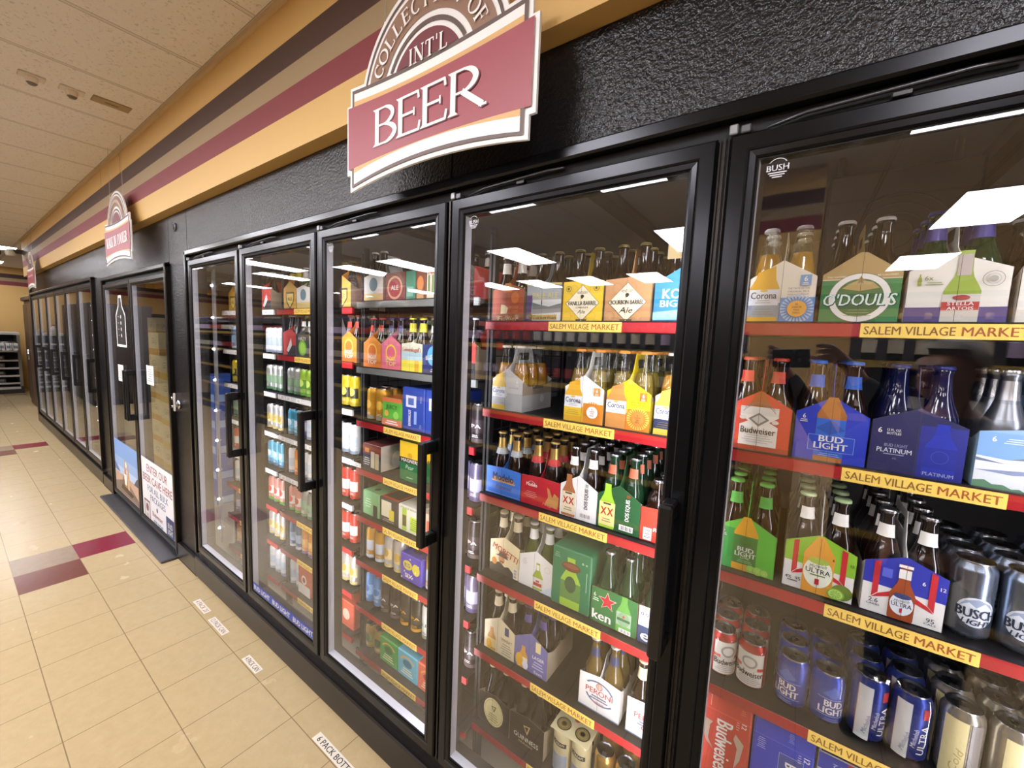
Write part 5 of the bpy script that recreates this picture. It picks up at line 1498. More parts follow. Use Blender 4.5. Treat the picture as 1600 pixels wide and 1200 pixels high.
def equis(base, ink, gl, lab):
    def f(a, w, hs, hp):
        W = w / 2
        a.bottle(-W * 0.52, 0.002, hp - 0.004, gl, lab, (0.06, 0.58), 0.36, shoulder=0.62)
        for s in (-1, 1):
            a.text('X', -W * 0.52 + s * 0.0105, 0.054, 0.020, 0.024, R_('#b8302a'), bold=0.03)
        a.lines(-W * 0.52, 0.078, 0.034, 1, 0.01, R_('#5a4a3a'), 0.005); a.lines(-W * 0.52, 0.030, 0.034, 2, 0.007, R_('#8a7a5a'), 0.003)
        a.text('DOS EQUIS', W * 0.45, 0.073, 0.066, 0.0145, ink, rot=90, bold=0.025); a.text('XX', W * 0.45, 0.116, 0.010, 0.010, R_('#b8302a') if base else ink, rot=90, bold=0.02)
        a.barcode(W * 0.42, 0.018, 0.042, 0.017)
    return f
design('white_xx', R_('#e0e0dc'), equis(False, R_('#2a2c2e'), R_('#a5673f', 0.35), R_('#d9ceb0')), w=0.129, hs=0.104, hp=0.142, inner=R_('#c9c6bc'))
design('green_xx', R_('#24552c'), equis(True, WHITE, R_('#9cc43a', 0.3), R_('#e0d48a')), w=0.132, hs=0.104, hp=0.142, inner=R_('#b9ab8c'))
def stripe(a, w, hs, hp):
    W = w / 2
    a.bottle(0.022, 0.002, 0.092, WHITE, None, wid=0.6, shoulder=0.6); a.rect(-0.02, 0.030, W, 0.052, R_('#d2402c')); a.text('Red Stripe', 0.012, 0.041, 0.085, 0.015, WHITE, bold=0.01, shear=0.2, rot=6); a.barcode(-W + 0.022, 0.022, 0.024, 0.036, True)
design('tomato_red', R_('#d2402c'), stripe, w=0.136, hs=0.098, hp=0.102, hz=0.17)
def moretti(a, w, hs, hp):
    a.poly([(-w / 2, 0), (0.045, 0), (0.04, 0.02), (0.02, 0.035), (0.0, 0.03), (-0.02, 0.044), (-w / 2, 0.03)], R_('#3f3a34')); a.disc(-0.012, 0.056, 0.014, R_('#c98a5a'), 0.017); a.poly([(-0.04, 0.068), (0.018, 0.062), (0.012, 0.071), (0.006, 0.086), (-0.02, 0.088), (-0.026, 0.074)], R_('#4a4438')); a.rect(-0.02, 0.046, 0.0, 0.05, R_('#5a3a24')); a.disc(-0.045, 0.042, 0.012, R_('#c9862c'), 0.014)
    a.text('MORETTI', 0.004, 0.088, 0.118, 0.024, R_('#b0402c'), rot=-16, bold=0.02); a.barcode(0.052, 0.022, 0.018, 0.040, True)
design('cream_portrait', R_('#e4d5a8'), moretti, w=0.134, hs=0.120, hp=0.144)
def stella(a, w, hs, hp):
    a.bottle(0.010, 0.002, 0.098, R_('#9cab3a', 0.35), R_('#d9d4c8'), (0.08, 0.44), 0.42, shoulder=0.55); a.rect(-0.007, 0.016, 0.027, 0.028, R_('#b23a30')); a.rect(0.004, 0.074, 0.016, 0.094, WHITE); a.lines(0.010, 0.034, 0.02, 1, 0.01, R_('#b23a30'), 0.006); a.lines(-0.045, 0.10, 0.02, 4, 0.006, R_('#8d8a82')); a.ring(0.048, 0.088, 0.010, 0.011, R_('#c9b88a'), 16); a.poly([(0.02, 0.0), (w / 2, 0.0), (w / 2, 0.036)], R_('#ccd6e0'))
design('white_chalice', R_('#e4e2dc'), stella, w=0.138, hs=0.110, hp=0.140, inner=R_('#d8d4ca'))
def heine(a, w, hs, hp):
    W = w / 2
    a.star(-0.020, 0.078, 0.031, WHITE); a.star(-0.020, 0.078, 0.028, R_('#b8202c')); a.text('6', -W + 0.012, 0.090, 0, 0.013, WHITE); a.lines(-W + 0.016, 0.078, 0.022, 2, 0.006, R_('#cfe0cc'), 0.003); a.text('ken', -0.036, 0.026, 0.062, 0.030, WHITE, bold=0.03)
    a.bottle(0.034, 0.002, 0.115, R_('#5f9a44', 0.3), R_('#93a890'), (0.20, 0.56), 0.40, shoulder=0.62); a.disc(0.034, 0.045, 0.019, R_('#7d9a78'), 0.022); a.star(0.034, 0.054, 0.006, R_('#b8202c')); a.rect(0.014, 0.040, 0.054, 0.048, R_('#2f5a34')); a.barcode(0.040, 0.010, 0.036, 0.013)
design('green_star', R_('#2a6a34'), heine, w=0.146, hs=0.112, hp=0.116, hz=0.19, handle=R_('#1d3f24'))
def heine0(a, w, hs, hp):
    W = w / 2
    a.rect(-W, 0, W, 0.052, R_('#22385e')); a.star(0.006, 0.082, 0.034, WHITE); a.star(0.006, 0.082, 0.032, R_('#c22a32')); a.text('0.0', -W + 0.018, 0.090, 0.022, 0.011, R_('#2a3a5a'), bold=0.02); a.text('6', -W + 0.016, 0.074, 0, 0.010, R_('#8a8d92')); a.text('ek', -0.030, 0.026, 0.062, 0.034, WHITE, bold=0.03); a.text('en', 0.035, 0.024, 0.05, 0.024, WHITE, bold=0.03)
design('white_star', R_('#dcdcd8'), heine0, w=0.14, hs=0.112, hp=0.116, hz=0.18)
def wheat(cap, l1, l2):
    def f(a, w, hs, hp):
        W = w / 2
        a.bottle(-W * 0.5, 0.002, 0.09, R_('#c08a34', 0.35), R_('#d9c48a'), wid=0.44); a.disc(-W * 0.66, 0.022, 0.013, R_('#d9a62e'), 0.02)
        a.rect(W * 0.36, 0.086, W * 0.62, 0.118, R_(cap)); a.text(l1, W * 0.5, 0.066, W * 0.72, 0.010, R_('#5a544c'), bold=0.01); a.lines(W * 0.5, 0.050, W * 0.7, 5, 0.009, R_('#8a8478'), 0.003)
    return f
design('cream_wheat', R_('#d8cba8'), wheat('#4a4a6a', 'WHEAT', ''), w=0.140, hs=0.108, hp=0.144)
def lager(a, w, hs, hp):
    W = w / 2
    a.bottle(-W * 0.45, 0.002, 0.084, R_('#c9922e', 0.35), R_('#e0d6b8'), wid=0.44); a.disc(-W * 0.68, 0.028, 0.016, R_('#d9a62e'), 0.026); a.disc(-W * 0.3, 0.018, 0.012, R_('#d8d8e4'), 0.016); a.rect(W * 0.30, 0.088, W * 0.60, 0.126, R_('#d8c88a'))
    a.text('LAGER', W * 0.48, 0.066, W * 0.7, 0.012, WHITE, bold=0.02); a.lines(W * 0.48, 0.050, W * 0.7, 3, 0.010, R_('#b8b8d4'), 0.004); a.text('Sam', W * 0.5, 0.014, W * 0.5, 0.010, WHITE)
design('purple_lager', R_('#6a689c'), lager, w=0.136, hs=0.108, hp=0.146)
def peroni(zero):
    def f(a, w, hs, hp):
        if not zero:
            a.ring(-0.004, 0.064, 0.046, 0.053, R_('#5a6a84'), 30, 20, 140, 0.75); a.ring(0.004, 0.064, 0.046, 0.052, R_('#5a6a84'), 30, 200, 320, 0.75)
        a.disc(0, 0.088, 0.011, R_('#c9b09a'), 0.008); a.ring(0, 0.088, 0.009, 0.011, R_('#b8544a'), 16)
        a.text('PERONI', 0, 0.068, 0.090 if not zero else 0.082, 0.018, R_('#b03a3a'), bold=0.01); a.lines(0, 0.052, 0.07, 2, 0.008, R_('#5a6a84'), 0.004); a.lines(0, 0.034, 0.05, 1, 0.01, R_('#c98a84'), 0.004)
        if zero:
            a.text('0.0', 0.002, 0.036, 0.042, 0.013, R_('#7a4a4a'))
        a.rect(-w / 2, 0.0, w / 2, 0.004, R_('#6a7a90'))
    return f
design('white_oval', R_('#dcd8d0'), peroni(False), w=0.138, hs=0.112, hp=0.122, hz=0.17, inner=R_('#c9c4b8'))
design('white_zero', R_('#dcd8d0'), peroni(True), w=0.130, hs=0.112, hp=0.118, hz=0.17, inner=R_('#c9c4b8'))
def harp(a, w, hs, hp, gold=True):
    a.disc(-0.002, 0.06, 0.046, R_('#e0d49a'), 0.056, n=30); a.ring(-0.002, 0.06, 0.040, 0.0415, R_('#a8923a'), 28, sv=1.2); a.poly([(-0.012, 0.084), (0.012, 0.088), (0.002, 0.062)], R_('#4a3a1c')); a.poly([(-0.006, 0.082), (0.007, 0.084), (0.001, 0.070)], R_('#e0d49a')); a.lines(-0.002, 0.052, 0.05, 4, 0.009, R_('#8a7a3a'), 0.003)
design('black_oval', R_('#1d1512'), harp, w=0.146, hs=0.118, hp=0.132, hz=0.17)
def harp2(a, w, hs, hp):
    a.poly([(-0.014, 0.094), (0.016, 0.100), (0.004, 0.062)], R_('#c9b07a')); a.poly([(-0.007, 0.091), (0.010, 0.095), (0.002, 0.072)], R_('#1d1512')); a.text('GUINNESS', 0, 0.044, 0.105, 0.017, R_('#e0dccf'), bold=0.01); a.text('DRAUGHT', 0, 0.025, 0.060, 0.008, R_('#c9b07a'))
design('black_harp', R_('#1d1512'), harp2, w=0.146, hs=0.118, hp=0.132, hz=0.17)
# bay C / D / E carriers
def simple(c1, c2, word, tc):
    def f(a, w, hs, hp):
        a.rect(-w / 2, 0, w / 2, 0.03, c1); a.disc(0, 0.076, 0.036, c2); a.disc(0, 0.076, 0.028, c1)
        if word:
            for i, s_ in enumerate(word):
                a.text(s_, 0, 0.050 - i * 0.022, 0.07, 0.018, tc, bold=0.03)
    return f
design('orange_citrus', R_('#e08a2c'), simple(R_('#d9742a'), R_('#f0c25a'), ('SHOCK', 'TOP'), WHITE), w=0.129, hs=0.112, hp=0.15)
design('pink_citrus', R_('#d8728c'), simple(R_('#d9647e'), R_('#f2d23c'), ('SHOCK', 'TOP'), R_('#f6e08a')), w=0.135, hs=0.112, hp=0.15)
design('cream_lemon', R_('#d8dcc4'), lambda a, w, hs, hp: (a.rect(-w / 2, 0, w / 2, 0.05, R_('#e6d84a')), a.rect(-w / 2, 0.05, w / 2, 0.085, R_('#a9c4c9')), a.text("Leinenkugel's", 0, 0.092, 0.115, 0.024, R_('#a3302c'), bold=0.015, shear=0.2), a.rect(0.02, 0.0, 0.045, 0.05, R_('#d9a92c'))), w=0.13, hs=0.118, hp=0.125)
design('navy_moon', R_('#22346a'), lambda a, w, hs, hp: (a.disc(0.0, 0.075, 0.042, R_('#5aa4dc')), a.disc(0.05, 0.11, 0.02, R_('#e08a2c')), a.text('BLUE MOON', 0.0, 0.072, 0.10, 0.018, WHITE, bold=0.02, rot=8), a.lines(0, 0.02, 0.05, 2, 0.008, WHITE, 0.004)), w=0.135, hs=0.118, hp=0.125)
design('red_black', R_('#b8302a'), lambda a, w, hs, hp: (a.rect(-0.02, 0, w / 2, 0.06, R_('#26262a')), a.poly([(-0.03, 0.03), (0.02, 0.10), (0.03, 0.06), (-0.01, 0.02)], R_('#d8d8d4'))), w=0.138, hs=0.13, hp=0.15, handle=R_('#c9432c'))
design('green_hop', R_('#3a3c3e'), lambda a, w, hs, hp: (a.disc(0, 0.05, 0.042, R_('#6aa82c')), a.disc(0, 0.05, 0.030, R_('#9cc84a')), a.text('HAZY', 0, 0.10, 0.08, 0.018, R_('#d8d8d4'), bold=0.03)), w=0.138, hs=0.12, hp=0.14)
design('yellow_ale', R_('#cfa03a'), lambda a, w, hs, hp: (a.poly([(-0.045, 0.05), (0, 0.004), (0.045, 0.05), (0.045, 0.10), (-0.045, 0.10)], R_('#4a3c20')), a.poly([(-0.036, 0.052), (0, 0.016), (0.036, 0.052), (0.036, 0.09), (-0.036, 0.09)], R_('#e6c86a')), a.text('ALE', 0, 0.062, 0.05, 0.02, R_('#3a2c14'), bold=0.02)), w=0.14, hs=0.12, hp=0.16, handle=R_('#d98a34'))
design('white_pack', R_('#d8d6cf'), lambda a, w, hs, hp: (a.rect(-w / 2, 0, w / 2, 0.04, R_('#d9c07a')), a.disc(0, 0.08, 0.03, R_('#5d7d8a'))), w=0.138, hs=0.115, hp=0.13)

# ================================================================== CANS AND BOXES
CAN = {}
def can_design(key, words_, r, h, col, art=None, metal=0.55, rough=0.28, turn=0.0, lid=ALU):
    CAN[key] = (words_, r, h, col, art, metal, rough, turn, lid)
def can_meshes(key):
    words_, r, h, col, art, metal, rough, turn, lid = CAN[key]
    def body():
        b = MB(); m = mat_brushed('can_' + key, col, rough, metal, 0.08)
        n = 0.8 * r
        b.lathe([(0.0001, 0.002), (r * 0.72, 0.0), (r * 0.78, 0.001), (r * 0.97, 0.009), (r, 0.014), (r, h - 0.020), (r * 0.97, h - 0.014), (n, h - 0.004), (n, h - 0.0015)], [ALU, ALU, ALU, m, m, m, m, ALU], 22)
        if art:
            art(Art(b, on_can(r, turn), True), r, h)
        return b.mesh('can_body')
    def lidm():
        b = MB(); n = 0.8 * r
        b.lathe([(n, h - 0.002), (n + 0.0016, h - 0.0005), (n + 0.001, h + 0.0008), (n - 0.001, h), (n - 0.003, h - 0.004), (n - 0.006, h - 0.0045), (0.0001, h - 0.004)], lid, 22)
        a = Art(b, face_top(h - 0.0038), step=0.0004)
        a.disc(0, -n * 0.42, n * 0.30, M('#8f9094', 0.3, 0.9), n * 0.36, 12)
        a.disc(0, n * 0.16, n * 0.22, CHROME, n * 0.42, 12); a.disc(0, n * 0.34, n * 0.11, M('#6d6e72', 0.3, 0.9), n * 0.10, 8); a.disc(0, 0.0, n * 0.09, M('#d8d8da', 0.2, 1.0), n * 0.09, 8)
        return b.mesh('can_lid')
    return cached(('cb', key), body), cached(('cl', key), lidm)
def can(key, x, y, z, label, group, turn=0.0):
    t = thing('beer_can', label, 'can', (x, y, z + 0.0009), turn, group)
    a, b = can_meshes(key)
    put('can_body', a, t); put('can_lid', b, t)
    return t
def c_bud(a, r, h):
    R = R_('#b42a24', 0.3)
    a.rect(-0.034, 0.012, 0.034, 0.072, R_('#d8d2c6', 0.4)); a.rect(-0.034, 0.052, 0.034, 0.100, R_('#c9c4b8', 0.4)); a.disc(0, 0.075, 0.018, R_('#8d8a84'), 0.016, 16); a.disc(0, 0.075, 0.013, R_('#c9c4b8'), 0.011, 14)
    a.rect(-0.034, 0.056, -0.018, 0.064, R); a.rect(0.018, 0.056, 0.034, 0.064, R); a.text('Budweiser', 0, 0.046, 0.064, 0.016, INK, bold=0.015); a.lines(0, 0.034, 0.055, 4, 0.005, R_('#8a8680'))
can_design('red_label', 'red can with cream label', 0.033, 0.122, '#b02a2a', c_bud)
def c_bl(a, r, h):
    a.rect(-0.030, 0.026, 0.030, 0.066, R_('#2a3a8e', 0.3)); a.rect(-0.030, 0.0655, 0.030, 0.067, R_('#8fa4dc')); a.rect(-0.030, 0.025, 0.030, 0.0265, R_('#8fa4dc'))
    a.text('BUD', 0.002, 0.056, 0.036, 0.015, WHITE, bold=0.035); a.text('LIGHT', 0.0, 0.038, 0.052, 0.016, WHITE, bold=0.035); a.lines(0, 0.019, 0.035, 2, 0.004, R_('#8fa4dc'))
    a.poly([(-0.02, 0.078), (0.0, 0.070), (0.02, 0.078), (0.0, 0.10)], R_('#4a68c0', 0.3))
can_design('blue_label', 'blue can with white lettering', 0.033, 0.122, '#3450b0', c_bl, 0.6)
def c_busch(a, r, h):
    a.disc(0, 0.060, 0.029, R_('#c9ced6', 0.3), 0.030, 24); a.poly([(-0.026, 0.066), (-0.012, 0.078), (-0.002, 0.070), (0.010, 0.082), (0.026, 0.066), (0.018, 0.080), (0.0, 0.088), (-0.018, 0.080)], R_('#8d9aae')); a.text('BUSCH', 0, 0.058, 0.058, 0.019, R_('#20283a'), bold=0.035); a.text('LIGHT', 0.002, 0.040, 0.042, 0.011, R_('#20283a'), bold=0.03, shear=0.2)
can_design('silver_peak', 'tall silver can with oval badge', 0.0335, 0.158, '#8d97a6', c_busch, 0.9, 0.22)
def c_ultra(a, r, h):
    a.rect(-0.028, 0.006, -0.002, h - 0.018, R_('#d2d2ce', 0.35)); a.rect(-0.0285, 0.006, -0.0275, h - 0.018, R_('#c98a3a')); a.text('Michelob', -0.008, 0.045, 0.045, 0.008, R_('#3a4a7a'), rot=80, shear=0.3); a.rect(0.016, h - 0.045, 0.030, h - 0.022, R_('#b8302c', 0.35)); a.text('Michelob', 0.0065, 0.060, 0.042, 0.008, R_('#d8d8e4'), rot=84, shear=0.3); a.text('ULTRA', 0.020, 0.058, 0.066, 0.013, WHITE, rot=86, bold=0.012)
can_design('slim_navy', 'slim navy can with white panel', 0.0325, 0.150, '#2b3c8a', c_ultra, 0.6, lid=mat_brushed('dark_lid', '#7f838c', 0.2, 1.0))
def c_gold(a, r, h):
    a.rect(-0.030, 0.004, 0.006, h - 0.020, R_('#c9bd8c', 0.35)); a.text('Cold', -0.006, 0.050, 0.05, 0.012, R_('#9a8a5a'), rot=80, shear=0.3); a.rect(0.010, 0.004, 0.030, h - 0.020, R_('#77706a', 0.35)); a.text('Mich', 0.020, 0.035, 0.034, 0.016, R_('#7a4a2a'), rot=10, shear=0.4)
can_design('pale_gold', 'tall pale gold can', 0.0335, 0.157, '#a8a294', c_gold, 0.85, 0.22)
def band(c1, c2=None, word=None, tc='#e6e3dc', disc=None):
    def f(a, r, h):
        a.rect(-0.036, h * 0.30, 0.036, h * 0.62, R_(c1, 0.35))
        if c2:
            a.rect(-0.036, 0.010, 0.036, h * 0.16, R_(c2, 0.35))
        if disc:
            a.disc(0, h * 0.5, r * 0.62, R_(disc, 0.35), None, 14)
        if word:
            a.text(word, 0, h * 0.46, r * 1.5, 0.014, R_(tc), bold=0.03)
        a.lines(0, h * 0.24, r * 1.1, 2, 0.006, R_(tc), 0.002)
    return f
for args in (
    ('gold_tall', 'tall golden can', 0.0335, 0.157, '#c9952a', band('#b8801e', '#8a8478', disc='#e0b64a'), 0.5),
    ('gold_white', 'gold-topped white can', 0.0335, 0.157, '#c99a3a', band('#b9c0c8', '#c9ccd2'), 0.5),
    ('white_gold', 'silver white can', 0.0335, 0.157, '#c9c7c0', band('#d8c48a', '#c9b87a', disc='#b89a4a'), 0.6),
    ('sky_slim', 'slim sky blue can', 0.029, 0.156, '#5f98d0', band('#8fb8e0', None, disc='#3f78b8'), 0.4),
    ('black_red', 'black can with red top', 0.033, 0.157, '#2a2224', band('#3a3032', '#55484a', 'IPA', '#d8d2cc'), 0.3),
    ('black_yellow', 'black can with yellow top', 0.033, 0.157, '#2a2620', band('#332e26', '#b8862c', 'IPA', '#e0a83a'), 0.3),
    ('white_tall', 'tall white can with dark print', 0.033, 0.157, '#d4d3ca', band('#c9cfc0', '#77806a', 'ALE', '#3a4a3a'), 0.2),
    ('gold_green', 'gold can with green print', 0.033, 0.122, '#b89a4a', band('#6a7a4a', '#8a7a3a', disc='#3f5a34'), 0.6),
    ('lime_tall', 'tall lime green can', 0.033, 0.157, '#9cc43a', band('#4a8a2c', '#5a9a34', disc='#c9e06a'), 0.4),
    ('silver_green', 'tall silver can with green print', 0.033, 0.157, '#b9bdb8', band('#7f9a7a', '#55805a'), 0.8),
    ('teal_tall', 'tall teal can', 0.033, 0.157, '#4a9ab8', band('#7fc0d8', '#2f6a8a', disc='#d8e6ea'), 0.4),
    ('violet_tall', 'tall violet and silver can', 0.033, 0.157, '#77708a', band('#a8a4b8', '#4a4468'), 0.6),
    ('white_can', 'tall white can', 0.033, 0.157, '#d8d8d4', band('#b8c4cc', '#8a9aa8'), 0.2),
    ('orange_tall', 'tall orange can', 0.033, 0.157, '#d97a2a', band('#e89a4a', '#c25a1e'), 0.4),
    ('red_green', 'tall red, white and green can', 0.033, 0.157, '#c9857a', band('#d8d0c4', '#5aa03a', disc='#c23a34'), 0.3),
    ('blue_silver', 'tall blue and silver can', 0.033, 0.157, '#5a7898', band('#8fa8c0', '#c0c8d0'), 0.7),
    ('copper_can', 'copper and purple can', 0.033, 0.157, '#c98a4a', band('#d9a25a', '#7a5a8a', disc='#e0b87a'), 0.4),
    ('yellow_can', 'tall yellow and black can', 0.033, 0.157, '#d8c02c', band('#33301c', '#b8a020', disc='#e6d85a'), 0.4),
    ('red_can', 'tall red can', 0.033, 0.157, '#c2382e', band('#d8ccc4', '#a02a24'), 0.4),
):
    can_design(*args)

def box_mesh(key, w, d, h, base, top, front, topart=None, side=None, edge=0.004):
    def make():
        b = MB(); b.bbox((-w / 2, -d / 2, 0), (w / 2, d / 2, h), base, edge)
        a = Art(b, face_y(-d / 2))
        if front:
            front(a, w, h)
        a = Art(b, face_top(h)); a.rect(-w / 2 + edge, -d / 2 + edge, w / 2 - edge, d / 2 - edge, top)
        if topart:
            topart(a, w, d)
        a = Art(b, face_x(w / 2))
        if side:
            side(a, d, h)
        return b.mesh('carton')
    def flap():
        b = MB(); W = M('#4a4440', 0.7)
        a = Art(b, face_top(h), step=0.0004); a.k = 4
        a.ring(0, 0.0, 0.022, 0.0232, W, 14, 0, 180, 0.6); a.rect(-0.0232, -0.0012, 0.0232, 0.0, W)
        return b.mesh('finger_hole')
    return cached(('box', key), make), cached(('boxf', key), flap)
def box(key, label, xl, z, w, d, h, base, top, front, topart=None, side=None, y0=0.213, rot=0.0):
    t = thing('beer_box', label, 'box', (xl + w / 2, y0 + d / 2, z + 0.0009), rot, 'cartons of cans in the cooler')
    m, f = box_mesh(key, w, d, h, base, top, front, topart, side)
    put('carton', m, t); put('finger_hole', f, t)
    return t

# ================================================================== STOCKING THE SHELVES
# ---- bay A
z = Z_AB[0]
carrier('sky_white', 'white and sky-blue carrier', 'white and sky-blue six-pack carrier with a printed sun, nearest door, top shelf', 'clear_white', -0.111, z)
carrier('green_ring', 'green and tan carrier', 'green and tan six-pack carrier with a big white ring, nearest door', 'dark_white', 0.029, z)
carrier('white_purple', 'white and purple carrier', 'white and purple six-pack carrier with a printed green bottle, nearest door', 'blue_foil', 0.168, z)
carrier('plain_cream', 'plain cream carrier', 'plain cream six-pack carrier at the right edge of the top shelf, nearest door', 'dark_white', 0.318, z)
z = Z_AB[1]
carrier('red_emblem', 'red carrier with emblem', 'red six-pack carrier with a white scroll emblem, nearest door, second shelf', 'amber_red', -0.129, z)
carrier('royal_blue', 'royal blue carrier', 'royal blue six-pack carrier with a printed amber bottle, nearest door', 'amber_blue', 0.009, z)
carrier('dark_navy', 'dark navy carrier', 'dark navy six-pack carrier with a ghosted blue bottle, nearest door', 'blue', 0.143, z)
carrier('mountain_blue', 'snowy mountain carrier', 'light blue six-pack carrier with a snowy mountain, nearest door', 'silver', 0.298, z)
z = Z_AB[2]
carrier('lime_green', 'bright green carrier', 'bright green six-pack carrier with lime slices, nearest door, third shelf', 'amber_green', -0.130, z)
carrier('lime_white', 'white and lime carrier', 'white and lime six-pack carrier with red ribbon and cut lime, nearest door', 'amber_lime', 0.018, z)
carrier('ribbon_white', 'white and blue ribbon carrier', 'white and blue six-pack carrier with red ribbon, beside the tall silver cans', 'dark_silver', 0.162, z)
rows = ('front', 'second', 'third')
for i in range(3):
    for j in range(4):
        can('silver_peak', 0.330 + i * 0.072, 0.250 + j * 0.070, z, 'tall silver can with oval badge, %s row, %s column from the ribbon carrier' % (('front', 'second', 'third', 'rear')[j], ('first', 'second', 'third')[i]), 'tall silver cans on the third shelf', (0.12, -0.1, 0.2)[i])
z = Z_AB[3]
for i in range(2):
    for j in range(3):
        can('red_label', -0.094 + i * 0.069, 0.250 + j * 0.069, z, 'red can with cream label, %s row, %s column of its ring pack' % (rows[j], ('outer', 'inner')[i]), 'red cans in a ring pack', (0.55, -0.1)[i] + j * 0.2)
        can('blue_label', 0.062 + i * 0.069, 0.250 + j * 0.069, z, 'blue can with white letters under film, %s row, %s column' % (rows[j], ('first', 'second')[i]), 'blue cans under shrink film', (-0.35, 0.30)[i] - j * 0.3)
        can('slim_navy', 0.204 + i * 0.069, 0.252 + j * 0.068, z, 'slim navy can with white panel, %s row, %s column' % (rows[j], ('first', 'second')[i]), 'slim navy cans', (0.15, -0.05)[i])
for i in range(3):
    for j in range(3):
        can('pale_gold', 0.348 + i * 0.0705, 0.252 + j * 0.0705, z, 'tall pale gold can, %s row, %s column beside the navy cans' % (rows[j], ('first', 'second', 'third', 'fourth')[i]), 'pale gold cans', (-0.1, 0.35, 0.2, 0)[i])
def ring_pack(x, y, z, nx, ny, p, r, label):
    t = thing('plastic_ring_carrier', label, 'plastic rings', (x, y, z))
    for i in range(nx):
        for j in range(ny):
            b = MB(); b.lathe([(r + 0.0006, 0.0), (r + 0.0012, 0.004), (r + 0.0006, 0.008)], FILM, 20, i * p, j * p); b.build('ring', t)
    b = MB()
    for i in range(nx):
        for j in range(ny - 1):
            b.box((i * p - 0.012, j * p + r * 1.03, 0.003), (i * p + 0.012, (j + 1) * p - r * 1.03, 0.0045), FILM)
    for j in range(ny):
        b.box((r * 1.03, j * p - 0.012, 0.003), (p - r * 1.03, j * p + 0.012, 0.0045), FILM)
    b.build('web', t)
ring_pack(-0.094, 0.250, Z_AB[3] + 0.100, 2, 3, 0.069, 0.0332, 'clear plastic ring carrier holding the red cans')
def film(x0, y0, x1, y1, z0, zb, zt, label, tail=None):
    """loose transparent sleeve shrunk round a block of cans"""
    rnd = random.Random(int(x0 * 1000)); b = MB(); n = 44; lv = [zb, zb + 0.03, zb + 0.07, zt - 0.02, zt]
    vs = []; cx, cy = (x0 + x1) / 2, (y0 + y1) / 2; hx, hy = (x1 - x0) / 2, (y1 - y0) / 2
    for k, zz in enumerate(lv):
        for i in range(n):
            a = 2 * math.pi * i / n; c, s = math.cos(a), math.sin(a); e = 0.28
            w = 1.0 + rnd.uniform(-0.008, 0.016) - (0.05 if k == 4 else 0)
            vs.append((cx + math.copysign(abs(c) ** e, c) * hx * w, cy + math.copysign(abs(s) ** e, s) * hy * w, z0 + zz + rnd.uniform(-0.002, 0.002)))
    fs = []
    for k in range(len(lv) - 1):
        for i in range(n):
            j = (i + 1) % n; fs.append((k * n + i, k * n + j, (k + 1) * n + j, (k + 1) * n + i))
    b.add(vs, fs, FILM, True)
    t = thing('shrink_film', label, 'plastic film')
    b.build('sleeve', t)
    if tail:
        b = MB(); p = [Vector(q) for q in tail]; b.add([tuple(q) for q in p], [(0, 1, 2), (0, 2, 3), (2, 1, 3)] if len(p) == 4 else [(0, 1, 2)], FILM, True); b.build('torn_flap', t)
film(0.024, 0.212, 0.1655, 0.427, Z_AB[3], 0.01, 0.126, 'clear shrink film round the blue cans with white lettering', [(0.10, 0.214, Z_AB[3] + 0.125), (0.16, 0.214, Z_AB[3] + 0.125), (0.155, 0.30, Z_AB[3] + 0.150), (0.11, 0.33, Z_AB[3] + 0.146)])
film(0.1675, 0.214, 0.310, 0.427, Z_AB[3], 0.02, 0.153, 'torn clear shrink film round the slim navy cans', [(0.20, 0.222, Z_AB[3] + 0.152), (0.25, 0.222, Z_AB[3] + 0.152), (0.232, 0.25, Z_AB[3] + 0.215), (0.24, 0.26, Z_AB[3] + 0.180)])
z = Z_AB[4]
def bx_red(a, w, h):
    W = w / 2; a.rect(-W, h - 0.055, W, h - 0.0545, R_('#e0a090')); a.text('Budweiser', 0.004, h * 0.42, 0.155, 0.038, WHITE, rot=-90, bold=0.02); a.text('12', W - 0.016, h - 0.064, 0.014, 0.011, WHITE, rot=-90, bold=0.03); a.lines(W - 0.03, h - 0.06, 0.008, 4, 0.006, WHITE)
    a.text('12', -W + 0.012, h - 0.018, 0.008, 0.010, WHITE, bold=0.03); a.rect(-W + 0.03, h - 0.045, -W + 0.032, h - 0.01, R_('#e0a090')); a.lines(W - 0.02, h - 0.02, 0.012, 3, 0.005, R_('#d88a78'))
    a.poly([(-0.044, h - 0.085), (-0.024, h - 0.088), (-0.030, h - 0.10), (-0.032, h - 0.14), (-0.018, h - 0.165), (-0.036, h - 0.150), (-0.046, h - 0.12)], R_('#b8a090')); a.poly([(0.030, h - 0.092), (0.050, h - 0.112), (0.044, h - 0.16), (0.032, h - 0.19), (0.036, h - 0.13), (0.026, h - 0.108)], R_('#b8a090'))
box('red12', 'red twelve-can carton standing on end, lowest shelf in view, nearest door', -0.134, z, 0.126, 0.27, 0.262, R_('#c2382c'), R_('#b8342a'), bx_red)
def bx_blue(a, w, h):
    W = w / 2; a.rect(-W, h - 0.052, W, h - 0.0515, R_('#7f94e0')); a.rect(-0.006, h - 0.18, 0.044, h - 0.075, R_('#8fa4e0')); a.rect(-0.005, h - 0.179, 0.043, h - 0.076, R_('#33438c')); a.text('BUD', 0.019, h - 0.12, 0.055, 0.022, WHITE, rot=-90, bold=0.035); a.text('12', W - 0.014, h - 0.064, 0.013, 0.012, WHITE, rot=-90, bold=0.035); a.lines(W - 0.028, h - 0.058, 0.008, 4, 0.006, WHITE); a.lines(-W + 0.02, h - 0.058, 0.018, 6, 0.005, R_('#b8c4ec')); a.lines(W * 0.25, h - 0.012, 0.012, 6, 0.004, R_('#7f94e0'))
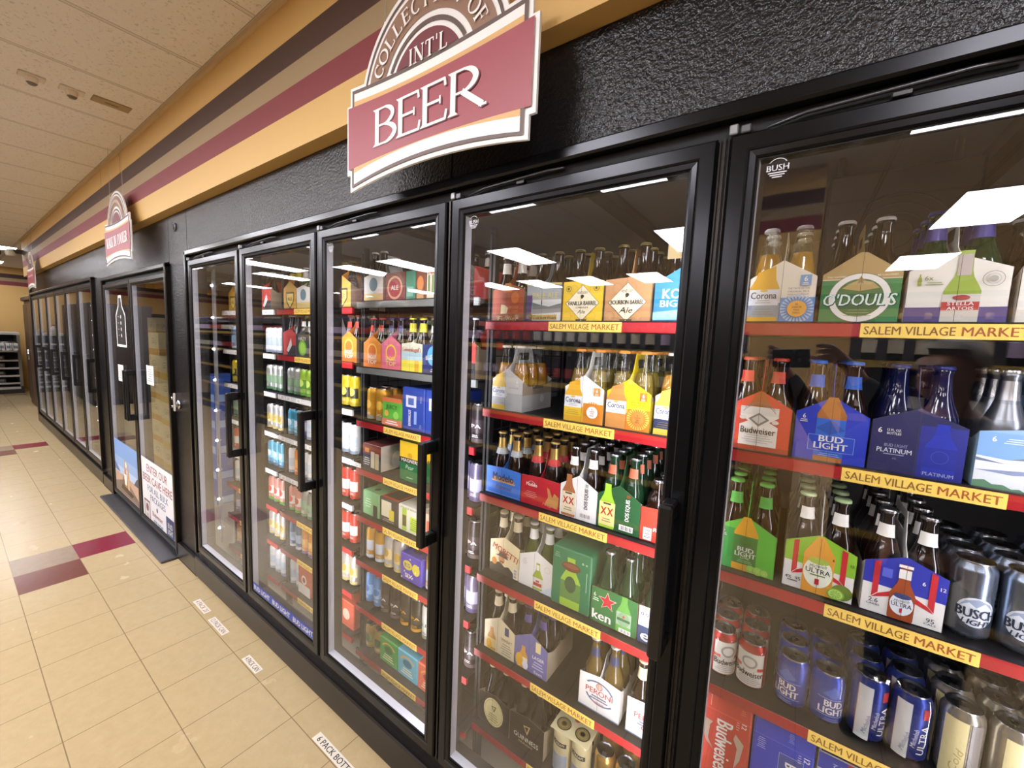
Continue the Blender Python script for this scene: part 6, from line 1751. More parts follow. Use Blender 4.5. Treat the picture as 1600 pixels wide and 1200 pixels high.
box('blue12', 'blue twelve-can carton standing on end beside the red carton', -0.004, z, 0.126, 0.27, 0.256, R_('#2338b0'), R_('#2338b0'), bx_blue)
def bx_ultra(a, w, h):
    W = w / 2; a.rect(-W, h - 0.04, W, h, R_('#2a3a9a')); a.rect(-0.012, 0, 0.0, h, R_('#b8302c')); a.text('12', -0.03, h - 0.02, 0.016, 0.010, R_('#b8c0e8'), rot=180); a.text('12', 0.018, h - 0.024, 0.016, 0.010, R_('#b8c0e8'), rot=180); a.poly([(-W, h - 0.10), (-0.012, h - 0.10), (-0.012, h - 0.085), (-W, h - 0.06)], R_('#b8b8b4'))
box('ultra12', 'white, blue and red twelve-can carton at the right of the blue carton', 0.128, z, 0.130, 0.27, 0.235, R_('#d8d6d0'), R_('#24348c'), bx_ultra, lambda a, w, d: (a.rect(-0.012, -d / 2 + 0.004, 0.0, d / 2 - 0.004, R_('#b8302c')), a.text('12', -0.03, -0.08, 0.016, 0.012, WHITE, rot=180), a.text('12', 0.02, -0.09, 0.016, 0.012, WHITE, rot=180)))
box('silver12', 'pale silver twelve-can carton at the right edge of the lowest shelf in view', 0.264, z, 0.13, 0.27, 0.23, R_('#b8b4a4'), R_('#a8a496'), lambda a, w, h: a.rect(-w / 2, h * 0.4, w / 2, h * 0.7, R_('#d8d2b8')))

# ---- bay B
z = Z_AB[0]
carrier('rust_red', 'rust red carrier', 'rust red six-pack carrier beside the grey landscape carton, under the sign', 'white_neck', -0.900, z)
carrier('grey_scene', 'grey landscape carrier', 'grey six-pack carrier with a rocky landscape and yellow rim', 'brown_gold', -0.757, z)
carrier('yellow_diamond', 'yellow diamond carrier', 'yellow six-pack carrier with a cream diamond label', 'brown_gold', -0.620, z)
carrier('tan_diamond', 'tan diamond carrier', 'tan six-pack carrier with a cream diamond label', 'brown_gold', -0.481, z)
carrier('wave_blue', 'sea-blue wave carrier', 'sea-blue six-pack carrier with large white letters', 'dark_white', -0.338, z)
z = Z_AB[1]
carrier('grey_white', 'pale grey carrier', 'pale grey six-pack carrier standing alone beside the empty space', 'clear_white', -0.888, z)
carrier('white_orange', 'white and orange carrier', 'white and orange six-pack carrier with a printed yellow bottle', 'clear_orange', -0.595, z)
carrier('yellow_orange', 'yellow and orange carrier', 'bright yellow six-pack carrier with an orange sun', 'clear_orange', -0.455, z)
carrier('white_navy', 'white and navy carrier', 'white and navy six-pack carrier beside the door handle, second shelf', 'clear_white', -0.313, z)
z = Z_AB[2]
carrier('sky_blue', 'sky-blue carrier', 'sky-blue six-pack carrier with dark lettering, third shelf', 'gold_blue', -0.900, z)
carrier('deep_red', 'deep red carrier', 'deep red six-pack carrier with a gold griffin shape, third shelf', 'gold_red', -0.746, z)
carrier('white_xx', 'white carrier with red crosses', 'white six-pack carrier with red double cross label', 'amber_silver', -0.592, z)
carrier('green_xx', 'dark green carrier with red crosses', 'dark green six-pack carrier with red double cross label', 'green_silver', -0.462, z)
carrier('tomato_red', 'tomato red carrier', 'tomato red six-pack carrier beside the door handle', 'stub', -0.328, z)
z = Z_AB[3]
carrier('cream_portrait', 'cream portrait carrier', 'cream six-pack carrier with a hatted man portrait', 'cream_neck', -0.886, z, y0=0.235)
carrier('white_chalice', 'white carrier with small bottle', 'white six-pack carrier with a small printed green bottle, fourth shelf', 'white_tall', -0.750, z, y0=0.232)
def bx_grolsch(a, w, h):
    a.bottle(0.0, 0.004, h - 0.03, R_('#8fb03a', 0.3), R_('#4f7a3a'), (0.16, 0.52), 0.42, cap=None, shoulder=0.6); a.disc(0.0, h * 0.42, 0.020, R_('#2c4a2c'), 0.028); a.disc(0, h * 0.72, 0.034, R_('#5a2f1e'), 0.016); a.disc(0, h * 0.735, 0.028, R_('#7a4630'), 0.008); a.text('6 x', 0.048, h - 0.03, 0.02, 0.008, R_('#cfe0cc')); a.lines(-0.05, h - 0.02, 0.02, 3, 0.006, R_('#9cc0a4')); a.rect(0.056, h * 0.4, 0.058, h * 0.72, R_('#a8c8b0'))
box('green_box', 'dark green closed carton with a printed swing-top bottle', -0.607, z, 0.140, 0.205, 0.200, R_('#1d6a44'), R_('#1f7a50'), bx_grolsch)
carrier('green_star', 'green carrier with red star', 'green six-pack carrier with a red star and large white letters', 'green_dark', -0.462, z)
carrier('white_star', 'white carrier with red star', 'white and navy six-pack carrier with a red star beside the door handle', 'green_dark', -0.312, z)
z = Z_AB[4]
carrier('cream_wheat', 'cream beer-glass carrier', 'cream six-pack carrier with a printed beer glass, fifth shelf', 'cream_neck', -0.882, z)
carrier('purple_lager', 'dusky purple carrier', 'dusky purple six-pack carrier with a printed beer glass, fifth shelf', 'purple_neck', -0.741, z)
carrier('white_oval', 'white carrier with blue oval', 'white six-pack carrier with a blue oval and red lettering', 'white_blue', -0.484, z)
carrier('white_zero', 'plain white carrier', 'narrow plain white six-pack carrier at the stile, fifth shelf', 'cream_neck', -0.326, z)
z = Z_AB[5]
carrier('black_oval', 'black carrier with oval label', 'black six-pack carrier with a yellow oval label, bottom shelf', 'black', -0.896, z)
carrier('black_harp', 'black carrier with harp', 'black six-pack carrier with a harp and white lettering, bottom shelf', 'black', -0.748, z)
# second carriers behind the front row: the same cartons again
for (key, short, bk, xl, zz, y0, n) in (
    ('red_emblem', 'rear red carrier', 'amber_red', -0.129, Z_AB[1], 0.42, 4), ('royal_blue', 'rear royal blue carrier', 'amber_blue', 0.009, Z_AB[1], 0.42, 4),
    ('lime_green', 'rear bright green carrier', 'amber_green', -0.130, Z_AB[2], 0.42, 4), ('lime_white', 'rear white and lime carrier', 'amber_lime', 0.018, Z_AB[2], 0.42, 4), ('ribbon_white', 'rear ribbon carrier', 'dark_silver', 0.162, Z_AB[2], 0.42, 4),
    ('green_ring', 'rear green and tan carrier', 'dark_white', 0.029, Z_AB[0], 0.42, 2),
    ('grey_scene', 'rear grey carrier', 'brown_gold', -0.757, Z_AB[0], 0.42, 2), ('yellow_diamond', 'rear yellow carrier', 'brown_gold', -0.620, Z_AB[0], 0.42, 2), ('tan_diamond', 'rear tan carrier', 'brown_gold', -0.481, Z_AB[0], 0.42, 2),
    ('white_orange', 'rear white and orange carrier', 'clear_orange', -0.595, Z_AB[1], 0.42, 2), ('yellow_orange', 'rear yellow and orange carrier', 'clear_orange', -0.455, Z_AB[1], 0.42, 2),
    ('sky_blue', 'rear sky-blue carrier', 'gold_blue', -0.900, Z_AB[2], 0.42, 4), ('deep_red', 'rear deep red carrier', 'gold_red', -0.746, Z_AB[2], 0.42, 4), ('white_xx', 'rear white cross carrier', 'amber_silver', -0.592, Z_AB[2], 0.42, 4), ('green_xx', 'rear green cross carrier', 'green_silver', -0.462, Z_AB[2], 0.42, 4), ('tomato_red', 'rear tomato red carrier', 'stub', -0.328, Z_AB[2], 0.42, 2),
    ('green_star', 'rear green star carrier', 'green_dark', -0.462, Z_AB[3], 0.42, 2)):
    carrier(key, short, 'second ' + short.replace('rear ', '') + ' standing behind the front one', bk, xl, zz, y0, n, 'second row of six-pack carriers')
# gold and cream cans on the bottom shelf under the sign
can_design('cream_widget', 'cream can with black banner', 0.0335, 0.157, '#d6c89a', lambda a, r, h: (a.rect(-0.03, 0.0, 0.03, 0.07, R_('#8a8f94')), a.poly([(-0.026, 0.104), (0.026, 0.098), (0.026, 0.114), (-0.026, 0.122)], INK), a.text('CREAM', 0, 0.110, 0.036, 0.009, R_('#e6d9a8'), rot=-6)), 0.4)
can_design('gold_lager', 'gold foil topped can', 0.033, 0.157, '#b89048', band('#d8c07a', '#8a6a34', disc='#d9c08a'), 0.8)
for i in range(2):
    for j in range(2):
        can('cream_widget', -0.545 + i * 0.070, 0.250 + j * 0.070, z, 'cream can with black banner, %s row, %s of its pack' % (rows[j], ('first', 'second')[i]), 'cream cans on the bottom shelf')
for i in range(3):
    for j in range(2):
        can('gold_lager', -0.395 + i * 0.070, 0.255 + j * 0.070, z, 'gold can on the bottom shelf, %s row, %s column' % (rows[j], ('first', 'second', 'third')[i]), 'gold cans on the bottom shelf')
t = thing('can_topper', 'cream card topper over the cream cans with two lids showing', 'card topper', (-0.51, 0.285, z + 0.1585))
b = MB(); b.bbox((-0.070, -0.072, 0.0), (0.070, 0.072, 0.0015), R_('#d9cda0'), 0.0005); b.build('card', t)
b = MB(); a = Art(b, face_top(0.0016), step=0.0004)
for sx in (-0.035, 0.035):
    for sy in (-0.035, 0.035):
        a.disc(sx, sy, 0.026, R_('#8a7a4a')); a.ring(sx, sy, 0.022, 0.025, CHROME, 20); a.ring(sx, sy, 0.012, 0.015, GOLDFOIL, 16); a.disc(sx, sy, 0.008, CHROME)
a.disc(0, 0.0, 0.010, R_('#b8402c')); b.build('printed_lids', t)

# ---- bay C
z = Z_C[0]
carrier('white_pack', 'white and gold carrier', 'white six-pack carrier on the highest shelf of the yellow-green carton bay', 'dark_white', -1.655, z, n=2)
box('red_disc', 'red brown carton with a round pale badge on the high grey shelf', -1.500, z, 0.125, 0.2, 0.125, R_('#7a3a34'), R_('#5d302c'), lambda a, w, h: (a.disc(0, 0.06, 0.05, R_('#d9b08a')), a.disc(0, 0.06, 0.04, R_('#a33a38')), a.text('ALE', 0, 0.06, 0.05, 0.02, WHITE, bold=0.03)))
box('teal_carton', 'teal carton on the high grey shelf', -1.370, z, 0.060, 0.2, 0.125, R_('#3f8f74'), R_('#3f8f74'), lambda a, w, h: a.rect(-0.02, 0.02, 0.02, 0.06, R_('#7fc0a8')))
box('brown_portrait', 'brown carton with an orange figure on the high grey shelf', -1.308, z, 0.060, 0.2, 0.125, R_('#7a3f2a'), R_('#7a3f2a'), lambda a, w, h: (a.disc(0, 0.07, 0.02, R_('#d98a4a'), 0.03), a.rect(-0.02, 0.01, 0.02, 0.03, R_('#c9a06a'))))
box('cream_nut', 'cream carton with green stripes and red capitals on the high grey shelf', -1.244, z, 0.135, 0.2, 0.125, R_('#d8d2bc'), R_('#c9c2a8'), lambda a, w, h: (a.text('NUTTY', 0, h - 0.014, 0.11, 0.016, R_('#b8402c'), bold=0.03), *[a.rect(-0.055 + i * 0.022, 0.03, -0.045 + i * 0.022, 0.10, R_('#6a8a4a')) for i in range(6)], a.rect(-0.02, 0.004, 0.03, 0.022, R_('#b8402c'))))
box('red_end', 'small red carton at the stile on the high grey shelf', -1.105, z, 0.10, 0.2, 0.125, R_('#b8342c'), R_('#b8342c'), None)
for i in range(4):
    bottle(('brown_gold', 'dark_white', 'brown_gold', 'white_neck')[i], -1.36 + i * 0.075, 0.47, z + 0.001, '%s, %s of four behind the high shelf cartons' % (BK[('brown_gold', 'dark_white', 'brown_gold', 'white_neck')[i]]['words'], ('first', 'second', 'third', 'last')[i]), 'bottles behind the cartons')
z = Z_C[1]
carrier('orange_citrus', 'orange carrier', 'orange six-pack carrier with white lettering', 'amber_red', -1.656, z, n=4)
carrier('pink_citrus', 'pink carrier', 'pink six-pack carrier with yellow lettering', 'purple_neck', -1.526, z, n=4)
kind('brown_yellow', 'brown bottle with yellow neck', AMBER, M('#d8c82c', 0.4), foil=M('#dccf3a', 0.4))
carrier('cream_lemon', 'cream and yellow carrier', 'cream and yellow six-pack carrier with red script', 'brown_yellow', -1.388, z, n=4)
carrier('navy_moon', 'navy blue carrier', 'navy six-pack carrier with a pale blue disc', 'dark_silver', -1.255, z, n=4)
carrier('red_black', 'red and black carrier', 'red and black six-pack carrier at the stile, yellow-green carton bay', 'dark_white', -1.110, z, n=2)
z = Z_C[2]
def can_row(key, xs, z, where, nrow=2, y0=0.250):
    w0 = CAN[key][0]; p = CAN[key][1] * 2 + 0.003
    for i, x in enumerate(xs):
        for j in range(nrow):
            can(key, x, y0 + j * p, z, '%s, %s row, %s along, %s' % (w0, rows[j], ('first', 'second', 'third', 'fourth', 'fifth')[i], where), 'cans in the yellow-green carton and slim can bays', (0.2 if i % 2 else -0.15))
can_row('gold_tall', (-1.620, -1.551), z, 'third shelf, carton bay')
box('green_six', 'small green and orange carton of cans beside the golden cans', -1.515, z, 0.135, 0.13, 0.125, R_('#5fae3c'), R_('#c25a34'), lambda a, w, h: (a.rect(-w / 2, 0, w / 2, 0.030, R_('#d87a5a')), a.text('X', 0, 0, 0.1, 0.016, WHITE) if False else a.lines(0, 0.02, 0.1, 2, 0.01, WHITE, 0.005), a.rect(-w / 2, h - 0.018, w / 2, h, R_('#c9683a')), a.text('JUICY', 0, 0.082, 0.08, 0.026, R_('#2f7a2c'), bold=0.04), a.disc(0.03, 0.05, 0.018, R_('#8fd05a')), a.disc(-0.035, 0.055, 0.014, R_('#d9a24a'))))
for i in range(2):
    box('blue_tall', 'tall blue carton of cans, %s' % ('beside the small green carton', 'half hidden by the door stile')[i], -1.378 + i * 0.142, z, 0.138, 0.2, 0.185, R_('#25419a'), R_('#1f3684'), lambda a, w, h: (a.rect(-0.045, 0.10, 0.02, 0.15, R_('#c9d0dc')), a.rect(-0.03, 0.11, 0.005, 0.14, R_('#4a62a8')), a.text('DOWNCAST', -0.02, 0.055, 0.07, 0.016, WHITE, rot=90, bold=0.03), a.rect(0.008, 0.03, 0.024, 0.085, R_('#8fa8dc')), a.lines(0.05, 0.15, 0.012, 5, 0.006, WHITE), a.lines(0.05, 0.03, 0.015, 3, 0.006, WHITE)))
z = Z_C[3]
box('variety', 'cream and maroon variety carton of cans with printed cans on its front', -1.656, z, 0.135, 0.36, 0.118, R_('#c9bda6'), R_('#8a4038'), lambda a, w, h: (a.rect(-w / 2, 0, w / 2, 0.07, R_('#2f2f38')), a.rect(-w / 2, 0.07, w / 2, h, R_('#7a3030')), a.rect(-0.052, 0.078, -0.020, 0.098, R_('#c98a3a')), a.rect(-0.006, 0.008, 0.022, 0.086, R_('#d8d0b8')), a.rect(0.026, 0.006, 0.054, 0.082, R_('#c9b890')), a.lines(-0.036, 0.05, 0.05, 4, 0.01, WHITE, 0.003)), lambda a, w, d: a.rect(-0.04, -0.14, 0.04, 0.10, R_('#4a2c2c')), lambda a, d, h: (a.rect(-d / 2, 0, d / 2, h - 0.014, R_('#c9bfa8')), a.text('ALLAGASH', -0.02, 0.07, 0.16, 0.022, R_('#8a7a5a'), bold=0.01), a.disc(0.12, 0.08, 0.024, R_('#7a6a4a')), a.disc(-0.09, 0.045, 0.03, R_('#e6e0cc'), 0.04)))
box('yellow_green', 'yellow and dark green carton of cans beside the long door handle', -1.392, z, 0.140, 0.13, 0.180, R_('#1f6a3a'), R_('#e6bc28'), lambda a, w, h: (a.rect(-w / 2 + 0.003, 0.09, w / 2 - 0.003, h - 0.003, R_('#e6bc28')), a.rect(-w / 2, 0.083, w / 2, 0.106, R_('#1d1c1a')), a.text('MAGNERS', 0, 0.0945, 0.11, 0.015, WHITE, bold=0.03), a.disc(0, 0.118, 0.016, R_('#c99a1c'), 0.012), a.text('Pear', 0, 0.066, 0.05, 0.018, R_('#d8e0c8'), shear=0.2), a.lines(0, 0.02, 0.06, 1, 0.01, R_('#9cc0a0'), 0.004)), None, lambda a, d, h: (a.rect(-d / 2 + 0.003, 0.09, d / 2 - 0.003, h - 0.003, R_('#e6bc28')), a.text('MAGNERS', 0, 0.095, 0.1, 0.015, R_('#1d1c1a'), bold=0.03)))
z = Z_C[4]
box('mint_box', 'pale green carton of cans with dark script on top', -1.656, z, 0.125, 0.26, 0.118, R_('#78b478'), R_('#6aa86c'), lambda a, w, h: (a.lines(-0.02, 0.08, 0.05, 4, 0.012, R_('#c9e6c4'), 0.004), a.rect(0.02, 0.0, 0.05, 0.06, R_('#1f2a1f'))), lambda a, w, d: (a.text('citrus', 0.0, -0.02, 0.09, 0.035, R_('#2c4a2c'), bold=0.02), a.disc(0.0, -0.09, 0.016, R_('#2c3a2c'))))
box('dark_red_box', 'black and red carton of cans with a cream panel', -1.528, z, 0.130, 0.26, 0.118, R_('#3a3230'), R_('#b8442c'), lambda a, w, h: (a.rect(-0.05, 0.03, 0.02, 0.105, R_('#d8d0b4')), a.rect(0.005, 0.02, 0.04, 0.07, R_('#d8c43a')), a.lines(0, 0.02, 0.09, 2, 0.008, R_('#a8a094'), 0.003)), lambda a, w, d: a.rect(-0.05, -0.11, 0.05, 0.09, R_('#332a28')))
box('white_green_box', 'white and lime carton of cans with a printed can', -1.395, z, 0.145, 0.26, 0.118, R_('#d8d8c4'), R_('#c9c9b4'), lambda a, w, h: (a.rect(-0.045, 0.006, -0.015, 0.105, R_('#a8c43a')), a.rect(-0.042, 0.025, -0.018, 0.075, R_('#5a4a2c')), a.rect(0.008, 0.014, 0.062, 0.078, R_('#b8d03a')), a.lines(0.035, 0.068, 0.045, 6, 0.009, R_('#6a8a2c'), 0.003), a.text('MAINE BEER', 0, 0.110, 0.1, 0.007, R_('#5a5a4a'))), lambda a, w, d: a.disc(0, -0.02, 0.045, R_('#4a3a2c')))
box('peach_box', 'peach coloured carton of cans half hidden by the door handle', -1.247, z, 0.13, 0.26, 0.118, R_('#d8b49a'), R_('#c9a88a'), lambda a, w, h: a.rect(-0.03, 0.02, 0.03, 0.09, R_('#c2543a')))
z = Z_C[5]
can_row('gold_white', (-1.620, -1.551), z, 'sixth shelf, carton bay')
can_row('white_gold', (-1.482, -1.413), z, 'beside the purple box')
box('purple_six', 'purple carton of cans spattered with yellow lettering', -1.376, z, 0.138, 0.135, 0.124, R_('#4a3a9a'), R_('#40328a'), lambda a, w, h: (a.disc(-0.02, 0.075, 0.03, R_('#c9b83a'), 0.022), a.disc(0.035, 0.07, 0.024, R_('#c9b83a'), 0.026), a.text('BIG', -0.02, 0.075, 0.036, 0.018, R_('#3a2c7a'), bold=0.03), a.text('SIX', -0.01, 0.028, 0.05, 0.020, WHITE, bold=0.04), *[a.disc(-0.055 + 0.018 * ((i * 5) % 7), 0.012 + 0.016 * ((i * 3) % 7), 0.004, R_('#d8d0a8')) for i in range(9)]), lambda a, w, d: a.disc(0, 0.0, 0.04, R_('#2c2450')), lambda a, d, h: (a.disc(0, 0.07, 0.034, R_('#c9b83a'), 0.03), a.text('BIG', 0, 0.07, 0.04, 0.018, R_('#3a2c7a'), bold=0.03)))
can_row('gold_white', (-1.200, -1.130), z, 'past the purple box')
z = Z_C[6]
can_row('sky_slim', (-1.629, -1.5685), z, 'seventh shelf, carton bay')
can_row('black_red', (-1.5055, -1.434), z, 'seventh shelf, carton bay')
can_row('black_yellow', (-1.362, -1.2905), z, 'seventh shelf, carton bay')
can_row('white_tall', (-1.219, -1.148), z, 'seventh shelf, carton bay')
z = Z_C[7]
can_row('gold_green', (-1.620, -1.551), z, 'bottom shelf, carton bay')
sierra = lambda c: (lambda a, w, h: (a.ring(0, 0.072, 0.040, 0.050, R_('#d9a24a'), 18, 20, 160, 0.7), a.disc(0, 0.074, 0.030, R_(c), 0.018), a.lines(0, 0.046, 0.08, 3, 0.011, R_('#d8cfa8'), 0.005)))
hole = lambda c: (lambda a, w, d: a.disc(0, 0.01, 0.034, R_(c)))
box('green_six_pack', 'green carton of cans with an orange arched banner, bottom shelf', -1.516, z, 0.130, 0.135, 0.124, R_('#3f9a4a'), R_('#3a8a44'), sierra('#2c6a34'), hole('#2c6a34'))
box('teal_six_pack', 'light teal carton of cans with an orange arched banner, bottom shelf', -1.385, z, 0.135, 0.135, 0.124, R_('#58a8b8'), R_('#4a98aa'), sierra('#2c6a7a'), hole('#8a8a84'))
box('coral_six_pack', 'coral red carton of cans at the stile, bottom shelf', -1.249, z, 0.135, 0.135, 0.124, R_('#d9644a'), R_('#c9543c'), sierra('#8a2c24'), hole('#8a2c24'))

# loose bottles at the mullion end of the carton bay, seen past the mullion
for si, kk in ((2, 'amber_red'), (3, 'dark_silver'), (4, 'amber_red'), (5, 'brown_gold'), (6, 'dark_white')):
    for i in range(2):
        if Z_C[si - 1] - Z_C[si] > 0.26:
            bottle(kk, -1.035 + i * 0.066, 0.25, Z_C[si] + 0.001, '%s, %s to the mullion, %s shelf, carton bay' % (BK[kk]['words'], ('nearer', 'next')[i], ('', '', 'third', 'fourth', 'fifth', 'sixth', 'seventh')[si]), 'loose bottles at the mullion')
        else:
            can('violet_tall' if si % 2 else 'black_red', -1.035 + i * 0.066, 0.25, Z_C[si], '%s, %s to the mullion, %s shelf, carton bay' % (CAN['violet_tall' if si % 2 else 'black_red'][0], ('nearer', 'next')[i], ('', '', 'third', 'fourth', 'fifth', 'sixth', 'seventh')[si]), 'loose cans at the mullion')

# ---- bay D
z = Z_D[0]
carrier('yellow_ale', 'amber yellow carrier', 'amber yellow six-pack carrier high in the slim can bay', 'brown_yellow', -2.405, z, n=4)
carrier('white_pack', 'high white carrier', 'white six-pack carrier high in the slim can bay', 'white_tall', -2.262, z, n=4)
carrier('cream_lemon', 'high cream carrier', 'cream and yellow six-pack carrier high in the slim can bay', 'brown_yellow', -2.118, z, n=2)
carrier('yellow_ale', 'last amber yellow carrier', 'amber yellow six-pack carrier high beside the mullion of the slim can bay', 'brown_gold', -1.90, z, n=2)
z = Z_D[1]
carrier('red_black', 'red and grey carrier', 'red, white and black six-pack carrier on the second shelf of the slim can bay', 'dark_white', -2.418, z, n=4)
carrier('green_hop', 'grey carrier with green hop', 'dark grey six-pack carrier with a large green hop', 'dark_silver', -2.276, z, n=4)
carrier('white_pack', 'second-shelf white carrier', 'white six-pack carrier on the second shelf of the slim can bay', 'dark_white', -2.132, z, n=2)
carrier('orange_citrus', 'slim can bay orange carrier', 'orange six-pack carrier beside the mullion of the slim can bay', 'amber_red', -1.84, z, n=2)
DROW = {2: (('silver_green', 1), ('silver_green', 1), ('lime_tall', 2), ('lime_tall', 2)), 3: (('teal_tall', 1), ('teal_tall', 1), ('violet_tall', 1), ('white_can', 2)), 4: (('white_can', 1), ('orange_tall', 1), ('white_can', 2)), 5: (('red_green', 2), ('silver_green', 2)), 6: (('blue_silver', 2), ('copper_can', 2))}
for si, items in DROW.items():
    x = -2.380
    seq = [k for k, n in items for _ in range(n)][:5]
    for i, kk in enumerate(seq):
        can(kk, x + i * 0.069, 0.252, Z_D[si], '%s, %s along the %s shelf of the slim can bay' % (CAN[kk][0], ('first', 'second', 'third', 'fourth', 'fifth')[i], ('', '', 'third', 'fourth', 'fifth', 'sixth', 'seventh')[si]), 'tall cans of the slim can bay')
    far = {2: 'yellow_can', 3: 'white_can', 4: 'red_can', 5: 'red_can', 6: 'white_gold'}[si]
    for i in range(3):
        can(far, -1.90 + i * 0.069, 0.252, Z_D[si], '%s, %s from the mullion, %s shelf, slim can bay' % (CAN[far][0], ('third', 'second', 'next')[i], ('', '', 'third', 'fourth', 'fifth', 'sixth', 'seventh')[si]), 'tall cans beside the mullion of the slim can bay')
z = Z_D[7]
for i in range(2):
    can('white_can', -2.380 + i * 0.07, 0.252, z, 'tall white can, %s on the bottom shelf of the slim can bay' % ('first', 'second')[i], 'white cans on the bottom shelf')
box('red_white_box', 'red and white carton of cans on the bottom shelf of the slim can bay', -2.282, z, 0.13, 0.2, 0.17, R_('#b8543a'), R_('#a04a34'), lambda a, w, h: (a.rect(-w / 2, 0, w / 2, 0.06, R_('#d8d0c4')), a.disc(0, 0.09, 0.028, R_('#d8d0c4')), a.disc(0, 0.09, 0.016, R_('#a04030'))))
for i in range(2):
    can('white_gold', -2.10 + i * 0.07, 0.252, z, 'silver white can, %s beside the red and white carton' % ('first', 'second')[i], 'silver cans on the bottom shelf')
box('coral_low', 'coral carton of cans beside the mullion, bottom shelf of the slim can bay', -1.86, z, 0.13, 0.2, 0.14, R_('#c9583f'), R_('#b84a34'), lambda a, w, h: a.disc(0, 0.07, 0.03, R_('#e6c8b0')))

# ---- bay E
z = Z_D[0]
carrier('yellow_ale', 'end bay yellow carrier', 'amber yellow six-pack carrier with shield label in the narrow end bay', 'brown_gold', -3.160, z, n=4)
carrier('red_black', 'end bay red carrier', 'red and black six-pack carrier in the narrow end bay', 'dark_white', -2.70, z, n=2)
EROW = {1: 'blue_silver', 2: 'yellow_can', 3: 'silver_green', 4: 'red_can', 5: 'white_can', 6: 'violet_tall', 7: 'copper_can'}
for si, kk in EROW.items():
    for i in range(2):
        can(kk, -3.14 + i * 0.07, 0.252, Z_D[si], '%s, %s from the pier, %s shelf, end bay' % (CAN[kk][0], ('first', 'second')[i], ('', 'second', 'third', 'fourth', 'fifth', 'sixth', 'seventh', 'bottom')[si]), 'cans in the narrow end bay')
    k2 = {1: 'white_can', 2: 'silver_green', 3: 'white_gold', 4: 'teal_tall', 5: 'red_green', 6: 'white_gold', 7: 'white_can'}[si]
    for i in range(3):
        can(k2, -2.64 + i * 0.07, 0.252, Z_D[si], '%s, %s from the mullion, %s shelf, end bay' % (CAN[k2][0], ('third', 'second', 'next')[i], ('', 'second', 'third', 'fourth', 'fifth', 'sixth', 'seventh', 'bottom')[si]), 'cans in the narrow end bay')
# carton stacks inside the walk-in
def case_stack(x, y, n, w, d, h, c1, c2, where, group, word=None):
    for i in range(n):
        t = thing('beer_case', '%s case, %s from the floor in the stack %s' % (c2[1], ('lowest', 'second', 'third', 'fourth', 'fifth', 'sixth', 'seventh', 'eighth')[i], where), 'case', (x, y, 0.005 + i * (h + 0.001)), 0, group)
        def mk():
            b = MB(); b.bbox((-w / 2, -d / 2, 0), (w / 2, d / 2, h), R_(c1), 0.005); return b.mesh('carton')
        def pk():
            b = MB()
            for a, L in ((Art(b, face_y(-d / 2)), w), (Art(b, face_x(w / 2)), d)):
                a.rect(-L / 2 + 0.006, 0.006, L / 2 - 0.006, h * 0.30, R_(c2[0])); a.disc(0, h * 0.42, L * 0.26, R_('#5a7068'), L * 0.24, 24, 0, 180); a.disc(0, h * 0.42, L * 0.245, R_(c1), L * 0.225, 24, 0, 180); a.lines(0, h * 0.62, L * 0.3, 2, 0.02, R_('#6a6a5a'), 0.008)
            return b.mesh('printed_band')
        put('carton', cached(('case', c1), mk), t); put('printed_band', cached(('casep', c1, c2[0]), pk), t)
YC, YC2, BCS, TEA = ('#d8b43a', 'yellow'), ('#c9993a', 'tan and yellow'), ('#8fa8c8', 'blue and white'), ('#4a6a84', 'cream and blue')
case_stack(-5.95, 0.70, 5, 0.40, 0.28, 0.27, '#d9c896', YC, 'nearest the doors', 'cases in the walk-in')
case_stack(-6.42, 0.72, 6, 0.40, 0.28, 0.27, '#dccb94', YC2, 'second from the doors', 'cases in the walk-in')
case_stack(-6.90, 0.80, 6, 0.40, 0.28, 0.26, '#d0c8ae', TEA, 'third from the doors', 'cases in the walk-in')
case_stack(-7.45, 0.95, 7, 0.40, 0.28, 0.26, '#cdbb88', YC2, 'fourth from the doors', 'cases in the walk-in')
case_stack(-8.10, 1.15, 7, 0.40, 0.28, 0.26, '#d6c48c', YC, 'deepest inside', 'cases in the walk-in')
case_stack(-4.62, 0.66, 5, 0.34, 0.24, 0.25, '#2f4f9a', BCS, 'behind the narrow end door', 'cases in the walk-in')
case_stack(-5.25, 1.05, 4, 0.36, 0.24, 0.25, '#3a5aa0', BCS, 'behind the other blue stack', 'cases in the walk-in')
# crumpled wrap on the cooler floor
def crumple(x, y, s, label, seed):
    rnd = random.Random(seed); b = MB(); n = 9; vs = []
    for i in range(n):
        for j in range(n):
            vs.append(((i / (n - 1) - 0.5) * s + rnd.uniform(-0.01, 0.01), (j / (n - 1) - 0.5) * s * 0.6 + rnd.uniform(-0.01, 0.01), 0.004 + rnd.uniform(0, 0.035) * (1 if 0 < i < n - 1 and 0 < j < n - 1 else 0.15)))
    b.add(vs, [(i * n + j, (i + 1) * n + j, (i + 1) * n + j + 1, i * n + j + 1) for i in range(n - 1) for j in range(n - 1)], mat_glass('wrap_%d' % seed, 0.12, (0.95, 0.94, 0.92, 1), 0.15, '#d8d2c4', 0.35))
    o = b.build('plastic_wrap', None, (x, y, 0.004)); tag(o, label, 'plastic wrap')
crumple(-1.42, 0.16, 0.30, 'crumpled clear wrap on the cooler floor before the bottom green carton', 3)
crumple(-2.05, 0.17, 0.22, 'crumpled clear wrap on the cooler floor near the mullion of the slim can bay', 5)
t = thing('evaporator', 'dark cooling unit hung at the back of the cooler behind the nearest door', 'cooling unit', (0.26, 1.42, 1.92))
b = MB(); b.bbox((-0.22, -0.2, 0.0), (0.22, 0.2, 0.50), M('#20232a', 0.5, 0.3), 0.01); b.build('casing', t)
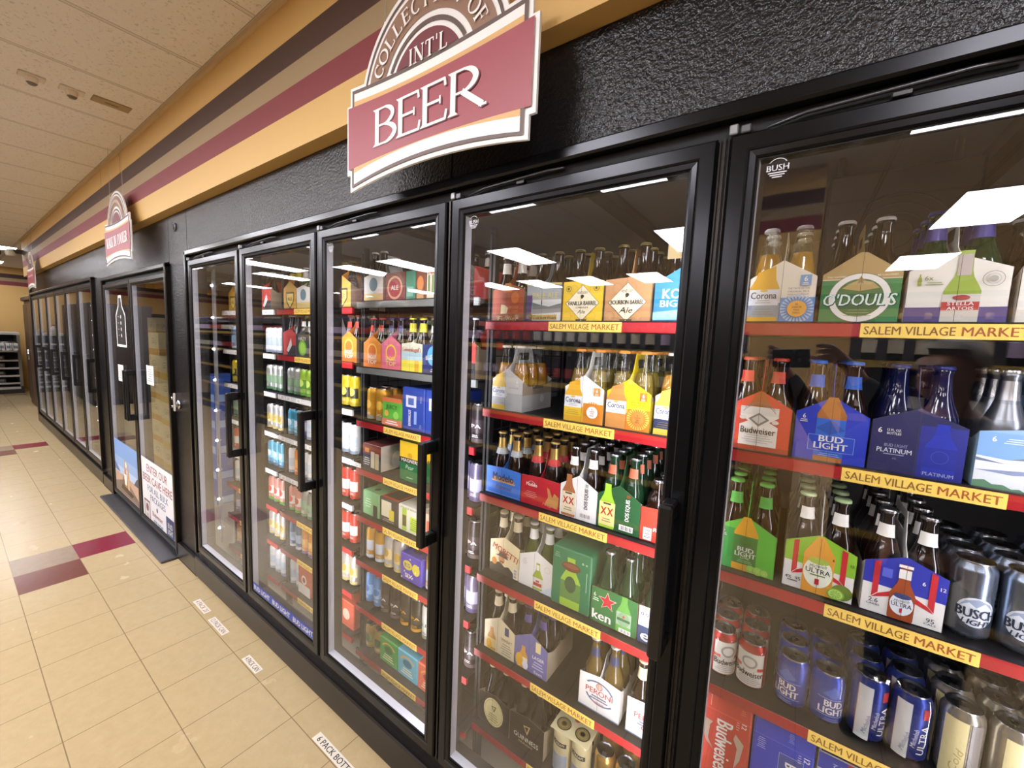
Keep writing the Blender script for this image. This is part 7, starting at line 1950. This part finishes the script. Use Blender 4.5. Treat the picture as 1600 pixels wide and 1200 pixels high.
def grille():
    b = MB(); b.lathe([(0.0001, 0), (0.15, 0.0)], M('#101216', 0.6), 24)
    for r in (0.05, 0.08, 0.115, 0.15):
        b.lathe([(r - 0.003, -0.004), (r + 0.003, -0.006), (r + 0.003, -0.002)], M('#3a3d44', 0.4, 0.5), 24)
    return b.mesh('fan_grille')
o = put('fan_grille', grille(), t, (0, -0.202, 0.25), (-math.pi / 2, 0, 0))
for sx in (-0.18, 0.18):
    b = MB(); b.tube([(sx, 0, 0.50), (sx, 0, 0.64)], 0.012, M('#77777a', 0.4, 0.8), 8); b.build('hanger_rod', t)

# ================================================================== THE PHOTOGRAPHER (seen mirrored in the glass)
SKIN_M = M('#b98a72', 0.5); HAIR = M('#a9a6a2', 0.8); CLOTH = M('#232429', 0.9); JEANS = M('#2b3346', 0.9); SHOE = M('#2a2623', 0.6)
def skinned(name, pts, edges, mat, parent=None, root=0, sub=2):
    me = bpy.data.meshes.new(name)
    me.from_pydata([p[0] for p in pts], edges, [])
    me.materials.append(mat)
    o = bpy.data.objects.new(name, me); COL.objects.link(o)
    if parent is not None:
        o.parent = parent
    m = o.modifiers.new('skin', 'SKIN'); m.use_smooth_shade = True
    sv = me.skin_vertices[0].data
    for i, p in enumerate(pts):
        r = p[1]; sv[i].radius = (r, r) if not isinstance(r, tuple) else r
        sv[i].use_root = (i == root)
    s = o.modifiers.new('smooth', 'SUBSURF'); s.levels = sub; s.render_levels = sub
    return o
HC = Vector((0.47, -1.235, 1.645)); FD = Vector((-0.84, 0.54, 0.0)).normalized(); RD = Vector((FD.y, -FD.x, 0)); UP = Vector((0, 0, 1))
def hp(f, r, u):
    return tuple(HC + FD * f + RD * r + UP * u)
def wp(x, y, z):
    return (x, y, z)
SH = Vector((0.50, -1.27, 0))
def bp(f, r, z):
    v = SH + FD * f + RD * r
    return (v.x, v.y, z)
P = []; E_ = []
def v(p, r, prev=None):
    P.append((p, r)); i = len(P) - 1
    if prev is not None:
        E_.append((prev, i))
    return i
pel = v(bp(0, 0, 0.96), 0.125)
sp1 = v(bp(0.01, 0, 1.12), 0.12, pel); sp2 = v(bp(0.0, 0, 1.30), 0.13, sp1); ch = v(bp(-0.01, 0, 1.42), 0.10, sp2)
nk = v(bp(0.005, 0, 1.50), 0.055, ch); nk2 = v(hp(-0.02, 0, -0.085), 0.052, nk)
jw = v(hp(0.02, 0, -0.055), 0.062, nk2); hd = v(hp(0.0, 0, 0.02), 0.086, jw); ht = v(hp(-0.012, 0, 0.075), 0.070, hd)
chn = v(hp(0.075, 0, -0.088), 0.024, jw)
ns = v(hp(0.098, 0, -0.018), 0.014, hd); ns2 = v(hp(0.108, 0, -0.032), 0.011, ns)
for s in (-1, 1):
    e1 = v(hp(-0.015, s * 0.080, -0.005), 0.014, hd); e2 = v(hp(-0.03, s * 0.092, 0.012), 0.012, e1)
def arm(s, el, wr, palm, dirs):
    sh = v(bp(0.0, s * 0.185, 1.425), 0.062, ch); e = v(el, 0.045, sh); w = v(wr, 0.028, e); m = v(palm, (0.036, 0.020), w)
    for (kn, mid, tip, r) in dirs:
        a = v(kn, r * 1.1, m); b_ = v(mid, r, a); v(tip, r * 0.8, b_)
ph = CAM - _f * 0.012
right_end = ph + _r * 0.048; left_end = ph - _r * 0.125
def fingers(end, sgn):
    """four fingers along the phone's short side, thumb on the screen side"""
    out = []
    for k, q in enumerate((0.030, 0.010, -0.010, -0.028)):
        base = end + _r * sgn * 0.026 - _f * 0.045 + _u * q
        out.append((tuple(base), tuple(end + _r * sgn * 0.018 - _f * 0.020 + _u * q * 1.05), tuple(end + _r * sgn * 0.006 - _f * 0.004 + _u * q * 1.08), (0.0085, 0.009, 0.0085, 0.0075)[k]))
    out.append((tuple(end + _r * sgn * 0.016 - _f * 0.066 - _u * 0.028), tuple(end - _r * sgn * 0.008 - _f * 0.034 - _u * 0.020), tuple(end - _r * sgn * 0.026 - _f * 0.019 - _u * 0.006), 0.0095))
    return out
rp = right_end + _r * 0.030 - _f * 0.080; lp = left_end - _r * 0.026 - _f * 0.080
arm(1, (0.36, -1.03, 1.34), tuple(rp + Vector((0.055, -0.03, -0.06))), tuple(rp), fingers(right_end, 1))
arm(-1, (0.17, -1.30, 1.27), tuple(lp + Vector((0.02, -0.05, -0.06))), tuple(lp), fingers(left_end, -1))
for s in (-1, 1):
    hip = v(bp(0, s * 0.085, 0.90), 0.095, pel); kn = v(bp(0.02, s * 0.10, 0.50), 0.062, hip); ak = v(bp(-0.01, s * 0.11, 0.09), 0.038, kn); v(bp(0.10, s * 0.12, 0.045), 0.036, ak)
person = skinned('person', P, E_, SKIN_M)
tag(person, 'grey haired person in a dark sweater holding up a phone, mirrored in the nearest door', 'person')
pts = [(bp(0, 0, 0.90), 0.165), (bp(0.01, 0, 1.10), 0.155), (bp(0, 0, 1.28), 0.158), (bp(-0.01, 0, 1.41), 0.125), (bp(0.0, 0, 1.485), 0.070)]
ed = [(0, 1), (1, 2), (2, 3), (3, 4)]
def sleeve(s, el, wr):
    i = len(pts); pts.extend([(bp(0, s * 0.19, 1.42), 0.078), (el, 0.062), (wr, 0.042)]); ed.extend([(3, i), (i, i + 1), (i + 1, i + 2)])
wr_r = rp + Vector((0.075, -0.035, -0.085)); wr_l = lp + Vector((0.03, -0.06, -0.085))
sleeve(1, (0.36, -1.03, 1.34), tuple(wr_r)); sleeve(-1, (0.17, -1.30, 1.27), tuple(wr_l))
skinned('sweater', pts, ed, CLOTH, person)
pts = [(bp(0, 0, 0.97), 0.150), (bp(0, 0, 0.90), 0.150)]; ed = [(0, 1)]
for s in (-1, 1):
    i = len(pts); pts.extend([(bp(0, s * 0.09, 0.84), 0.105), (bp(0.02, s * 0.10, 0.50), 0.080), (bp(-0.005, s * 0.11, 0.10), 0.065)]); ed.extend([(1, i), (i, i + 1), (i + 1, i + 2)])
skinned('trousers', pts, ed, JEANS, person)
for s in (-1, 1):
    skinned('shoe', [(bp(-0.03, s * 0.11, 0.05), 0.048), (bp(0.06, s * 0.118, 0.045), 0.044), (bp(0.15, s * 0.125, 0.035), 0.034)], [(0, 1), (1, 2)], SHOE, person)
b = MB(); n, m_ = 20, 8; vs = []
for j in range(m_ + 1):
    ph_ = math.radians(90 - 95 * j / m_)
    for i in range(n):
        th = 2 * math.pi * i / n
        fx, rx = math.cos(th), math.sin(th)
        low = 1.0 if fx < 0.25 else 0.62
        pz = math.sin(math.radians(90 - 95 * low * j / m_)); pr = math.cos(math.radians(90 - 95 * low * j / m_))
        vs.append(hp(-0.012 + fx * pr * 0.103, rx * pr * 0.090, 0.040 + pz * 0.100 + 0.003 * math.sin(i * 3.1)))
b.add(vs, [(j * n + i, j * n + (i + 1) % n, (j + 1) * n + (i + 1) % n, (j + 1) * n + i)[::-1] for j in range(m_) for i in range(n)], HAIR, True)
b.build('hair', person)
for s in (-1, 1):
    b = MB(); b.lathe([(0.0001, -0.011), (0.008, -0.008), (0.0115, 0), (0.008, 0.008), (0.0001, 0.011)], M('#2d2a28', 0.3), 12); o = b.build('eye', person); o.location = hp(0.076, s * 0.031, 0.004)
    b = MB(); b.tube([hp(0.088, s * 0.014, 0.026), hp(0.088, s * 0.032, 0.032), hp(0.074, s * 0.050, 0.026)], 0.005, HAIR, 6); b.build('eyebrow', person)
b = MB(); b.tube([hp(0.078, -0.024, -0.056), hp(0.088, 0.0, -0.054), hp(0.078, 0.024, -0.056)], [0.003, 0.006, 0.003], M('#95605a', 0.5), 8); b.build('lips', person)
# phone held at the camera's own place
t = thing('phone', 'black phone held sideways in both hands of the photographer', 'phone', (0, 0, 0))
t.matrix_world = Matrix(((_r.x, -_f.x, _u.x, ph.x), (_r.y, -_f.y, _u.y, ph.y), (_r.z, -_f.z, _u.z, ph.z), (0, 0, 0, 1)))
b = MB(); b.bbox((-0.112, -0.004, -0.050), (0.036, 0.004, 0.022), M('#17181b', 0.35, 0.3), 0.003); b.build('case', t)
b = MB(); b.bbox((-0.110, 0.0041, -0.048), (0.034, 0.0046, 0.020), M('#2a2f38', 0.1), 0.0002); b.build('screen', t)
b = MB()
for dx, dz in ((0.0, 0.0), (-0.019, 0.010), (0.0, -0.020)):
    b.tube([(dx, -0.004, dz), (dx, -0.0055, dz)], 0.0075, M('#0a0a0c', 0.1), 14)
b.build('lens', t)
